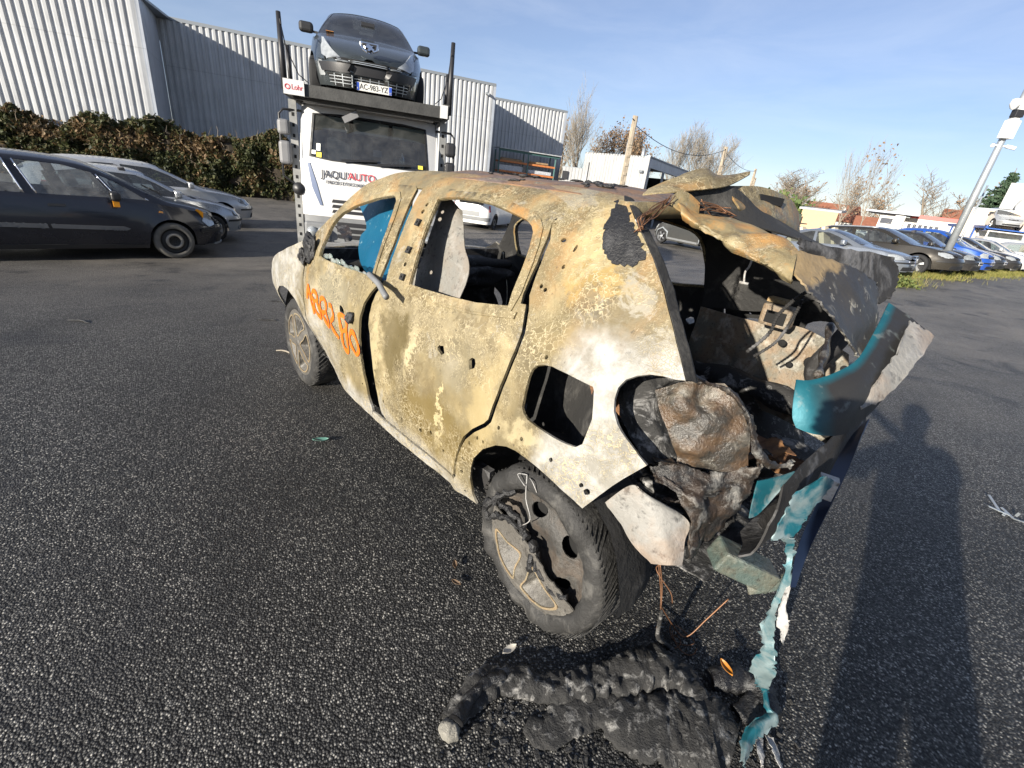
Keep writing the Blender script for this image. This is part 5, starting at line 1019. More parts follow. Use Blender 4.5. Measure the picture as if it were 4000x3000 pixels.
PD = {'spoiler':[[[0.132,0.36,1.552],[0.096,0.28,1.593],[0.045,0.18,1.638],[0.02,0.12,1.623],[-0.037,0.02,1.644]],[[0.112,0.4,1.537],[0.06,0.33,1.571],[0.004,0.24,1.603],[-0.015,0.17,1.606],[-0.042,0.03,1.64]],[[0.1,0.43,1.524],[0.037,0.38,1.549],[-0.01,0.3,1.563],[-0.048,0.2,1.582],[-0.047,0.04,1.634]]],'tgtop':[[[-0.025,0.14,1.588],[-0.04,0.06,1.595],[-0.064,-0.02,1.602],[-0.081,-0.14,1.596],[-0.089,-0.28,1.58],[-0.088,-0.42,1.537]],[[-0.056,0.15,1.558],[-0.066,0.07,1.562],[-0.086,-0.01,1.566],[-0.1,-0.13,1.559],[-0.108,-0.27,1.541],[-0.105,-0.41,1.505]],[[-0.098,0.17,1.526],[-0.105,0.09,1.525],[-0.12,0.01,1.522],[-0.125,-0.11,1.515],[-0.129,-0.25,1.502],[-0.119,-0.4,1.477]],[[-0.095,0.14,1.513],[-0.104,0.06,1.507],[-0.121,-0.02,1.501],[-0.129,-0.14,1.489],[-0.132,-0.28,1.472],[-0.123,-0.42,1.448]]],'silverstrip':[[[-0.09,0.16,1.499],[-0.12,0.06,1.492],[-0.155,-0.06,1.478],[-0.191,-0.2,1.455]],[[-0.107,0.18,1.486],[-0.133,0.08,1.477],[-0.161,-0.04,1.464],[-0.201,-0.18,1.445]]],'bracket':[[[0.011,0.36,1.556],[-0.008,0.33,1.544],[-0.03,0.3,1.525]],[[0.01,0.4,1.537],[-0.013,0.37,1.522],[-0.051,0.33,1.498]],[[0.0,0.42,1.514],[-0.036,0.4,1.493],[-0.067,0.36,1.478]]],'beam':[[[0.019,0.36,1.53],[-0.03,0.3,1.497],[-0.137,0.26,1.492],[-0.245,0.28,1.474],[-0.321,0.31,1.461],[-0.366,0.33,1.441]],[[-0.01,0.4,1.512],[-0.078,0.38,1.479],[-0.164,0.37,1.464],[-0.265,0.38,1.442],[-0.347,0.4,1.424],[-0.392,0.41,1.411]],[[-0.042,0.42,1.49],[-0.115,0.42,1.461],[-0.196,0.42,1.435],[-0.287,0.43,1.409],[-0.356,0.44,1.389],[-0.41,0.45,1.372]],[[-0.044,0.4,1.474],[-0.114,0.4,1.449],[-0.191,0.4,1.422],[-0.284,0.41,1.393],[-0.354,0.42,1.374],[-0.408,0.43,1.359]]],'tgpanel':[[[-0.362,0.37,1.44],[-0.413,0.27,1.429],[-0.48,0.12,1.399],[-0.507,0.0,1.364]],[[-0.389,0.41,1.401],[-0.451,0.31,1.375],[-0.517,0.16,1.345],[-0.537,0.03,1.311]],[[-0.447,0.43,1.357],[-0.5,0.35,1.325],[-0.55,0.22,1.29],[-0.565,0.1,1.267]],[[-0.498,0.44,1.323],[-0.541,0.4,1.278],[-0.572,0.32,1.227],[-0.584,0.2,1.219]],[[-0.528,0.44,1.303],[-0.56,0.4,1.257],[-0.593,0.34,1.204],[-0.595,0.28,1.204]]],'tgskin':[[[-0.358,0.34,1.467],[-0.406,0.18,1.452],[-0.453,0.04,1.448],[-0.504,-0.12,1.438]],[[-0.367,0.34,1.448],[-0.41,0.2,1.432],[-0.464,0.04,1.418],[-0.524,-0.16,1.4]],[[-0.373,0.32,1.424],[-0.423,0.18,1.393],[-0.49,0.02,1.361],[-0.539,-0.14,1.36]],[[-0.399,0.3,1.382],[-0.467,0.2,1.345],[-0.524,0.0,1.305],[-0.546,-0.08,1.321]]],'teal':[[[-0.529,0.55,1.156],[-0.552,0.52,1.158],[-0.58,0.45,1.176],[-0.596,0.35,1.202],[-0.584,0.2,1.254],[-0.563,0.03,1.317]],[[-0.542,0.57,1.116],[-0.577,0.55,1.122],[-0.608,0.49,1.145],[-0.631,0.4,1.177],[-0.624,0.25,1.225],[-0.6,0.03,1.302]],[[-0.557,0.58,1.074],[-0.599,0.56,1.079],[-0.635,0.5,1.099],[-0.656,0.41,1.133],[-0.666,0.26,1.178],[-0.624,0.03,1.293]],[[-0.573,0.58,1.051],[-0.611,0.56,1.046],[-0.65,0.5,1.047],[-0.667,0.42,1.069],[-0.682,0.24,1.136],[-0.692,0.0,1.249]]],'tealwhite':[[[-0.641,0.425,1.118],[-0.653,0.36,1.164],[-0.651,0.24,1.218],[-0.632,0.06,1.285]],[[-0.649,0.43,1.111],[-0.669,0.355,1.146],[-0.675,0.235,1.202],[-0.664,0.05,1.274]],[[-0.657,0.435,1.107],[-0.681,0.35,1.126],[-0.695,0.22,1.192],[-0.694,0.02,1.253]]],'bowl':[[[-0.217,0.635,1.012],[-0.273,0.605,1.053],[-0.315,0.565,1.062],[-0.362,0.53,1.072]],[[-0.251,0.635,0.964],[-0.304,0.627,1.006],[-0.338,0.573,1.018],[-0.409,0.53,1.042]],[[-0.294,0.64,0.915],[-0.339,0.615,0.946],[-0.388,0.601,0.976],[-0.453,0.52,0.98]],[[-0.325,0.635,0.867],[-0.38,0.635,0.893],[-0.426,0.585,0.901],[-0.478,0.52,0.914]],[[-0.345,0.635,0.831],[-0.398,0.6,0.834],[-0.453,0.565,0.843],[-0.491,0.515,0.863]]],'ashlump':[[[-0.109,0.665,0.996],[-0.147,0.635,1.031],[-0.198,0.595,1.045],[-0.261,0.555,1.048]],[[-0.123,0.665,0.944],[-0.176,0.655,0.975],[-0.221,0.637,1.001],[-0.215,0.57,0.986]],[[-0.151,0.665,0.893],[-0.21,0.67,0.928],[-0.237,0.615,0.932],[-0.251,0.565,0.925]],[[-0.199,0.67,0.853],[-0.239,0.645,0.861],[-0.279,0.635,0.885],[-0.29,0.575,0.883]],[[-0.27,0.675,0.807],[-0.297,0.645,0.806],[-0.32,0.615,0.809],[-0.338,0.585,0.809]]],'whitepanel':[[[-0.212,0.745,0.649],[-0.26,0.74,0.735],[-0.289,0.73,0.757],[-0.311,0.71,0.733]],[[-0.242,0.745,0.64],[-0.303,0.74,0.678],[-0.361,0.72,0.714],[-0.431,0.66,0.7]],[[-0.321,0.735,0.579],[-0.365,0.74,0.617],[-0.413,0.725,0.646],[-0.446,0.67,0.632]],[[-0.394,0.72,0.541],[-0.422,0.725,0.564],[-0.445,0.715,0.575],[-0.459,0.68,0.565]]],'sooty':[[[-0.296,0.7,0.82],[-0.364,0.66,0.849],[-0.425,0.6,0.839],[-0.491,0.54,0.867],[-0.517,0.5,0.883]],[[-0.326,0.71,0.81],[-0.386,0.67,0.811],[-0.445,0.62,0.807],[-0.489,0.56,0.806],[-0.526,0.51,0.83]],[[-0.352,0.71,0.806],[-0.44,0.68,0.774],[-0.448,0.62,0.766],[-0.476,0.56,0.776],[-0.524,0.51,0.769]],[[-0.437,0.67,0.711],[-0.45,0.64,0.717],[-0.463,0.6,0.73],[-0.488,0.55,0.724],[-0.509,0.51,0.732]],[[-0.465,0.67,0.578],[-0.474,0.64,0.592],[-0.477,0.6,0.608],[-0.487,0.56,0.606],[-0.482,0.52,0.606]]],'greenplate':[[[-0.515,0.47,0.813],[-0.548,0.4,0.822],[-0.572,0.36,0.838]],[[-0.528,0.49,0.758],[-0.548,0.43,0.762],[-0.563,0.38,0.796]],[[-0.538,0.5,0.707],[-0.551,0.47,0.72],[-0.563,0.4,0.776]]],'innerbump':[[[-0.551,0.44,0.67],[-0.546,0.36,0.689],[-0.564,0.28,0.69]],[[-0.568,0.44,0.659],[-0.583,0.36,0.649],[-0.58,0.28,0.67]]],'bumpera':[[[-0.638,0.4,0.859],[-0.644,0.36,0.866],[-0.661,0.3,0.834]],[[-0.611,0.46,0.817],[-0.635,0.42,0.816],[-0.661,0.36,0.807]],[[-0.612,0.5,0.761],[-0.631,0.46,0.761],[-0.655,0.42,0.759]],[[-0.616,0.54,0.7],[-0.63,0.51,0.706],[-0.65,0.47,0.703]]],'bumperb':[[[-0.696,0.5,0.575],[-0.706,0.49,0.577]],[[-0.663,0.4,0.635],[-0.688,0.39,0.65]],[[-0.639,0.22,0.696],[-0.671,0.2,0.715]],[[-0.611,0.0,0.746],[-0.65,-0.02,0.755]],[[-0.592,-0.3,0.776],[-0.611,-0.35,0.841]]],'strip1':[[[-0.648,0.47,0.657],[-0.66,0.46,0.669]],[[-0.675,0.5,0.608],[-0.685,0.49,0.61]],[[-0.693,0.54,0.518],[-0.707,0.53,0.516]],[[-0.706,0.57,0.45],[-0.729,0.55,0.458]],[[-0.739,0.58,0.423],[-0.764,0.56,0.407]],[[-0.733,0.6,0.36],[-0.777,0.58,0.396]],[[-0.756,0.61,0.319],[-0.794,0.59,0.372]]],'strip2':[[[-0.683,0.47,0.596],[-0.689,0.46,0.612]],[[-0.705,0.5,0.501],[-0.722,0.49,0.502]],[[-0.717,0.51,0.468],[-0.74,0.5,0.475]],[[-0.742,0.52,0.43],[-0.752,0.51,0.416]]],'loadlip':[[-0.287,0.6,1.107],[-0.339,0.56,1.068],[-0.379,0.53,1.067],[-0.421,0.52,1.038],[-0.459,0.51,1.0],[-0.482,0.5,0.95],[-0.507,0.48,0.902],[-0.543,0.44,0.877],[-0.561,0.38,0.876]],'loadlip2':[[-0.314,0.6,1.066],[-0.345,0.57,1.064],[-0.379,0.54,1.053],[-0.414,0.53,1.027],[-0.448,0.525,0.994],[-0.471,0.515,0.944],[-0.497,0.5,0.892],[-0.535,0.46,0.859],[-0.563,0.4,0.864]],'blue':[[[2.049,0.5,1.288],[1.867,0.48,1.354],[1.672,0.46,1.396],[1.494,0.45,1.392]],[[1.947,0.5,1.172],[1.777,0.49,1.22],[1.65,0.47,1.245],[1.5,0.46,1.272]],[[2.038,0.5,1.102],[1.869,0.48,1.128],[1.699,0.46,1.162],[1.543,0.45,1.194]],[[2.065,0.5,1.02],[1.891,0.47,1.051],[1.734,0.45,1.078],[1.573,0.44,1.106]],[[2.035,0.5,0.93],[1.911,0.47,0.937],[1.785,0.45,0.954],[1.616,0.44,0.988]],[[1.938,0.49,0.862],[1.855,0.47,0.854],[1.748,0.45,0.843],[1.662,0.44,0.846]]],'white':[[[1.251,0.42,1.417],[1.206,0.4,1.404],[1.167,0.36,1.352]],[[1.285,0.44,1.294],[1.19,0.42,1.307],[1.133,0.37,1.284]],[[1.323,0.46,1.171],[1.174,0.44,1.196],[1.096,0.38,1.196]],[[1.395,0.47,1.026],[1.199,0.44,1.066],[1.048,0.38,1.095]],[[1.477,0.48,0.908],[1.224,0.45,0.929],[1.078,0.4,0.933]],[[1.557,0.46,0.806],[1.275,0.43,0.838],[1.161,0.38,0.849]]],'wires':[[[0.004,0.42,1.528],[-0.01,0.5,1.481],[-0.009,0.56,1.451],[-0.014,0.58,1.428]],[[0.016,0.42,1.519],[0.003,0.5,1.492],[0.001,0.57,1.457],[-0.015,0.57,1.434]],[[-0.05,0.33,1.515],[-0.073,0.28,1.512],[-0.112,0.24,1.502]],[[-0.05,0.33,1.523],[-0.075,0.27,1.517],[-0.105,0.25,1.509]]],'rod':[[1.282,0.8,1.032],[1.169,0.83,1.035],[1.071,0.855,1.036],[1.006,0.87,1.022],[0.951,0.88,1.009]],'box':[[-0.073,-0.35,1.16],[-0.135,-0.4,1.111]],'hook':[[-0.185,0.15,1.38],[-0.183,0.15,1.351],[-0.176,0.15,1.33],[-0.183,0.15,1.297]],'hookbar':[[-0.169,0.15,1.296],[-0.198,0.15,1.296]],'hose1':[[-0.36,0.1,1.305],[-0.332,0.1,1.268],[-0.31,0.12,1.212],[-0.303,0.12,1.15],[-0.255,0.12,1.066]],'hose2':[[-0.337,0.02,1.269],[-0.332,0.02,1.22],[-0.324,0.04,1.153],[-0.312,0.06,1.108],[-0.269,0.08,1.048]],'charstick':[[-0.438,0.0,1.21],[-0.464,0.08,1.162],[-0.495,0.2,1.129],[-0.52,0.3,1.114]],'brk':[[-0.321,-0.4,1.179],[-0.323,-0.4,1.063]],'crash':[[-0.494,0.5,0.554],[-0.627,0.4,0.492],[-0.608,0.42,0.442],[-0.646,0.38,0.51]],'hangw':[[[-0.393,0.66,0.498],[-0.404,0.66,0.467],[-0.426,0.66,0.409],[-0.445,0.67,0.36]],[[-0.4,0.66,0.505],[-0.389,0.66,0.481],[-0.409,0.66,0.46],[-0.45,0.65,0.425],[-0.465,0.65,0.394]],[[-0.397,0.66,0.502],[-0.423,0.66,0.434],[-0.444,0.67,0.371]]],'lump':[[-0.164,1.243,0.0],[-0.146,1.17,0.0],[-0.156,1.041,0.0],[-0.265,0.956,0.0],[-0.333,0.848,0.0],[-0.395,0.725,0.0],[-0.48,0.568,0.0],[-0.562,0.545,0.0],[-0.633,0.551,0.0]],'lump2':[[-0.308,1.056,0.0],[-0.373,1.023,0.0],[-0.379,0.901,0.0],[-0.433,0.775,0.0],[-0.509,0.778,0.0],[-0.599,0.705,0.0],[-0.675,0.607,0.0],[-0.756,0.587,0.0]],'lumpsh':[[-0.634,0.387,0.0],[-0.698,0.302,0.0],[-0.713,0.417,0.0]],'leaf':[[-0.628,0.405,0.0]],'leaf2':[[1.547,0.76,0.0]],'ribbonground':[[-0.745,0.373,0.06],[-0.781,0.429,0.05],[-0.804,0.436,0.05],[-0.779,0.505,0.04],[-0.775,0.561,0.03],[-0.794,0.629,0.02]],'frag':[[-0.784,0.492,0.01],[-0.837,0.559,0.01],[-0.819,0.477,0.01],[-0.878,0.515,0.01]],'wirg':[[-0.32,0.308,-0.0],[-0.432,0.38,0.02],[-0.471,0.366,0.02],[-0.497,0.316,0.1],[-0.527,0.263,0.2]],'paper':[[-1.285,-2.13,0.0]],'chip':[[-0.099,0.827,0.0]],'hoodflap':[[4.779,0.2,0.692],[4.353,0.2,0.764],[4.157,0.2,0.713]],'hood':[[3.541,0.1,0.859],[3.616,-0.2,0.839]],'brakehole':[[-0.076,-0.015,1.578],[-0.085,-0.012,1.553],[-0.107,-0.16,1.547],[-0.103,-0.17,1.575]]}

# ================================================================== the burnt-out car
BX = empty('burnt_car', (0, 0, 0), 0, 'burnt out tan and white hatchback wreck with orange number on its front door', 'car wreck')
BYAW = 2.3436; BX.rotation_euler = (0, 0, BYAW)
_ly = (-math.sin(BYAW), math.cos(BYAW)); BX.location = (.1444 - _ly[0] * .80, 1.2662 - _ly[1] * .80, 0)

STAINS = [(.98, .80, .12, .20, (0.0764, 0.0577, 0.0216), .85), (.81, .84, .028, .17, (0.3782, 0.324, 0.1971), .9), (.60, .56, .30, .12, (0.1237, 0.0902, 0.0318), .85), (.50, .87, .12, .11, (0.1673, 0.1443, 0.0922), .8), (1.62, .56, .24, .16, (0.1237, 0.1021, 0.054), .7), (.09, 1.40, .13, .13, (0.3637, 0.2958, 0.1589), .9), (.02, 1.28, .12, .03, (0.2909, 0.2042, 0.0699), .8),
          (.565, .62, .012, .14, (0.4, 0.338, 0.1907), .8), (1.70, .86, .22, .10, (0.1745, 0.1584, 0.1112), .8), (1.14, .66, .035, .30, (0.3273, 0.2746, 0.1589), .7), (.26, 1.25, .05, .16, (0.1528, 0.1162, 0.054), .7), (.75, .97, .36, .05, (0.2037, 0.169, 0.1017), .7), (.30, .76, .06, .25, (0.2764, 0.2183, 0.1081), .6), (-.05, .76, .25, .04, (0.3418, 0.2888, 0.1717), .7), (.10, 1.10, .10, .10, (0.1964, 0.1584, 0.0827), .7), (2.05, .75, .03, .30, (0.2618, 0.169, 0.0636), .6), (1.95, .60, .10, .25, (0.3273, 0.2958, 0.2288), .7)]
def mk_burnt(name, rust=.5, white=1.0, dark=0.0, stains=()):
    k = NT(name); co = k.co(); xyz = k.n('SeparateXYZ', {0: co}); X, Z = xyz.outputs[0], xyz.outputs[2]
    n1 = k.noise(co, 3.2, 6, .62, .4); n2 = k.noise(co, 9.0, 5, .6, .3); n3 = k.noise(co, 38, 4, .65)
    base = k.ramp(n1, [(.27, (0.0728, 0.0564, 0.0292)), (.40, (0.1345, 0.1056, 0.054)), (.52, (0.2073, 0.1655, 0.0858)), (.64, (0.2909, 0.2359, 0.1335)), (.80, (0.1891, 0.169, 0.1176))])
    base = k.mix(k.ramp(n2, [(.42, 0.0), (.64, .8)]), base, (0.1382, 0.1162, 0.0699))
    # white-grey calcined areas of the quarter panel, wing and sill
    MR = lambda v, lo, hi: k.n('MapRange', {0: v, 1: lo, 2: hi}).outputs[0]
    wq = k.math('MULTIPLY', MR(X, .15, -.03), MR(Z, 1.27, 1.12)); wq = k.math('MAXIMUM', wq, MR(X, 1.9, 2.3)); wq = k.math('MAXIMUM', wq, k.math('MULTIPLY', MR(Z, .52, .34), .8))
    wq = k.math('MAXIMUM', wq, k.math('MULTIPLY', k.math('MULTIPLY', MR(X, 1.35, 1.75), MR(Z, .95, .55)), .75))
    wm = k.math('MULTIPLY', k.ramp(k.math('ADD', k.math('MULTIPLY', n1, .9), k.math('MULTIPLY', wq, .62)), [(.70, 0.0), (.98, 1.0)]), white, True)
    sc_ = k.noise(co, 5.5, 8, .70, 1.1); base = k.mix(k.ramp(sc_, [(.54, 0.0), (.575, .62), (.66, .25)]), base, (.105, .078, .036)); base = k.mix(k.ramp(k.noise(co, 4.4, 8, .72, .9), [(.575, 0.0), (.615, .6)]), base, (.285, .268, .225))
    # broad scorch stains of the doors and rear pillar
    wp = k.n('MixRGB', {'Fac': .16}, blend_type='LINEAR_LIGHT'); k.set(wp.inputs[1], co); k.set(wp.inputs[2], k.n('TexNoise', {'Vector': co, 'Scale': 7.0, 'Detail': 6.0, 'Roughness': .72}).outputs['Color'])
    for (cx, cz, rx, rz, col, st) in stains:
        d = k.n('VectorMath', {0: wp.outputs[0], 1: (cx, 0, cz)}, operation='SUBTRACT'); d = k.n('VectorMath', {0: d.outputs[0], 1: (1 / rx, 0, 1 / rz)}, operation='MULTIPLY'); d = k.n('VectorMath', {0: d.outputs[0]}, operation='LENGTH').outputs['Value']
        base = k.mix(k.math('MULTIPLY', k.ramp(k.math('MULTIPLY', d, .5), [(.34, 1.0), (.50, .35), (.64, 0.0)]), st), base, col)
    base = k.mix(wm, base, k.mix(k.ramp(k.noise(co, 12, 6, .7), [(.42, 0.0), (.6, 1.0)]), (.315, .309, .292), (.20, .190, .165)))
    # crackle of blistered paint: pale ridges around darker scales
    wv = k.n('MixRGB', {'Fac': .035}, blend_type='LINEAR_LIGHT'); k.set(wv.inputs[1], co); k.set(wv.inputs[2], k.n('TexNoise', {'Vector': co, 'Scale': 26.0, 'Detail': 3.0}).outputs['Color'])
    e1 = k.vor(wv.outputs[0], 44, 'DISTANCE_TO_EDGE'); e2 = k.vor(wv.outputs[0], 92, 'DISTANCE_TO_EDGE'); sw = k.ramp(k.noise(co, 5.0, 3), [(.44, 0.0), (.56, 1.0)])
    e = k.math('ADD', k.math('MULTIPLY', e1, sw), k.math('MULTIPLY', k.math('MULTIPLY', e2, 1.0), k.math('SUBTRACT', 1.0, sw)))
    line = k.ramp(e, [(.025, 1.0), (.095, 0.0)]); area = k.ramp(k.noise(co, 4.2, 4, .6), [(.40, 0.0), (.54, 1.0)])
    cell = k.n('SeparateColor', {0: k.n('TexVoronoi', {'Vector': wv.outputs[0], 'Scale': 44.0}).outputs['Color']}).outputs[0]
    base = k.mix(k.math('MULTIPLY', area, k.math('MULTIPLY', cell, .55)), base, k.mix(1.0, base, (0.4275, 0.4074, 0.3808), 'MULTIPLY'))
    base = k.mix(k.math('MULTIPLY', k.math('MULTIPLY', line, area), .80), base, (0.3782, 0.3204, 0.2003))
    # rust along the window frames and roof
    rm = k.math('MULTIPLY', k.math('MULTIPLY', k.ramp(k.noise(co, 7.5, 6, .66), [(.48, 0.0), (.64, 1.0)]), k.n('MapRange', {0: Z, 1: 1.02, 2: 1.36}).outputs[0]), rust)
    base = k.mix(rm, base, k.mix(n3, (0.24, 0.1091, 0.0318), (0.3637, 0.2324, 0.089)))
    # soot freckles
    base = k.mix(k.ramp(n3, [(.27, .75), (.36, 0.0)]), base, (0.0364, 0.0303, 0.0216)); base = k.mix(k.ramp(n3, [(.66, 0.0), (.78, .4)]), base, (0.3782, 0.3204, 0.2098))
    if dark: base = k.mix(dark, base, (0.0132, 0.0125, 0.0119))
    h = k.math('ADD', k.math('MULTIPLY', k.math('MULTIPLY', line, area), .5), k.math('ADD', k.math('MULTIPLY', n2, 1.2), k.math('MULTIPLY', n3, .35)))
    k.bs(Base_Color=base, Roughness=k.ramp(n2, [(.3, .62), (.7, .42)]), Specular_IOR_Level=.45, Normal=k.bump(h, .55, .006)); return k.m
M_burnt = mk_burnt('burnt_paint', stains=STAINS); M_frame = mk_burnt('burnt_window_frame', 1.0, .25)
def mk_soot(name, base=(.016, .015, .015), ash=(.30, .30, .31), amt=.5, rust=0.0, sc=6.0, rough=.8):
    k = NT(name); co = k.co(); n = k.noise(co, sc, 6, .68, .5); f = k.noise(co, sc * 7, 4, .65)
    c = k.mix(k.math('MULTIPLY', k.ramp(n, [(.52, 0.0), (.66, 1.0)]), amt), base, ash); c = k.mix(k.ramp(f, [(.30, .7), (.44, 0.0)]), c, (.012, .012, .012))
    if rust: c = k.mix(k.math('MULTIPLY', k.ramp(k.noise(co, sc * 1.3, 5, .6), [(.42, 0.0), (.6, 1.0)]), rust), c, k.mix(f, (.20, .075, .02), (.42, .23, .08)))
    k.bs(Base_Color=c, Roughness=rough, Normal=k.bump(k.math('ADD', n, k.math('MULTIPLY', f, .5)), .8, .012)); return k.m
M_soot = mk_soot('soot_metal', amt=.35); M_inner = mk_soot('inner_soot', (.014, .0135, .013), (.12, .115, .105), .35); M_ash = mk_soot('ash_metal', (.020, .0195, .019), (.30, .295, .29), 1.0, 0, 13); M_flake = mk_soot('flaking_panel', (.030, .028, .026), (.46, .44, .38), .95, 0, 11, .6)
def mk_flake():
    k = NT('flaking_panel'); co = k.co(); n = k.noise(co, 7, 5, .6, .4); v = k.vor(co, 20, 'SMOOTH_F1'); f = k.noise(co, 50, 4)
    sp = k.math('MULTIPLY', k.ramp(v, [(.26, 1.0), (.34, 0.0)]), k.ramp(n, [(.46, 0.0), (.56, 1.0)])); pt = k.ramp(k.noise(co, 16, 5, .7, 1.0), [(.60, 0.0), (.64, 1.0)])
    c = k.mix(n, (.016, .015, .014), (.05, .046, .042)); c = k.mix(k.math('MAXIMUM', sp, k.math('MULTIPLY', pt, .8)), c, k.mix(f, (.20, .185, .145), (.30, .29, .26)))
    X_ = k.n('SeparateXYZ', {0: co}).outputs[0]; tm = k.ramp(k.math('ADD', k.n('MapRange', {0: X_, 1: -.50, 2: -.40}).outputs[0], k.math('MULTIPLY', k.math('SUBTRACT', n, .5), 1.6)), [(.42, 0.0), (.60, 1.0)]); c = k.mix(tm, c, k.mix(f, (.15, .105, .05), (.27, .20, .11))); k.bs(Base_Color=c, Roughness=.55, Normal=k.bump(k.math('ADD', sp, f), .5, .006)); return k.m
M_flake = mk_flake(); M_farwall = mk_soot('far_inner_plate', (.13, .118, .09), (.36, .345, .30), .9, .25, 9, .6)
M_bowl = mk_soot('rusty_bowl', (.034, .030, .025), (.16, .148, .122), .75, .16, 11, .36); M_rustp = mk_soot('rust_sheet', (.10, .048, .025), (.17, .105, .06), .7, .45, 10, .8); M_beam = mk_burnt('burnt_beam', 1.3, 0.0); M_sooty = mk_soot('sooty_gloss', (.016, .015, .0145), (.24, .235, .22), .75, .06, 14, .42)
M_whitem = mk_soot('calcined_white', (.20, .194, .18), (.28, .275, .265), .8, .25, 4, .6); M_char = mk_soot('charred_plastic', (.010, .010, .011), (.06, .06, .062), .5, 0, 16, .5); M_wheelgrey = mk_soot('burnt_wheel_steel', (.040, .038, .035), (.085, .081, .073), .8, .06, 9, .6)
M_cover = mk_soot('burnt_wheel_cover', (.085, .079, .070), (.155, .147, .130), .8, 0, 10, .5); M_coverrim = mk_soot('cover_outline', (.20, .165, .105), (.31, .265, .18), .8, .2, 20, .5); M_btyre = mk_soot('burnt_tyre', (.020, .0195, .019), (.085, .082, .076), .8, .0, 8, .72); M_btread = mk_soot('burnt_tread', (.018, .0175, .017), (.07, .068, .062), .8, 0, 10, .75)
def mk_teal(name, dark=.5, kind=0):
    k = NT(name); co = k.co(); n = k.noise(co, 3.5 if kind == 1 else 9, 5, .6, .5); f = k.noise(co, 22, 4); teal = k.mix(f, (.006, .075, .105), (.012, .125, .155))
    if kind == 1: pu = k.n('Attribute', attribute_name='pu').outputs['Fac']; pv = k.n('Attribute', attribute_name='pv').outputs['Fac']; e_ = k.math('MINIMUM', k.math('MULTIPLY', pu, 1.5), k.math('MULTIPLY', pv, 2.6)); n = k.math('ADD', k.math('MULTIPLY', n, .35), k.math('MULTIPLY', e_, .75)); c = k.mix(k.math('MULTIPLY', k.ramp(n, [(.38, 0.0), (.62, 1.0)]), dark), teal, (.030, .029, .028))
    else: c = k.mix(k.math('MULTIPLY', k.ramp(n, [(.42, 0.0), (.54, 1.0)]), dark), teal, k.mix(f, (.10, .12, .12), (.42, .46, .45)))
    c = k.mix(k.ramp(f, [(.62, 0.0), (.72, .6)]), c, (.16, .18, .175)); k.bs(Base_Color=c, Metallic=.35, Roughness=k.math('ADD', .34, k.math('MULTIPLY', f, .35)), Normal=k.bump(f, .35, .006)); return k.m
M_teal = mk_teal('teal_paint', 1.0, 1); M_teal2 = mk_teal('torn_teal_paint', .6, 2); M_navy = simple('scorched_blue_paint', (.012, .022, .05), .35, .4, var=.35, vs_=5); M_bluep = NT('blue_panel_paint')
def mk_bluep():
    k = M_bluep; co = k.co(); n = k.noise(co, 5, 5, .6); f = k.noise(co, 30, 3); c = k.mix(n, (.003, .060, .13), (.006, .11, .20)); c = k.mix(k.ramp(f, [(.64, 0.0), (.72, .55)]), c, (.30, .45, .45)); k.bs(Base_Color=c, Metallic=.35, Roughness=.38, Normal=k.bump(n, .4, .02)); return k.m
M_bluep = mk_bluep(); M_roofrust = mk_soot('roof_rust', (.13, .095, .08), (.22, .175, .145), .7, .45, 5, .7); M_wirecu = simple('burnt_copper_wire', (.17, .085, .045), .5, .5, var=.4); M_silverb = mk_soot('bare_silver_metal', (.26, .26, .255), (.42, .42, .41), .8, .1, 8, .4)
M_orange = NT('orange_spray_paint'); _n = M_orange.noise(M_orange.co(), 60, 4); M_orange.bs(Base_Color=M_orange.mix(_n, (.62, .085, .0), (.70, .14, .01)), Roughness=.5); M_orange = M_orange.m
M_crumb = glass_mat('crumbled_glass', (.70, .85, .80), dust_sheen=.5)

_pz = np.array([0, .2, .35, .55, .75, .92, 1.02, 1.2, 1.38, 1.45, 1.50, 1.53, 1.545, 1.555]); _py = np.array([.78, .80, .83, .845, .84, .81, .785, .70, .60, .545, .48, .38, .25, 0])
_ps = [*_pz[:9]]
for i in range(8, 13): _ps.append(_ps[-1] + math.hypot(_pz[i + 1] - _pz[i], _py[i + 1] - _py[i]))
_ps = np.array(_ps); _fine = catmull(np.stack([_ps, _py, _pz], 1), 8)
def bside(V, off=0.0, dent=1.0):
    """side of the wreck: V holds (x, s); s is height up to the rail, then runs over the roof edge"""
    V = np.asarray(V, float); x, s = V[:, 0], V[:, 1]
    y = np.interp(s, _fine[:, 0], _fine[:, 1]); z = np.interp(s, _fine[:, 0], _fine[:, 2])
    y = y - .10 * np.clip((x - 2.3) / .8, 0, 2) ** 2 - .10 * np.clip((.1 - x) / .7, 0, 2) ** 2 - .09 * sstep((x - 1.5) / .6) * sstep((.62 - z) / .30)
    if dent:
        g = lambda cx, cz, rx, rz, a: a * np.exp(-((x - cx) / rx) ** 2 - ((z - cz) / rz) ** 2)
        d = g(.50, .87, .06, .06, -.034) + g(.98, .80, .085, .19, -.024) + g(.82, .82, .04, .2, .010) + g(.80, .66, .22, .12, .008) + g(.55, .60, .20, .14, -.010) + g(1.50, .76, .07, .06, -.018) + g(-.08, .86, .14, .16, .018) + g(.20, 1.15, .10, .14, -.016) + g(1.75, .60, .3, .12, -.012) + g(.06, 1.24, .10, .12, .012) + g(-.24, .98, .05, .12, .01)
        fl = .012 * np.exp(-((np.hypot(x - .02, z - .33) - .40) / .035) ** 2) * (z < .8)     # rear arch lip
        Q = np.stack([x * 5, z * 5, z * 0], 1); d = d + fl + .0045 * fnoise(Q, 4, 3) * dent + .0016 * fnoise(Q * 5, 9, 2); y = y + d * np.clip((1.5 - z) / .2, 0, 1)
    return np.stack([x, y + off, z], 1)
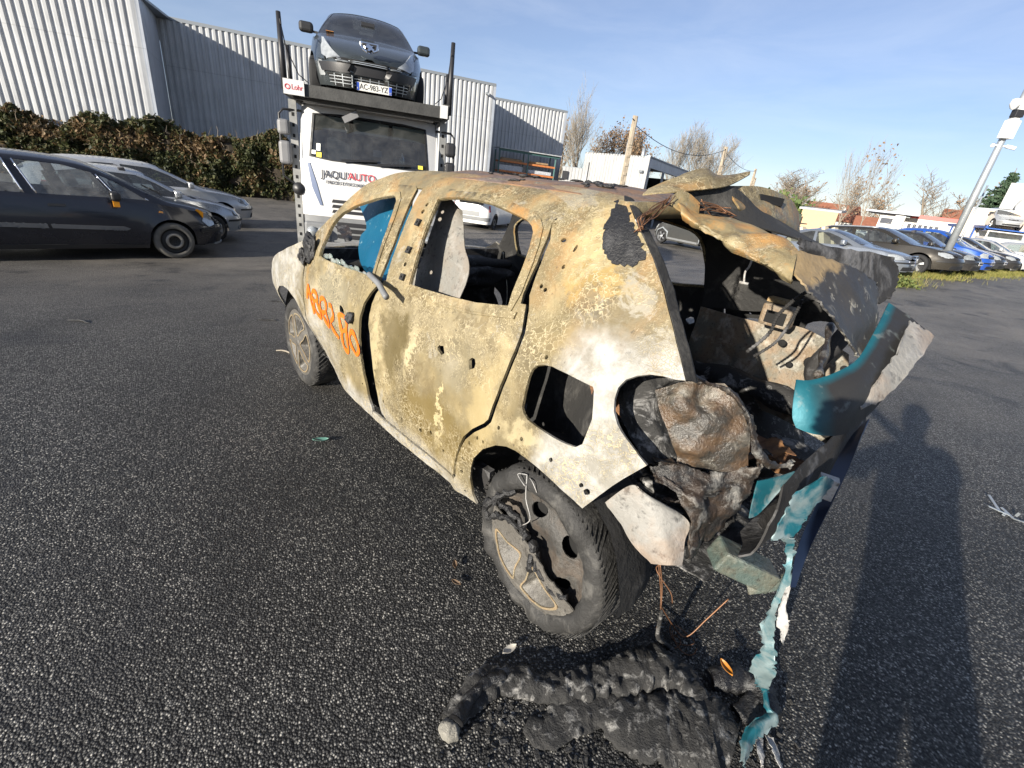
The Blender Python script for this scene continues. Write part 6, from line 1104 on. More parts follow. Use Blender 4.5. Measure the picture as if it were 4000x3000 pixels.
def bpanel(name, outer, holes, mat, off=0.0, th=.012, sp=.05, bsp=None, mat2=None, parent=None, dent=1.0):
    V, F = cdt(outer, holes, sp, bsp or sp * .6); o = mesh_obj(name, bside(V, off, dent), F[:, ::-1], [mat, mat2 or M_inner], parent or BX)
    if th: m = solid(o, th, -1.0); m.modifiers[0].material_offset = 1
    return o
circ = lambda x, z, r, rz=None, jit=.12: ngon(x, z, r, 9, rz, 0, jit)
drip_f = [(2.123, .985), (2.031, 1.105), (1.978, 1.20), (1.901, 1.295), (1.849, 1.347), (1.787, 1.385), (1.703, 1.414), (1.614, 1.434), (1.461, 1.452), (1.29, 1.463)]
rear_drip = [(1.225, 1.462), (1.114, 1.472), (.917, 1.487), (.724, 1.486), (.582, 1.47), (.472, 1.454), (.402, 1.44), (.345, 1.427), (.316, 1.41)]
roofl = [(2.187, 1.024), (2.056, 1.15), (1.943, 1.259), (1.873, 1.329), (1.806, 1.39), (1.744, 1.436), (1.673, 1.472), (1.588, 1.525), (1.484, 1.57), (1.36, 1.62), (1.2, 1.64), (.8, 1.65), (.4, 1.64), (.17, 1.60)]
hatch_e = [(.137, 1.56), (.088, 1.525), (.001, 1.444), (-.092, 1.364), (-.16, 1.30), (-.229, 1.227), (-.293, 1.152), (-.331, 1.105)]
tail_e = [(-.307, 1.10), (-.277, 1.099), (-.245, 1.093), (-.215, 1.08), (-.191, 1.061), (-.182, 1.036), (-.187, 1.007), (-.2, .976), (-.222, .949), (-.258, .919), (-.3, .887), (-.328, .87), (-.283, .807), (-.261, .773), (-.231, .722), (-.198, .662)]
arch_e = [(-.15, .674), (-.1, .684), (-.053, .694), (-.001, .703), (.045, .706), (.096, .705), (.141, .696), (.195, .672), (.263, .618), (.314, .548), (.329, .496), (.332, .435), (.317, .374), (.292, .338)]
sill_e = [(.453, .322), (.637, .306), (.928, .282), (1.2, .272), (1.5, .285), (1.8, .29), (2.04, .31)]
rdo = [(.269, 1.146), (.290, 1.144), (.298, 1.175), (.301, 1.257), (.314, 1.352), (.329, 1.406)]   # rear edge of the rear door
rd_rear = [(.235, 1.062), (.229, .996), (.239, .9), (.254, .796), (.262, .74), (.282, .714), (.337, .665), (.388, .604), (.409, .552), (.425, .476), (.426, .41), (.44, .393)]
rd_bot = [(.568, .384), (.762, .377), (.905, .37), (1.031, .363)]
rd_front = [(1.08, .381), (1.103, .437), (1.136, .587), (1.166, .698), (1.19, .765), (1.214, .804), (1.221, .857), (1.215, .906), (1.19, .959), (1.135, 1.027)]
rd_fpost = [(1.162, 1.107), (1.182, 1.211), (1.2, 1.329), (1.21, 1.418), (1.215, 1.452)]
rwin = [(1.034, 1.414), (.974, 1.43), (.898, 1.44), (.788, 1.445), (.694, 1.442), (.571, 1.423), (.448, 1.4), (.407, 1.382), (.386, 1.364), (.365, 1.315), (.349, 1.238), (.342, 1.169), (.333, 1.126), (.493, 1.097), (.661, 1.079), (.954, 1.059), (.982, 1.184), (1.016, 1.316)]
fwin = [(1.922, 1.001), (1.929, 1.036), (1.929, 1.075), (1.914, 1.17), (1.889, 1.216), (1.848, 1.248), (1.735, 1.302), (1.564, 1.357), (1.421, 1.387), (1.394, 1.382), (1.365, 1.364), (1.332, 1.279), (1.266, 1.021), (1.595, 1.004), (1.84, .997)]
fd_rear = [(1.196, 1.001), (1.256, .943), (1.301, .884), (1.322, .814), (1.316, .753), (1.303, .653), (1.282, .587), (1.26, .50), (1.238, .413), (1.205, .336)]
fd_bot = [(1.215, .300), (1.446, .312), (1.654, .316), (1.9, .318), (2.045, .335)]
fd_front = [(2.055, .42), (2.062, .52), (2.075, .608), (2.09, .698), (2.112, .787), (2.131, .867), (2.133, .958)]
vent = [(.12, .85), (.126, .891), (.131, .947), (.127, .975), (.115, .993), (.087, 1.007), (.049, 1.015), (-.013, 1.016), (-.072, 1.014), (-.112, 1.013), (-.12, 1.004), (-.133, .972), (-.145, .93), (-.144, .885), (-.143, .851), (-.126, .833), (-.087, .828), (-.027, .826), (.038, .825), (.081, .824), (.105, .835)]
# --- body side with the door opening
aper = [(2.10, .965), (2.012, 1.10), (1.957, 1.196), (1.882, 1.285), (1.84, 1.33), (1.78, 1.372), (1.70, 1.402), (1.612, 1.422), (1.461, 1.441), (1.29, 1.452), (1.114, 1.461), (.917, 1.476), (.724, 1.475), (.582, 1.459), (.472, 1.443), (.402, 1.429), (.335, 1.41), (.30, 1.352), (.286, 1.257), (.274, 1.175), (.25, 1.13), (.222, 1.062), (.215, .996), (.225, .9), (.24, .796), (.247, .735), (.270, .704), (.326, .655), (.376, .597), (.397, .548), (.413, .476), (.414, .405), (.432, .378), (.568, .366), (.762, .357), (.905, .350), (1.03, .342), (1.22, .32), (1.446, .33), (1.9, .335), (2.04, .36), (2.06, .608), (2.10, .8)]
sh_holes = [circ(x, z, .007) for x, z in ((.244, 1.212), (.222, 1.205), (.19, 1.285), (.088, .995 + .035), (.262, .65), (.203, .735), (.301, .645), (.345, .60), (.368, .52), (.378, .45), (.08, .757), (-.058, .756), (-.174, .728), (.36, .36))] + [circ(-.195, .716, .010), circ(.245, 1.36, .011, .007), circ(.18, 1.345, .006, .012)]
bs_ = bpanel('side_frame', roofl + hatch_e + tail_e + arch_e + sill_e + [(2.05, .5), (2.07, .7), (2.10, .85), (2.13, .98)], [aper, vent] + sh_holes, M_burnt, 0, .010, .034, .024)
# --- rear door
rd = bpanel('rear_door', rdo[::-1][::-1] + rear_drip[::-1] + [(1.215, 1.452)] + rd_fpost[::-1][1:] + rd_front[::-1] + rd_bot[::-1] + rd_rear[::-1], [rwin, circ(.615, .879, .022, .018, .3), circ(.414, .893, .028, .021, .25), circ(.737, 1.465, .010), circ(1.101, 1.379, .009), circ(1.103, 1.347, .010), circ(1.046, 1.125, .010), circ(.332, 1.262, .008), circ(.698, .474, .010), circ(.617, .504, .009), circ(1.043, .463, .009), circ(.52, .465, .007), circ(.86, .455, .007)], M_burnt, .004, .012, .032, .022)
def frame_strip(name, inner, w, parent, off, th=.010):   # raised window surround
    c = np.mean(inner, 0); V = np.array(inner); n = len(V); d = np.roll(V, -1, 0) - np.roll(V, 1, 0); nn = np.stack([d[:, 1], -d[:, 0]], 1); nn /= np.linalg.norm(nn, axis=1)[:, None]
    if ((V - c) * nn).sum() < 0: nn = -nn
    return bpanel(name, [tuple(p) for p in V + nn * w], [[tuple(p) for p in V + nn * .002]], M_frame, off, th, .03, .02, M_frame, parent)
frame_strip('window_frame', rwin, .040, rd, .010)
for (x, z) in ((1.089, 1.303), (1.057, 1.189), (1.023, 1.077)): bpanel('frame_clip', [(x - .014, z - .014), (x + .014, z - .014), (x + .014, z + .014), (x - .014, z + .014)], [circ(x, z, .005)], M_inner, .018, .006, .02, parent=rd)
bpanel('belt_strip', [(.285, 1.095), (.493, 1.068), (.661, 1.05), (.954, 1.03), (1.14, 1.018), (1.14, 1.036), (.954, 1.052), (.661, 1.072), (.493, 1.09), (.285, 1.118)], [], M_frame, .014, .012, .04, .03, M_frame, rd)
# --- front door with the sprayed number
fd = bpanel('front_door', drip_f + [(1.262, 1.445), (1.255, 1.424), (1.24, 1.342), (1.212, 1.193), (1.202, 1.093)] + fd_rear + fd_bot + fd_front, [fwin, circ(1.551, .785, .018, .022, .3), circ(1.29, .456, .006), circ(1.24, .395, .006)], M_burnt, .003, .012, .032, .022)
frame_strip('window_frame', fwin, .034, fd, .009)
digits = [[(2.018, .729), (2.023, .804), (2.006, .799), (1.965, .73), (1.926, .659)], [(1.916, .738), (1.955, .762), (1.935, .797), (1.884, .788), (1.871, .755), (1.916, .738), (1.923, .705), (1.894, .679), (1.838, .658), (1.844, .699), (1.874, .746)], [(1.805, .696), (1.831, .73), (1.821, .776), (1.774, .788), (1.741, .765), (1.747, .725), (1.805, .696), (1.798, .673), (1.751, .648), (1.715, .644), (1.747, .725)], [(1.698, .773), (1.66, .775), (1.63, .726), (1.677, .68), (1.65, .65), (1.56, .622)], [(1.515, .671), (1.553, .712), (1.57, .751), (1.514, .752), (1.476, .704), (1.515, .671), (1.512, .63), (1.48, .592), (1.438, .588), (1.45, .65), (1.476, .704)], [(1.401, .717), (1.354, .701), (1.305, .647), (1.33, .608), (1.393, .635), (1.42, .675), (1.401, .717)]]
for dg in digits:
    A = catmull(dg, 5); d = np.gradient(A, axis=0); d /= np.linalg.norm(d, axis=1)[:, None] + 1e-9; nn = np.stack([-d[:, 1], d[:, 0]], 1); k = len(A); wv = .0115 * (1 + .25 * np.sin(np.arange(k) * .7))
    V = np.concatenate([A + nn * wv[:, None], A - nn * wv[:, None]]); F = [(i, i + 1, k + i + 1, k + i) for i in range(k - 1)]; mesh_obj('painted_digit', bside(V, .0075), F, M_orange, fd, smooth=False)
def blob(name, c, r, mat, parent, seed=1, amp=.5, sq=(1, 1, 1), n=2, fr=3.0):
    bm = bmesh.new(); bmesh.ops.create_icosphere(bm, subdivisions=n + 1, radius=1.0); P = np.array([v.co for v in bm.verts]); F = [[v.index for v in f.verts] for f in bm.faces]; bm.free()
    P = P * (1 + amp * fnoise(P * fr * .5 + seed, seed, 3))[:, None] * np.array(sq) * r + np.array(c); return mesh_obj(name, P, F, mat, parent)
blob('melted_lock', bside(np.array([(1.414, .782)]), .012)[0], .028, M_char, fd, 3, .5); 
q = bside(np.array([(2.06, 1.02)]), .01)[0]; blob('melted_mirror', q, .05, M_char, fd, 5, .7, (1.3, .5, 1.4), 3); q = bside(np.array([(2.135, .955)]), .015)[0]; blob('melted_mirror', q, .036, M_char, fd, 8, .6, (1, .7, 1.2), 3)
for i in range(11):
    t = i / 10; q = bside(np.array([(1.86 - .55 * t, 1.012 - .002 * t + .008 * math.sin(i * 2.1))]), -.006)[0]; blob('glass_remnant', q, .017, M_crumb, fd, 20 + i, .4, (2.0, .35, .9), 1)
MB().tube(catmull(PD['rod'], 5), .0135, 10).build('grey_rod', M_tgrey, rd, True)
# --- front wing, bonnet, front end
wing = [(2.219, 1.052), (2.262, 1.028), (2.365, .985), (2.462, .955), (2.55, .925), (2.7, .88), (2.85, .83), (2.98, .77), (3.06, .68), (3.08, .56), (3.02, .45), (2.84, .42), (2.80, .52), (2.74, .60), (2.64, .66), (2.52, .69), (2.40, .69), (2.28, .665), (2.18, .62), (2.12, .55), (2.09, .47), (2.082, .36), (2.07, .37), (2.075, .52), (2.088, .608), (2.103, .698), (2.125, .787), (2.144, .867), (2.146, .958), (2.17, 1.03)]
wg = bpanel('front_wing', wing, [], M_burnt, .004, .012, .05, .035)
hood = [[(2.18, y * .70, 1.00 + .03 * (1 - y * y)) for y in (-1, -.5, 0, .5, 1)], [(2.5, y * .69, .965 + .035 * (1 - y * y)) for y in (-1, -.5, 0, .5, 1)], [(2.8, y * .66, .88 + .04 * (1 - y * y)) for y in (-1, -.5, 0, .5, 1)], [(3.02, y * .58, .77 + .04 * (1 - y * y)) for y in (-1, -.5, 0, .5, 1)], [(3.12, y * .5, .62) for y in (-1, -.5, 0, .5, 1)]]
patch('bonnet', hood, M_burnt, BX, 5, .006, .008, 4, 3)
MB().box((2.12, 0, .70), (.04, 1.40, .62)).build('bulkhead', M_soot, BX); MB().box((3.02, 0, .50), (.10, 1.2, .30)).build('front_crossmember', M_soot, BX); MB().box((2.6, 0, .55), (.62, .62, .42)).build('engine_block', M_soot, BX)
patch('bonnet_flap', [[(2.62, .30, .985), (2.72, .26, 1.03), (2.84, .24, 1.06)], [(2.60, .36, .965), (2.70, .34, 1.00), (2.86, .33, 1.045)]], M_sooty, BX, 4, .004, .006, 12, 6); MB().tube([(2.58, .33, .93), (2.62, .33, .985), (2.66, .30, .99)], .022, 6).build('hinge_remnant', M_char, BX, True)
# --- charred film on the rear pillar, inner B pillar
ch = [(.164, 1.559), (.139, 1.511), (.128, 1.476), (.116, 1.439), (.11, 1.413), (.083, 1.376), (.053, 1.345), (.031, 1.334), (-.002, 1.331), (-.034, 1.332), (-.051, 1.342), (-.075, 1.363), (-.055, 1.385), (.0, 1.433), (.077, 1.505), (.13, 1.547)]
def rag(poly, a=.008, sp=.012): P = resample(poly, sp); return [tuple(p) for p in P + rng.normal(0, a * .5, P.shape)]

bpanel('charred_film', rag(ch), [], M_char, .004, .005, .02, .012, M_char, bs_)
bpanel('inner_pillar', [(1.12, .30), (1.40, .30), (1.38, .70), (1.36, 1.0), (1.12, 1.0)], [], M_soot, -.06, .03, .08, .05, M_soot)
bpanel('inner_sill', [(.30, .33), (2.05, .33), (2.05, .46), (.30, .46)], [], M_soot, -.07, .03, .1, .08, M_soot)
# --- far side of the shell, sooty inside
for src in (bs_, rd, fd, wg):
    c = src.copy(); c.data = src.data.copy(); COL.objects.link(c); c.parent = BX; c.scale = (1, -1, 1)
    c.data.materials[0] = M_burnt if src in (wg,) else M_inner
for nm, pp in (('window_frame', rwin), ('window_frame', fwin)):
    V, F = cdt([tuple(p) for p in (np.array(pp) - np.mean(pp, 0)) * 1.06 + np.mean(pp, 0)], [pp], .03, .02); P = bside(V, -.028); P[:, 1] *= -1; o = mesh_obj(nm, P, F, M_frame, BX); solid(o, .006, 0)
# --- roof
xs = np.linspace(.12, 1.46, 44); ys = np.linspace(-.47, .47, 34); Xr, Yr = np.meshgrid(xs, ys); zr = np.interp(np.abs(Yr), [0, .25, .38, .47], [1.555, 1.546, 1.531, 1.506]) - .05 * np.clip((Xr - 1.25) / .2, 0, 2) ** 1.5 - .03 * np.clip((.35 - Xr) / .2, 0, 2) ** 1.5
Qr = np.stack([Xr.ravel() * 3, Yr.ravel() * 4, 0 * Xr.ravel()], 1); zr = zr.ravel() + .006 * fnoise(Qr, 6, 3) + .010 * np.exp(-((Xr.ravel() - .55) / .18) ** 2 - ((Yr.ravel() + .1) / .2) ** 2) - .012 * np.exp(-((Xr.ravel() - .85) / .12) ** 2 - ((Yr.ravel() - .12) / .12) ** 2) - .002
F = [(j * 44 + i, j * 44 + i + 1, (j + 1) * 44 + i + 1, (j + 1) * 44 + i) for j in range(33) for i in range(43)]
o = mesh_obj('roof', np.stack([Xr.ravel(), Yr.ravel(), zr], 1), F, [M_roofrust, M_inner], BX); m = solid(o, .006, -1); m.modifiers[0].material_offset = 1
for i in range(26): x, y = random.uniform(.3, 1.1), random.uniform(.05, .42); blob('soot_flake', (x, y, float(np.interp(abs(y), [0, .25, .38, .47], [1.555, 1.546, 1.531, 1.506])) + .004), random.uniform(.008, .02), M_char, o, 60 + i, .6, (1.6, 1, .4), 0)
MB().tube(catmull([(1.44, -.52, 1.46), (1.49, 0, 1.485), (1.44, .52, 1.46)], 6), .022, 6).build('windscreen_header', M_frame, BX, True)
MB().tube(catmull([(.12, -.50, 1.475), (.08, 0, 1.50), (.12, .50, 1.475)], 6), .03, 6).build('hatch_header', M_beam, BX, True)
# --- tailgate: twisted, half raised
patch('spoiler_flap', PD['spoiler'], M_burnt, BX, 6, .004, .010, 9, 3)
g = np.array(PD['tgtop'], float)
tt = patch('tailgate_top', g, M_beam, BX, 6, .006, .004, 8, 4)
bl = np.array(PD['brakehole']); cc_ = bl.mean(0); bn = np.array([-.806, 1.787, 1.515]) - cc_; bn /= np.linalg.norm(bn); o = mesh_obj('brake_light_recess', bl + bn * .008, [(0, 1, 2, 3)], M_seam, tt, False); solid(o, .012, 0)
patch('tailgate_void_shade', [[(.05, .33, 1.55), (-.01, .24, 1.575), (-.05, .12, 1.585), (-.10, .0, 1.53), (-.125, -.15, 1.50), (-.12, -.40, 1.46)], [(.035, .31, 1.535), (-.03, .22, 1.53), (-.10, .12, 1.53), (-.16, .04, 1.50), (-.21, -.08, 1.475), (-.23, -.28, 1.44)], [(.02, .33, 1.515), (-.04, .26, 1.487), (-.14, .20, 1.48), (-.22, .12, 1.468), (-.28, .0, 1.452), (-.33, -.15, 1.43)]], M_inner, BX, 5, .004, .006, 9, 36)  # dark sheet stands in for the shade of the open hollow here
patch('bare_metal_strip', PD['silverstrip'], M_silverb, BX, 5, .005, .006, 14, 5); patch('hinge_bracket', PD['bracket'], M_beam, BX, 5, .005, .006, 12, 6)
patch('tailgate_frame', PD['beam'], M_beam, BX, 10, .006, .018, 10, 7, 0, .75); tp = patch('tailgate_inner_panel', PD['tgpanel'], M_flake, BX, 8, .005, .010, 10, 8, .002); patch('tailgate_skin', PD['tgskin'], M_soot, BX, 7, .004, .003, 7, 9, .002)
def drop(pd, dx): return (np.array(pd) + np.array(dx)).tolist()
patch('tailgate_outer_skin', PD['teal'], M_teal, BX, 8, .004, .004, 5, 10); patch('scraped_white_edge', drop(PD['tealwhite'], (-.002, .006, .002)), M_whitem, BX, 8, .004, .003, 12, 11, .002)
he = bside(np.array([(.17, 1.60)] + hatch_e), -.004); patch('hatch_channel', [he.tolist(), (he + [-.008, -.022, -.004]).tolist(), (he + [-.014, -.036, -.010]).tolist(), (he + [.010, -.075, -.02]).tolist()], M_inner, BX, 4, .003, .004, 20, 33)
# --- rear corner, floor, wheelhouses
patch('lamp_recess', PD['bowl'], M_bowl, BX, 12, .005, .020, 8, 12, 0, .8); patch('ashen_inner_wing', PD['ashlump'], M_ash, BX, 11, .005, .022, 10, 13, 0, .8); patch('lower_bracket', PD['whitepanel'], M_whitem, BX, 8, .005, .010, 7, 14, 0, .8); patch('sooty_rear_panel', PD['sooty'], M_sooty, BX, 10, .006, .030, 11, 15, .002, .8)
for i in range(14):   # torn folds of sheet around the lamp opening
    c = np.array([random.uniform(-.50, -.24), random.uniform(.50, .66), random.uniform(.60, .86)]); a = random.uniform(0, 6.28); u = np.array([math.cos(a) * .7, math.sin(a) * .5, random.uniform(-.8, .8)]) * random.uniform(.03, .07); v = np.array([-math.sin(a) * .7, math.cos(a) * .5, random.uniform(-.6, .6)]) * random.uniform(.015, .04)
    patch('torn_fold', [[(c + u * p + v * q_).tolist() for p in (-1, 0, 1)] for q_ in (-1, 0, 1)], (M_sooty, M_ash, M_bowl, M_sooty)[i % 4], BX, 5, .004, .022, 16, 400 + i, .003, .8)
patch('inner_side_plate', [[(-.18, .70, 1.10), (-.10, .70, .9), (-.02, .69, .72), (.02, .68, .5)], [(.05, .58, 1.15), (.1, .58, .95), (.14, .58, .75), (.16, .58, .5)], [(.30, .56, 1.1), (.34, .57, .9), (.34, .57, .7), (.34, .57, .5)]], M_inner, BX, 5, .005, .01, 8, 16)
for sd in (1, -1):
    V = []; na, nb = 18, 12
    for i in range(na):
        a = math.pi * i / (na - 1)
        for j in range(nb): t = j / (nb - 1); r = .40 * (1 - .25 * t ** 3); V.append((.02 + r * math.cos(a), sd * (.80 - .34 * t), .34 + r * math.sin(a) * (1.0 - .12 * t)))
    F = [(i * nb + j, i * nb + j + 1, (i + 1) * nb + j + 1, (i + 1) * nb + j) for i in range(na - 1) for j in range(nb - 1)]
    V = np.array(V); V = V + .01 * fnoise(V * 10, 3, 2)[:, None]; mesh_obj('wheelhouse', V, F, M_inner if sd > 0 else M_ash, BX)
    V = []
    for i in range(na):
        a = math.pi * i / (na - 1)
        for j in range(nb): t = j / (nb - 1); r = .39; V.append((2.42 + r * math.cos(a), sd * (.76 - .30 * t), .33 + r * math.sin(a)))
    mesh_obj('wheelhouse', V, F, M_inner, BX)
fl = []
for x in np.linspace(-.52, .55, 8): fl.append([(x, y, .52 - .10 * math.exp(-((x + .15) / .25) ** 2 - (y / .3) ** 2)) for y in np.linspace(-.62, .62, 9)])
patch('boot_floor', fl, M_ash, BX, 4, .006, .035, 7, 17); patch('cabin_floor', [[(x, y, .33) for y in (-.75, -.3, 0, .3, .75)] for x in (.5, 1.0, 1.6, 2.1)], M_soot, BX, 4, .006, .02, 6, 18)
patch('rear_valance', [[(-.50, y, .54 - .02 * abs(y)) for y in (-.6, -.2, .2, .52)], [(-.58, y, .60) for y in (-.6, -.2, .2, .50)], [(-.585, y, .72) for y in (-.6, -.2, .2, .45)], [(-.56, y, .80) for y in (-.6, -.2, .15, .38)]], M_soot, BX, 5, .006, .012, 8, 19)
L1, L2 = np.array(PD['loadlip']), np.array(PD['loadlip2']); patch('hatch_flange', [L1.tolist(), ((L1 + L2) / 2 + [.0, .012, .008]).tolist(), L2.tolist()], M_sooty, BX, 6, .005, .010, 20, 20, .003)
for i in range(9):   # debris and ash lying in the boot
    blob('ash_heap', (random.uniform(-.42, .2), random.uniform(-.4, .35), .50), random.uniform(.06, .13), (M_ash, M_soot)[i % 2], BX, 80 + i, .6, (1.3, 1, .55), 3)
patch('rust_plate', [[(.02, .66, 1.0), (-.06, .64, .99), (-.14, .64, .98)], [(.0, .64, .93), (-.06, .63, .93), (-.16, .63, .90)], [(-.02, .64, .885), (-.08, .63, .90), (-.16, .63, .86)]], M_rustp, BX, 5, .005, .006, 10, 21)
# far inner wall with the rusted box, hoses, wires and a hook
patch('far_inner_wall', [[(.30, -.64, 1.02), (.0, -.66, 1.02), (-.2, -.66, 1.05), (-.42, -.62, 1.0)], [(.30, -.63, .85), (.0, -.62, .84), (-.2, -.62, .85), (-.48, -.58, .82)], [(.30, -.62, .62), (.0, -.58, .62), (-.25, -.58, .62), (-.52, -.54, .60)]], M_farwall, BX, 8, .005, .022, 9, 22)
for (x, z, r_) in ((-.30, .92, .022), (-.38, .86, .016), (-.22, .88, .012), (-.43, .94, .012), (-.16, .97, .014), (-.34, .78, .012), (-.26, .74, .018), (-.40, .72, .010)):
    MB().lathe([(.001, .004), (r_, .004), (r_ * 1.25, 0), (r_ * 1.25, -.006)], 14, (x, -.592 + .05 * (z - .8), z), 'Y').build('wall_hole', M_seam, BX, True)
MB().tube(catmull([(-.54, -.50, .70), (-.30, -.52, .73), (-.05, -.52, .74), (.25, -.54, .70)], 5), [.055 + .01 * math.sin(i * 1.3) for i in range(16)], 9).build('far_sill_tube', M_ash, BX, True)
patch('far_bracket', [[(-.50, -.36, 1.02), (-.53, -.30, .94), (-.54, -.24, .84)], [(-.47, -.42, .98), (-.50, -.36, .90), (-.52, -.30, .80)]], M_farwall, BX, 5, .004, .006, 14, 35)
patch('far_pillar_plate', [[(.10, -.50, 1.46), (-.05, -.58, 1.34), (-.22, -.64, 1.2)], [(.30, -.56, 1.40), (.16, -.62, 1.25), (-.02, -.66, 1.08)], [(.34, -.58, 1.36), (.32, -.62, 1.2), (.30, -.66, 1.02)]], M_inner, BX, 6, .005, .004, 8, 23)
bxx = empty('tmp', (0, 0, 0)); bpy.data.objects.remove(bxx)
o = bevel(MB().box((-.12, -.52, 1.10), (.13, .08, .10)).build('rusted_box', M_farwall, BX), .012); MB().box((-.125, -.478, 1.095), (.085, .012, .055)).build('box_opening', M_seam, o); MB().box((-.10, -.53, 1.165), (.08, .06, .02)).build('box_lid', M_beam, o)
MB().tube(catmull(PD['hook'], 5), .0035, 6).bar(PD['hookbar'][0], PD['hookbar'][1], .008).build('hanging_hook', M_silverb, BX, True)
def hose(pts, r, name):
    A = catmull(pts, 14); mb = MB()
    rr = [r * (1.25 if i % 2 else .85) for i in range(len(A))]; mb.tube(A, rr, 8); return mb.build(name, M_soot, BX, False)
hose(PD['hose1'], .0055, 'ribbed_hose'); hose(PD['hose2'], .005, 'ribbed_hose')
for k, wv in enumerate(PD['wires']):
    for i in range(4): A = catmull(np.array(wv) + rng.normal(0, .008, (len(wv), 3)), 6); MB().tube(A, .0016, 5).build('wire', M_wirecu, BX, True)
for i in range(12):
    y = -.3 + i * .05; MB().tube(catmull([(.10 + rng.normal(0, .02), y, .62), (.20, y + .02, .85), (.30, y + .03, 1.02 + rng.normal(0, .02)), (.36, y, 1.05)], 4), .006, 6).build('seat_back_wire', M_soot, BX, True)
A = catmull(PD['charstick'], 5); MB().tube(A, [.010 + .004 * math.sin(i) for i in range(len(A))], 7).build('charred_strut', M_sooty, BX, True)
for i in range(16):   # crumpled sheet scraps heaped in the boot
    c = np.array([random.uniform(-.46, .30), random.uniform(-.48, .40), random.uniform(.52, .74)]); a = random.uniform(0, 6.28); u = np.array([math.cos(a), math.sin(a), random.uniform(-.5, .5)]) * random.uniform(.06, .13); v = np.array([-math.sin(a), math.cos(a), random.uniform(-.6, .6)]) * random.uniform(.04, .09)
    patch('crumpled_scrap', [[(c + u * p + v * q_).tolist() for p in (-1, 0, 1)] for q_ in (-1, 0, 1)], (M_soot, M_farwall, M_rustp, M_ash)[i % 4], BX, 5, .004, .035, 14, 300 + i, .003)
MB().tube(catmull([(-.42, -.50, 1.18), (-.40, -.42, 1.08), (-.36, -.40, .95), (-.40, -.45, .85)], 5), .035, 8).build('strut_mount', M_soot, BX, True)
# --- rear structure below the opening
patch('green_plate', PD['greenplate'], M_teal2, BX, 5, .004, .006, 10, 24); patch('inner_bumper', PD['innerbump'], M_soot, BX, 5, .004, .006, 10, 25)
P_ = PD['crash']; m_green = mk_soot('crash_box_paint', (.07, .095, .085), (.21, .235, .21), .7, .12, 9, .4)
o = bevel(MB().bar((P_[0][0], .52, P_[0][2]), (P_[1][0], .40, P_[1][2]), .09, .075).build('crash_box', m_green, BX), .008); patch('crash_box_flange', [[(-.585, .47, .49), (-.65, .41, .52), (-.675, .37, .54)], [(-.61, .47, .445), (-.66, .41, .47), (-.68, .38, .50)]], m_green, o, 4, .005, .004, 12, 26)
patch('torn_bumper_skin', PD['bumpera'], M_teal2, BX, 7, .003, .006, 14, 27, .002); patch('bumper_cover', PD['bumperb'], M_navy, BX, 7, .004, .004, 8, 28)
MB().box((-.64, .22, .77), (.05, .035, .07), .3).build('latch', M_silverb, BX)
st = np.array([[(-.632, .505, .705), (-.650, .475, .705)], [(-.648, .46, .645), (-.662, .455, .66)], [(-.668, .465, .57), (-.682, .46, .58)], [(-.672, .47, .45), (-.69, .465, .45)], [(-.676, .475, .36), (-.705, .46, .37)], [(-.70, .475, .31), (-.73, .46, .315)], [(-.69, .47, .23), (-.742, .455, .27)], [(-.71, .455, .165), (-.752, .45, .235)], [(-.728, .425, .11), (-.755, .42, .14)], [(-.742, .385, .065), (-.758, .38, .075)]])
patch('hanging_torn_strip', st, M_teal2, BX, 6, .002, .010, 16, 29, .004); patch('hanging_torn_strip', np.array(PD['strip2']) + [.01, -.03, -.04], M_silverb, BX, 5, .002, .008, 16, 30, .003)
for wv in PD['hangw']: MB().tube(catmull(wv, 5), .0022, 5).build('wire', M_wirecu, BX, True)
# --- seat frames and bars inside
for y in (-.38, .36):
    mb = MB(); 
    for s_ in (-.2, .2): mb.tube(catmull([(1.05, y + s_, .46), (1.0, y + s_, .60), (.92, y + s_, .95), (.88, y + s_, 1.1)], 4), .016, 6)
    mb.tube([(.88, y - .2, 1.1), (.88, y + .2, 1.1)], .016, 6).tube([(.97, y - .2, .75), (.97, y + .2, .75)], .010, 6).tube([(1.05, y - .2, .46), (1.5, y - .2, .44)], .02, 6).tube([(1.05, y + .2, .46), (1.5, y + .2, .44)], .02, 6)
    if y < 0: mb.build('seat_frame', M_soot, BX, True)
MB().tube([(.42, -.5, 1.03), (.46, .42, 1.03)], .016, 8).build('cross_bar', M_tgrey, BX, True); patch('seat_bracket', [[(.72, .30, .82), (.66, .29, .92), (.56, .28, 1.02)], [(.66, .31, .80), (.60, .30, .90), (.50, .29, 1.01)]], M_silverb, BX, 4, .006, .002, 6, 31)
MB().box((.45, 0, .80), (.05, 1.1, .40), M=Matrix.Rotation(-.3, 4, 'Y')).build('rear_bench_frame', M_soot, BX)
MB().tube(catmull([(1.95, -.7, .92), (1.9, -.3, .95), (1.92, .1, .95), (1.98, .68, .93)], 5), .035, 7).build('dash_beam', M_soot, BX, True)
blob('dash_remains', (1.98, -.1, .86), .2, M_soot, BX, 41, .5, (.6, 2.6, .6), 3)
mb = MB(); T = Matrix.Translation((1.72, .34, .98)) @ Matrix.Rotation(-.5, 4, 'Y'); mb.tube([T @ Vector((0, .17 * math.cos(a), .17 * math.sin(a))) for a in np.linspace(0, 2 * math.pi, 25)], .009, 6, False); mb.bar(T @ Vector((0, 0, 0)), T @ Vector((.2, 0, 0)), .03).build('steering_wheel', M_soot, BX, True)
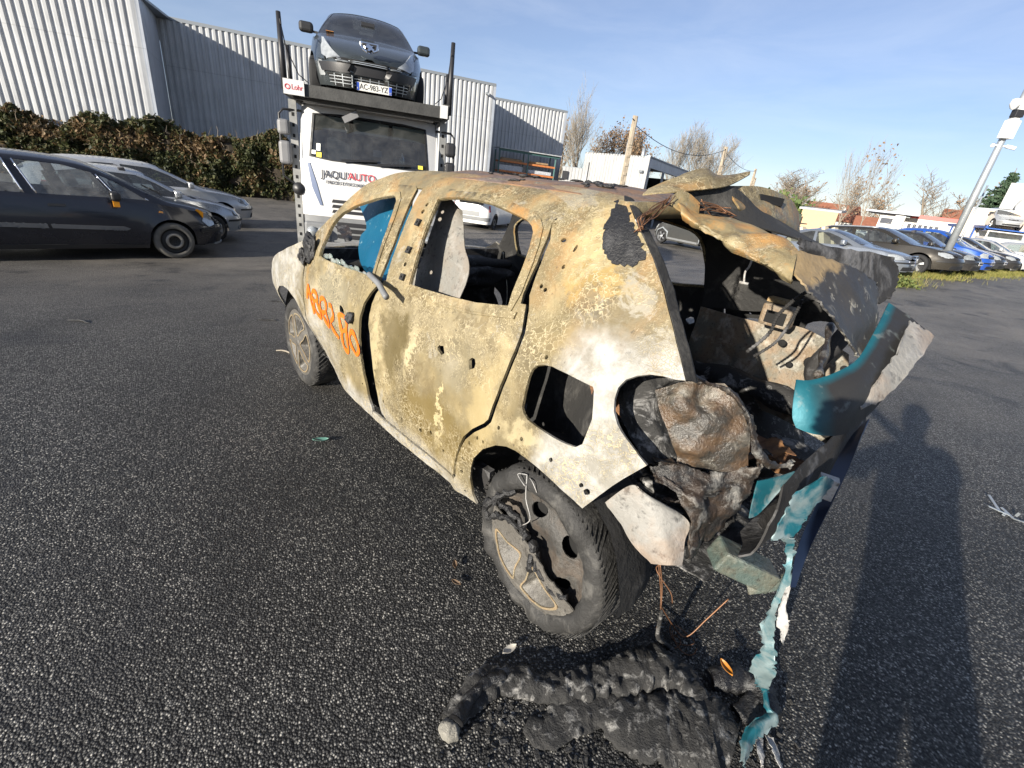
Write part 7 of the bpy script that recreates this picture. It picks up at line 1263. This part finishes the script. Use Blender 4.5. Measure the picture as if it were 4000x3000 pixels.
# --- wheels
def rounded(poly, n=5): return [tuple(p) for p in catmull(poly, n, True)]
def burnt_wheel(cx, y0, zc, R, rear, sd=1):
    rr = .235; w = .195; mb = MB(); prof = [(rr * .95, -w / 2), (R * .93, -w / 2), (R, -w / 2 + .035), (R, w / 2 - .035), (R * .985, w / 2 - .02), (R * .93, w / 2 - .004), (rr * 1.12, w / 2), (rr * 1.02, w / 2 - .004), (rr * .98, w / 2 - .02), (rr * .94, w / 2 - .06)]
    mb.lathe([(a, b) for a, b in prof], 72); V = np.array(mb.v); Q = V * 9 + cx; rad = np.hypot(V[:, 0], V[:, 2]); k = (1 + (.030 if rear else .010) * fnoise(Q * 1.4, 5, 4) * (rad > rr * 1.0)); V[:, 0] *= k; V[:, 2] *= k; V[:, 1] += (.014 if rear else .004) * fnoise(Q * 2.0, 8, 4)
    V[:, 2] = np.maximum(V[:, 2], -zc + .002); t = mesh_obj('wheel', V, mb.f, M_btyre, BX)
    t.location = (cx, y0 - sd * w / 2, zc); t.rotation_euler = (0, 0, 0 if sd > 0 else math.pi)
    tr = MB()   # tread ribs
    for i in range(80 if rear else 60):
        a = 2 * math.pi * i / (80 if rear else 60)
        if math.sin(a) * R < -zc + .03: continue
        for s_ in (-1, 1):
            pts = [((R - .001) * math.cos(a + s_ * q * .20), s_ * (.012 + q * .075), (R - .001) * math.sin(a + s_ * q * .20)) for q in (0, .5, 1)]; tr.tube(pts, [.0022, .0026, .0020], 4)
    tr.build('tread', M_btread, t)
    # steel wheel with oval openings
    hol = [[(q[0], q[1]) for q in [(.145 * math.cos(a) + .042 * math.cos(b) * -math.sin(a) + .026 * math.sin(b) * math.cos(a), .145 * math.sin(a) + .042 * math.cos(b) * math.cos(a) + .026 * math.sin(b) * math.sin(a)) for b in np.linspace(0, 6.283, 13)[:-1]]] for a in np.linspace(0, 6.283, 6)[:-1]]
    def dish(V): r = np.hypot(V[:, 0], V[:, 1]); return np.stack([V[:, 0], w / 2 - .078 + .030 * np.exp(-((r - .10) / .05) ** 2) + .02 * np.clip((r - .18) / .05, 0, 1), V[:, 1]], 1)
    V2, F2 = cdt(ngon(0, 0, rr * .99, 48), hol, .03, .022); o = mesh_obj('steel_wheel', dish(V2), F2, M_wheelgrey, t); solid(o, .006, 0)
    MB().lathe([(rr * .96, w / 2 - .10), (.001, w / 2 - .10)], 24).build('brake_shadow', M_seam, t)
    # wheel cover with five triangular openings
    def cov(V): r = np.hypot(V[:, 0], V[:, 1]); return np.stack([V[:, 0], w / 2 - .012 + .014 * (1 - (r / rr) ** 2) + (.0 if not rear else .003 * fnoise(np.stack([V[:, 0] * 20, V[:, 1] * 20, r * 0], 1), 3, 2)), V[:, 1]], 1)
    a0 = .55
    tri = []
    for k5 in range(5):
        a = a0 + 2 * math.pi * k5 / 5; tri.append(rounded([(.062 * math.cos(a), .062 * math.sin(a)), (.13 * math.cos(a - .36), .13 * math.sin(a - .36)), (.196 * math.cos(a - .47), .196 * math.sin(a - .47)), (.208 * math.cos(a), .208 * math.sin(a)), (.196 * math.cos(a + .47), .196 * math.sin(a + .47)), (.13 * math.cos(a + .36), .13 * math.sin(a + .36))]))
    if not rear:
        inner = [[tuple(np.array(p) * .8 + np.mean(q, 0) * .2) for p in q] for q in tri]
        V3, F3 = cdt(ngon(0, 0, rr, 56), tri, .025, .014); o = mesh_obj('wheel_cover', cov(V3), F3, M_cover, t); solid(o, .004, 0); use = range(5)
    else:
        sec = [(rr * math.cos(a), rr * math.sin(a)) for a in np.linspace(R_(-158), R_(12), 30)] + [(.12, .05), (.06, .035), (.0, .03), (-.05, .0), (-.09, -.04), (-.15, -.05)]
        keep = [q for q in tri if np.mean(q, 0)[1] < -.04]; V3, F3 = cdt([tuple(p) for p in np.array(rag(sec, .006, .02))], [q for q in keep if inpoly(np.array(q), np.array(sec)).all()], .022, .014); o = mesh_obj('wheel_cover', cov(V3), F3, M_cover, t); solid(o, .005, 0); use = [i for i in range(5) if inpoly(np.array(tri[i]), np.array(sec)).all()]
    for i in use:
        q = np.array(tri[i]); c = q.mean(0); ou = (q - c) * 1.13 + c; V4, F4 = cdt([tuple(p) for p in ou], [tri[i]], .02, .012); P4 = cov(V4); P4[:, 1] += .004; e = mesh_obj('cover_outline', P4, F4, M_coverrim, o); solid(e, .004, 0)
        # funnel behind the opening
        n_ = len(q); back = (q - c) * .42 + c * .86; Va = cov(q); Vb = np.stack([back[:, 0], np.full(n_, w / 2 - .05), back[:, 1]], 1); mesh_obj('cover_funnel', np.concatenate([Va, Vb]), [(j, (j + 1) % n_, n_ + (j + 1) % n_, n_ + j) for j in range(n_)], M_cover, o)
    MB().lathe([(.030, w / 2), (.027, w / 2 + .006), (.001, w / 2 + .007)], 20).build('hub_cap', M_cover, o, True)
    if rear:
        for (pts, r_) in (([(.20, .09), (.13, .10), (.07, .07), (.04, .02)], .013), ([(.215, .02), (.17, .05), (.10, .05), (.03, .05)], .014), ([(.225, .07), (.19, .14), (.13, .185)], .014), ([(-.02, .01), (-.05, -.05), (-.12, -.085), (-.18, -.06)], .011), ([(.0, .04), (-.015, -.02), (-.005, -.08)], .018), ([(.24, -.02), (.26, .02), (.25, .07)], .018)):
            A = catmull([(a, w / 2 - .004 + .008 * math.sin(i * 2), b) for i, (a, b) in enumerate(pts)], 5); A = A + rng.normal(0, .004, A.shape); MB().tube(A, [r_ * random.uniform(.6, 1.3) for _ in A], 7).build('melted_plastic', M_char, t, False)
    return t
burnt_wheel(0, .80, .304, .3156, True); burnt_wheel(2.42, .80, .304, .3156, False); burnt_wheel(0, -.80, .304, .3156, False, -1); burnt_wheel(2.42, -.80, .304, .3156, False, -1)
MB().tube([(0, -.7, .30), (0, .7, .30)], .04, 8).build('rear_axle', M_soot, BX, True)
for wv in ([(.075, .80, .60), (.05, .815, .52), (.02, .81, .45), (.05, .81, .40)], [(.075, .80, .60), (.11, .81, .585), (.06, .82, .57)], [(.06, .80, .595), (.03, .815, .60), (.01, .81, .57)]): MB().tube(catmull(wv, 5), .002, 5).build('wire', M_silverb, BX, True)

# ================================================================== loose panels stuffed inside the wreck
def nearer(pd, ytop, ybot):   # same panel, standing close behind the window
    P = np.array(pd, float); O_ = np.array([-.806, 1.787, 1.515]); n = len(P)
    for i in range(n):
        yt = ytop + (ybot - ytop) * i / (n - 1)
        for j in range(P.shape[1]): k_ = (O_[1] - (yt - .02 * j)) / (O_[1] - P[i, j, 1]); P[i, j] = O_ + (P[i, j] - O_) * k_
    return P.tolist()
def in_car(o): o.location = BX.location; o.rotation_euler = (0, 0, BYAW); return o
tag(in_car(patch('blue_body_panel', nearer(PD['blue'], .52, .64), M_bluep, None, 8, .004, .010, 6, 51)), 'bright blue loose body panel standing inside the front window', 'body panel')
tag(in_car(patch('scorched_body_panel', nearer(PD['white'], .50, .66), mk_soot('scorched_panel_paint', (.16, .155, .14), (.25, .245, .23), .8, .10, 6, .6), None, 8, .004, .012, 6, 52)), 'pale scorched loose panel standing inside the rear side window', 'body panel')

# ================================================================== debris on the asphalt around the wreck
def car_pt(x, y, z=0.0): c, s = math.cos(BYAW), math.sin(BYAW); return np.array([BX.location.x + c * x - s * y, BX.location.y + s * x + c * y, z])
M_melt = mk_soot('melted_bumper_crust', (.020, .0195, .019), (.24, .235, .225), .95, .0, 24, .8); M_meltdark = mk_soot('melted_gloss', (.013, .013, .014), (.10, .10, .10), .8, 0, 20, .35)
def crust(name, pts, rad, flat, mat, seed, label=None, parent=None, amp=.22, n=12):
    """lumpy flattened sweep lying on the ground"""
    A = catmull(pts, n); m = len(A); k = 26; V = []
    rr = np.interp(np.linspace(0, 1, m), np.linspace(0, 1, len(rad)), rad)
    for i in range(m):
        t = A[min(i + 1, m - 1)] - A[max(i - 1, 0)]; t /= np.linalg.norm(t) + 1e-9; s1 = np.cross(t, (0, 0, 1)); s1 /= np.linalg.norm(s1) + 1e-9
        for j in range(k):
            a = 2 * math.pi * j / k; V.append(A[i] + s1 * math.cos(a) * rr[i] + np.array([0, 0, 1]) * (math.sin(a) * rr[i] * flat + rr[i] * flat * .6))
    V = np.array(V); c = np.repeat(A, k, 0); V = c + (V - c) * (1 + amp * fnoise(V * 11, seed, 3) + .16 * fnoise(V * 60, seed + 3, 2))[:, None]; V[:, 2] = np.maximum(V[:, 2], .001)
    F = [(i * k + j, i * k + (j + 1) % k, (i + 1) * k + (j + 1) % k, (i + 1) * k + j) for i in range(m - 1) for j in range(k)] + [tuple(range(k)), tuple((m - 1) * k + j for j in range(k))]
    o = mesh_obj(name, V, F, mat, parent)
    if label: tag(o, label, 'debris')
    return o
def gp(L): return [car_pt(p[0], p[1], .0) for p in L]
crust('melted_bumper', gp(PD['lump']), [.030, .042, .050, .050, .060, .062, .075, .06, .035], .62, M_melt, 3, 'long grey crusted melted bumper lying behind the rear wheel', n=22)
crust('melted_bumper', gp(PD['lump2']), [.03, .05, .06, .07, .10, .12, .12, .07], .26, M_melt, 7, 'flat rough slab of melted plastic nearest the camera', n=22)
crust('melted_plastic', [car_pt(x, y) for x, y in ((-.60, .44), (-.66, .38), (-.71, .33), (-.745, .40), (-.72, .48))], [.03, .05, .055, .05, .03], .5, M_meltdark, 11, 'shiny black melted plastic beside the hanging strip', amp=.5)
tag(crust('melted_rod', [car_pt(x, y, .03) for x, y in ((-.19, 1.24), (-.165, 1.18), (-.15, 1.10), (-.17, 1.03))], [.025, .022, .02, .015], 1.0, M_meltdark, 14, None, amp=.2), 'thin black melted rod at the left end of the debris', 'debris')
tag(crust('debris_foot', [car_pt(x, y, .0) for x, y in ((-.155, 1.262), (-.185, 1.255), (-.205, 1.235))], [.02, .034, .02], 1.0, mk_soot('pale_ash', (.20, .19, .165), (.34, .32, .28), .8, 0, 30, .9), 15, None), 'pale ash coloured stub at the left end of the debris', 'debris')
# flakes and crumbs scattered round the heap
mb = MB(); rr_ = random.Random(5)
for i in range(420):
    a = rr_.gauss(0, 1); b_ = rr_.gauss(0, 1); t_ = rr_.random(); base_ = np.array(PD['lump'][0]) * (1 - t_) + np.array([-.68, .50, 0]) * t_; p_ = car_pt(base_[0] - .06 + a * .10, base_[1] + b_ * .10, .003); s_ = rr_.uniform(.003, .014); M_ = Matrix.Rotation(rr_.uniform(0, 3), 4, 'Z') @ Matrix.Rotation(rr_.uniform(-.6, .6), 4, 'X'); mb.box(p_, (s_ * rr_.uniform(.6, 2), s_, s_ * .4), M=M_)
tag(mb.build('char_flakes', M_melt), 'small charred flakes scattered around the melted bumper', 'flakes', kind='stuff')
# torn teal strip trailing on the ground
rg = np.array([car_pt(*p) for p in PD['ribbonground']]); d = np.gradient(rg, axis=0); nrm = np.stack([-d[:, 1], d[:, 0], 0 * d[:, 0]], 1); nrm /= np.linalg.norm(nrm, axis=1)[:, None]
wd = np.array([.006, .008, .014, .018, .014, .008])[:, None]
tag(patch('torn_strip', [(rg - nrm * wd + [0, 0, .012]).tolist(), (rg + [0, 0, .022]).tolist(), (rg + nrm * wd).tolist()], M_teal2, None, 6, .002, .006, 22, 61, .003), 'torn teal plastic strip curling on the asphalt at the bottom edge', 'debris')
for i, (a, b, lb) in enumerate((((-.79, .49), (-.835, .57), 'pale torn plastic finger by the teal strip, left one'), ((-.815, .47), (-.88, .53), 'pale torn plastic finger by the teal strip, right one'))):
    A, B = car_pt(*a, .012), car_pt(*b, .006); dd = np.array([-(B - A)[1], (B - A)[0], 0]); dd /= np.linalg.norm(dd); tag(patch('plastic_shard', [(A - dd * .010).tolist(), ((A + B) / 2 - dd * .014 + [0, 0, .01]).tolist(), (B - dd * .003).tolist()] and [[(A - dd * .010).tolist(), ((A + B) / 2 - dd * .013 + [0, 0, .012]).tolist(), (B - dd * .003).tolist()], [(A + dd * .010).tolist(), ((A + B) / 2 + dd * .010).tolist(), (B + dd * .003).tolist()]], M_silverb, None, 5, .002, .004, 25, 62 + i, .002), lb, 'shard')
A = np.array([car_pt(*p) for p in PD['wirg']]); tag(MB().tube(catmull(A + [0, 0, .006], 6), .0028, 6).build('charred_wire', M_wirecu, None, True), 'charred copper wire slanting from the bumper to the ground', 'wire')
for i, (x, y) in enumerate(((-.47, .38), (-.44, .41), (-.49, .36))):
    P = [car_pt(x + .05 * math.cos(a) + .02 * i, y + .04 * math.sin(a) + .012 * a * .3, .012 + .01 * math.sin(a * 2 + i)) for a in np.linspace(0, 3.5 + i, 10)]; tag(MB().tube(catmull(P, 3), .0022, 5).build('copper_wire', M_wirecu, None, True), ['curled copper wire nearest the rear wheel among the debris', 'small copper wire loop in the middle of the debris', 'copper wire curl closest to the hanging strip'][i], 'wire', 'copper wires on the ground')
P = [car_pt(x, y, z) for x, y, z in ((-.45, .67, .36), (-.44, .62, .25), (-.43, .55, .12), (-.45, .47, .03), (-.52, .48, .02))]; tag(MB().tube(catmull(P, 5), [.004, .005, .006, .006, .007, .007, .007, .007, .008, .009, .009, .008, .008, .007, .008, .01, .012, .012, .01, .009, .006], 6).build('burnt_cable', M_melt, None, True), 'burnt grey cable hanging from the wreck to the debris', 'cable')
# leaves, shards, pebbles, twigs
def leaf(name, p, rz, s, mat, label, cat='leaf'):
    c, q = math.cos(rz), math.sin(rz); G = []
    for v in (-1, 0, 1):
        row = []
        for u in np.linspace(-1, 1, 6): w_ = (1 - u * u) ** .7 * .42 + .02; x, y, z = u * s, v * w_ * s, .012 + .25 * s * v * v + .12 * s * u * u; row.append((p[0] + c * x - q * y, p[1] + q * x + c * y, p[2] + z))
        G.append(row)
    return tag(patch(name, G, mat, None, 3, .0012, .001, 40, 71), label, cat)
leaf('fallen_leaf', car_pt(-.628, .405, .05), 1.9, .030, simple('orange_leaf', (.38, .15, .02), .5, var=.2), 'single orange fallen leaf among the black debris')
leaf('glass_shard', car_pt(1.547, .985, 0), .3, .045, simple('green_glass_shard', (.07, .16, .13), .15, spec=.8), 'small green glass piece on the asphalt beside the doors', 'shard')
lw = [((.33, .88, 0), 'small brown leaf at the foot of the rear wheel arch'), ((.25, .93, 0), 'tiny brown leaf left of the melted wheel')]
for (p, lb) in lw: leaf('fallen_leaf', car_pt(*p), random.uniform(0, 6), .022, simple('brown_leaf', (.11, .07, .04), .7), lb)
leaf('pebble', car_pt(-.099, .945, 0), .7, .03, simple('pale_stone', (.38, .36, .32), .8), 'flat pale pebble in front of the rear wheel', 'pebble')
p = car_pt(-1.285, -2.13); mb = MB()
for i in range(7): a = p + np.array([random.gauss(0, .035), random.gauss(0, .035), .01]); b = a + np.array([random.gauss(0, .06), random.gauss(0, .06), random.uniform(0, .03)]); mb.bar(a, b, .014, .005)
tag(mb.build('litter', M_galv), 'scrap of pale litter on the asphalt at the right edge', 'litter')
TWg = [((-2.55, 4.35), 'dark twig lying on the left asphalt, middle distance'), ((-2.9, 5.2), 'short dark twig nearest the dark people carrier'), ((-3.9, 3.75), 'dark scrap on the far left asphalt'), ((-1.9, 3.5), 'curved pale twig left of the front wheel')]
for i, (p, lb) in enumerate(TWg):
    z = float(gz(*p)); A = [(p[0] + .10 * t, p[1] + .02 * math.sin(3 * t + i), z + .008) for t in np.linspace(-1, 1, 6)]; tag(MB().tube(A, [.004, .007, .008, .008, .006, .003], 6).build('twig', M_char if i != 3 else M_bark_grey, None, True), lb, 'twig')
# dry grass tuft lying by the carrier's sill
# ================================================================== the photographer, whose shadow falls beside the wreck
def person():
    J = {}; px_, py_ = -.02, -.86
    def v(x, y, z): return (px_ + x, py_ + y, z)
    # x right, y towards the wreck; turned to face +y
    pts = {'pel': (0, 0, .95), 'spi': (0, .0, 1.15), 'che': (0, .02, 1.36), 'nec': (0, .03, 1.50), 'he0': (0, .06, 1.60), 'he1': (0, .07, 1.72),
           'hL': (-.11, 0, .90), 'kL': (-.165, .02, .50), 'aL': (-.21, 0, .09), 'tL': (-.23, .16, .035), 'hR': (.11, 0, .90), 'kR': (.165, .02, .50), 'aR': (.21, 0, .09), 'tR': (.23, .16, .035),
           'sL': (-.20, .02, 1.42), 'eL': (-.36, .22, 1.24), 'wL': (-.10, .62, 1.46), 'sR': (.20, .02, 1.42), 'eR': (.42, .22, 1.24), 'wR': (.12, .64, 1.46)}
    rad = {'pel': .21, 'spi': .21, 'che': .22, 'nec': .065, 'he0': .085, 'he1': .10, 'hL': .125, 'kL': .09, 'aL': .065, 'tL': .05, 'hR': .125, 'kR': .09, 'aR': .065, 'tR': .05, 'sL': .095, 'eL': .07, 'wL': .04, 'sR': .095, 'eR': .07, 'wR': .04}
    names = list(pts); E = [('pel', 'spi'), ('spi', 'che'), ('che', 'nec'), ('nec', 'he0'), ('he0', 'he1'), ('pel', 'hL'), ('hL', 'kL'), ('kL', 'aL'), ('aL', 'tL'), ('pel', 'hR'), ('hR', 'kR'), ('kR', 'aR'), ('aR', 'tR'), ('che', 'sL'), ('sL', 'eL'), ('eL', 'wL'), ('che', 'sR'), ('sR', 'eR'), ('eR', 'wR')]
    root = empty('person', (px_, py_, 0), 0, 'person in dark winter clothes holding a phone up with both hands', 'person')
    me = bpy.data.meshes.new('body'); me.from_pydata([pts[n] for n in names], [(names.index(a), names.index(b)) for a, b in E], []); o = bpy.data.objects.new('body', me); COL.objects.link(o); o.parent = root
    me.materials.append(simple('dark_coat', (.03, .032, .04), .85)); o.modifiers.new('skin', 'SKIN'); o.modifiers.new('sub', 'SUBSURF').levels = 2; o.modifiers['sub'].render_levels = 2
    for n, d in zip(names, me.skin_vertices[0].data): d.radius = (rad[n], rad[n] * (.72 if n in ('pel', 'spi', 'che') else 1)); d.use_root = (n == 'pel')
    for p in me.polygons: p.use_smooth = True
    skin = simple('skin', (.45, .28, .20), .6); hair = simple('hair', (.05, .035, .025), .8)
    H = blob('head', (0, .07, 1.67), .105, skin, root, 2, .02, (.86, 1.0, 1.22), 3); blob('hair', (0, .045, 1.715), .108, hair, root, 4, .05, (.9, 1.0, 1.05), 3)
    blob('nose', (0, .185, 1.655), .017, skin, H, 3, .05, (.8, 1.2, 1.4), 1)
    for s_ in (-1, 1): blob('ear', (s_ * .095, .06, 1.66), .026, skin, H, 5, .1, (.4, 1, 1.3), 1); blob('eye', (s_ * .035, .168, 1.685), .012, M_white, H, 6, 0, (1, .5, .8), 1)
    MB().box((0, .172, 1.605), (.045, .01, .008)).build('mouth', simple('lips', (.35, .13, .11), .6), H)
    for s_, wx in ((-1, -.10), (1, .12)):
        mb = MB(); c = Vector((wx - s_ * .01, .68, 1.475)); mb.tube([(wx, .62, 1.46), c, (wx - s_ * .015, .735, 1.49)], [.034, .040, .036], 8)
        for f in range(4): z = 1.52 - f * .021; mb.tube([(wx - s_ * .01, .73, z), (wx + s_ * .005, .775, z + .004), (wx - s_ * .03, .798, z), (wx - s_ * .055, .795, z - .002)], [.010, .0095, .009, .007], 6)
        mb.tube([(wx - s_ * .02, .70, 1.50), (wx - s_ * .055, .73, 1.515), (wx - s_ * .085, .742, 1.51)], [.013, .011, .009], 6); mb.build('hand', skin, root, True)
    return root
person()
ph = MB().box((-.005, -.075, 1.50), (.16, .009, .076), M=Matrix.Rotation(-.40, 4, 'X')).build('phone', M_black); bevel(ph, .004); tag(ph, 'black phone held sideways by the photographer', 'phone')
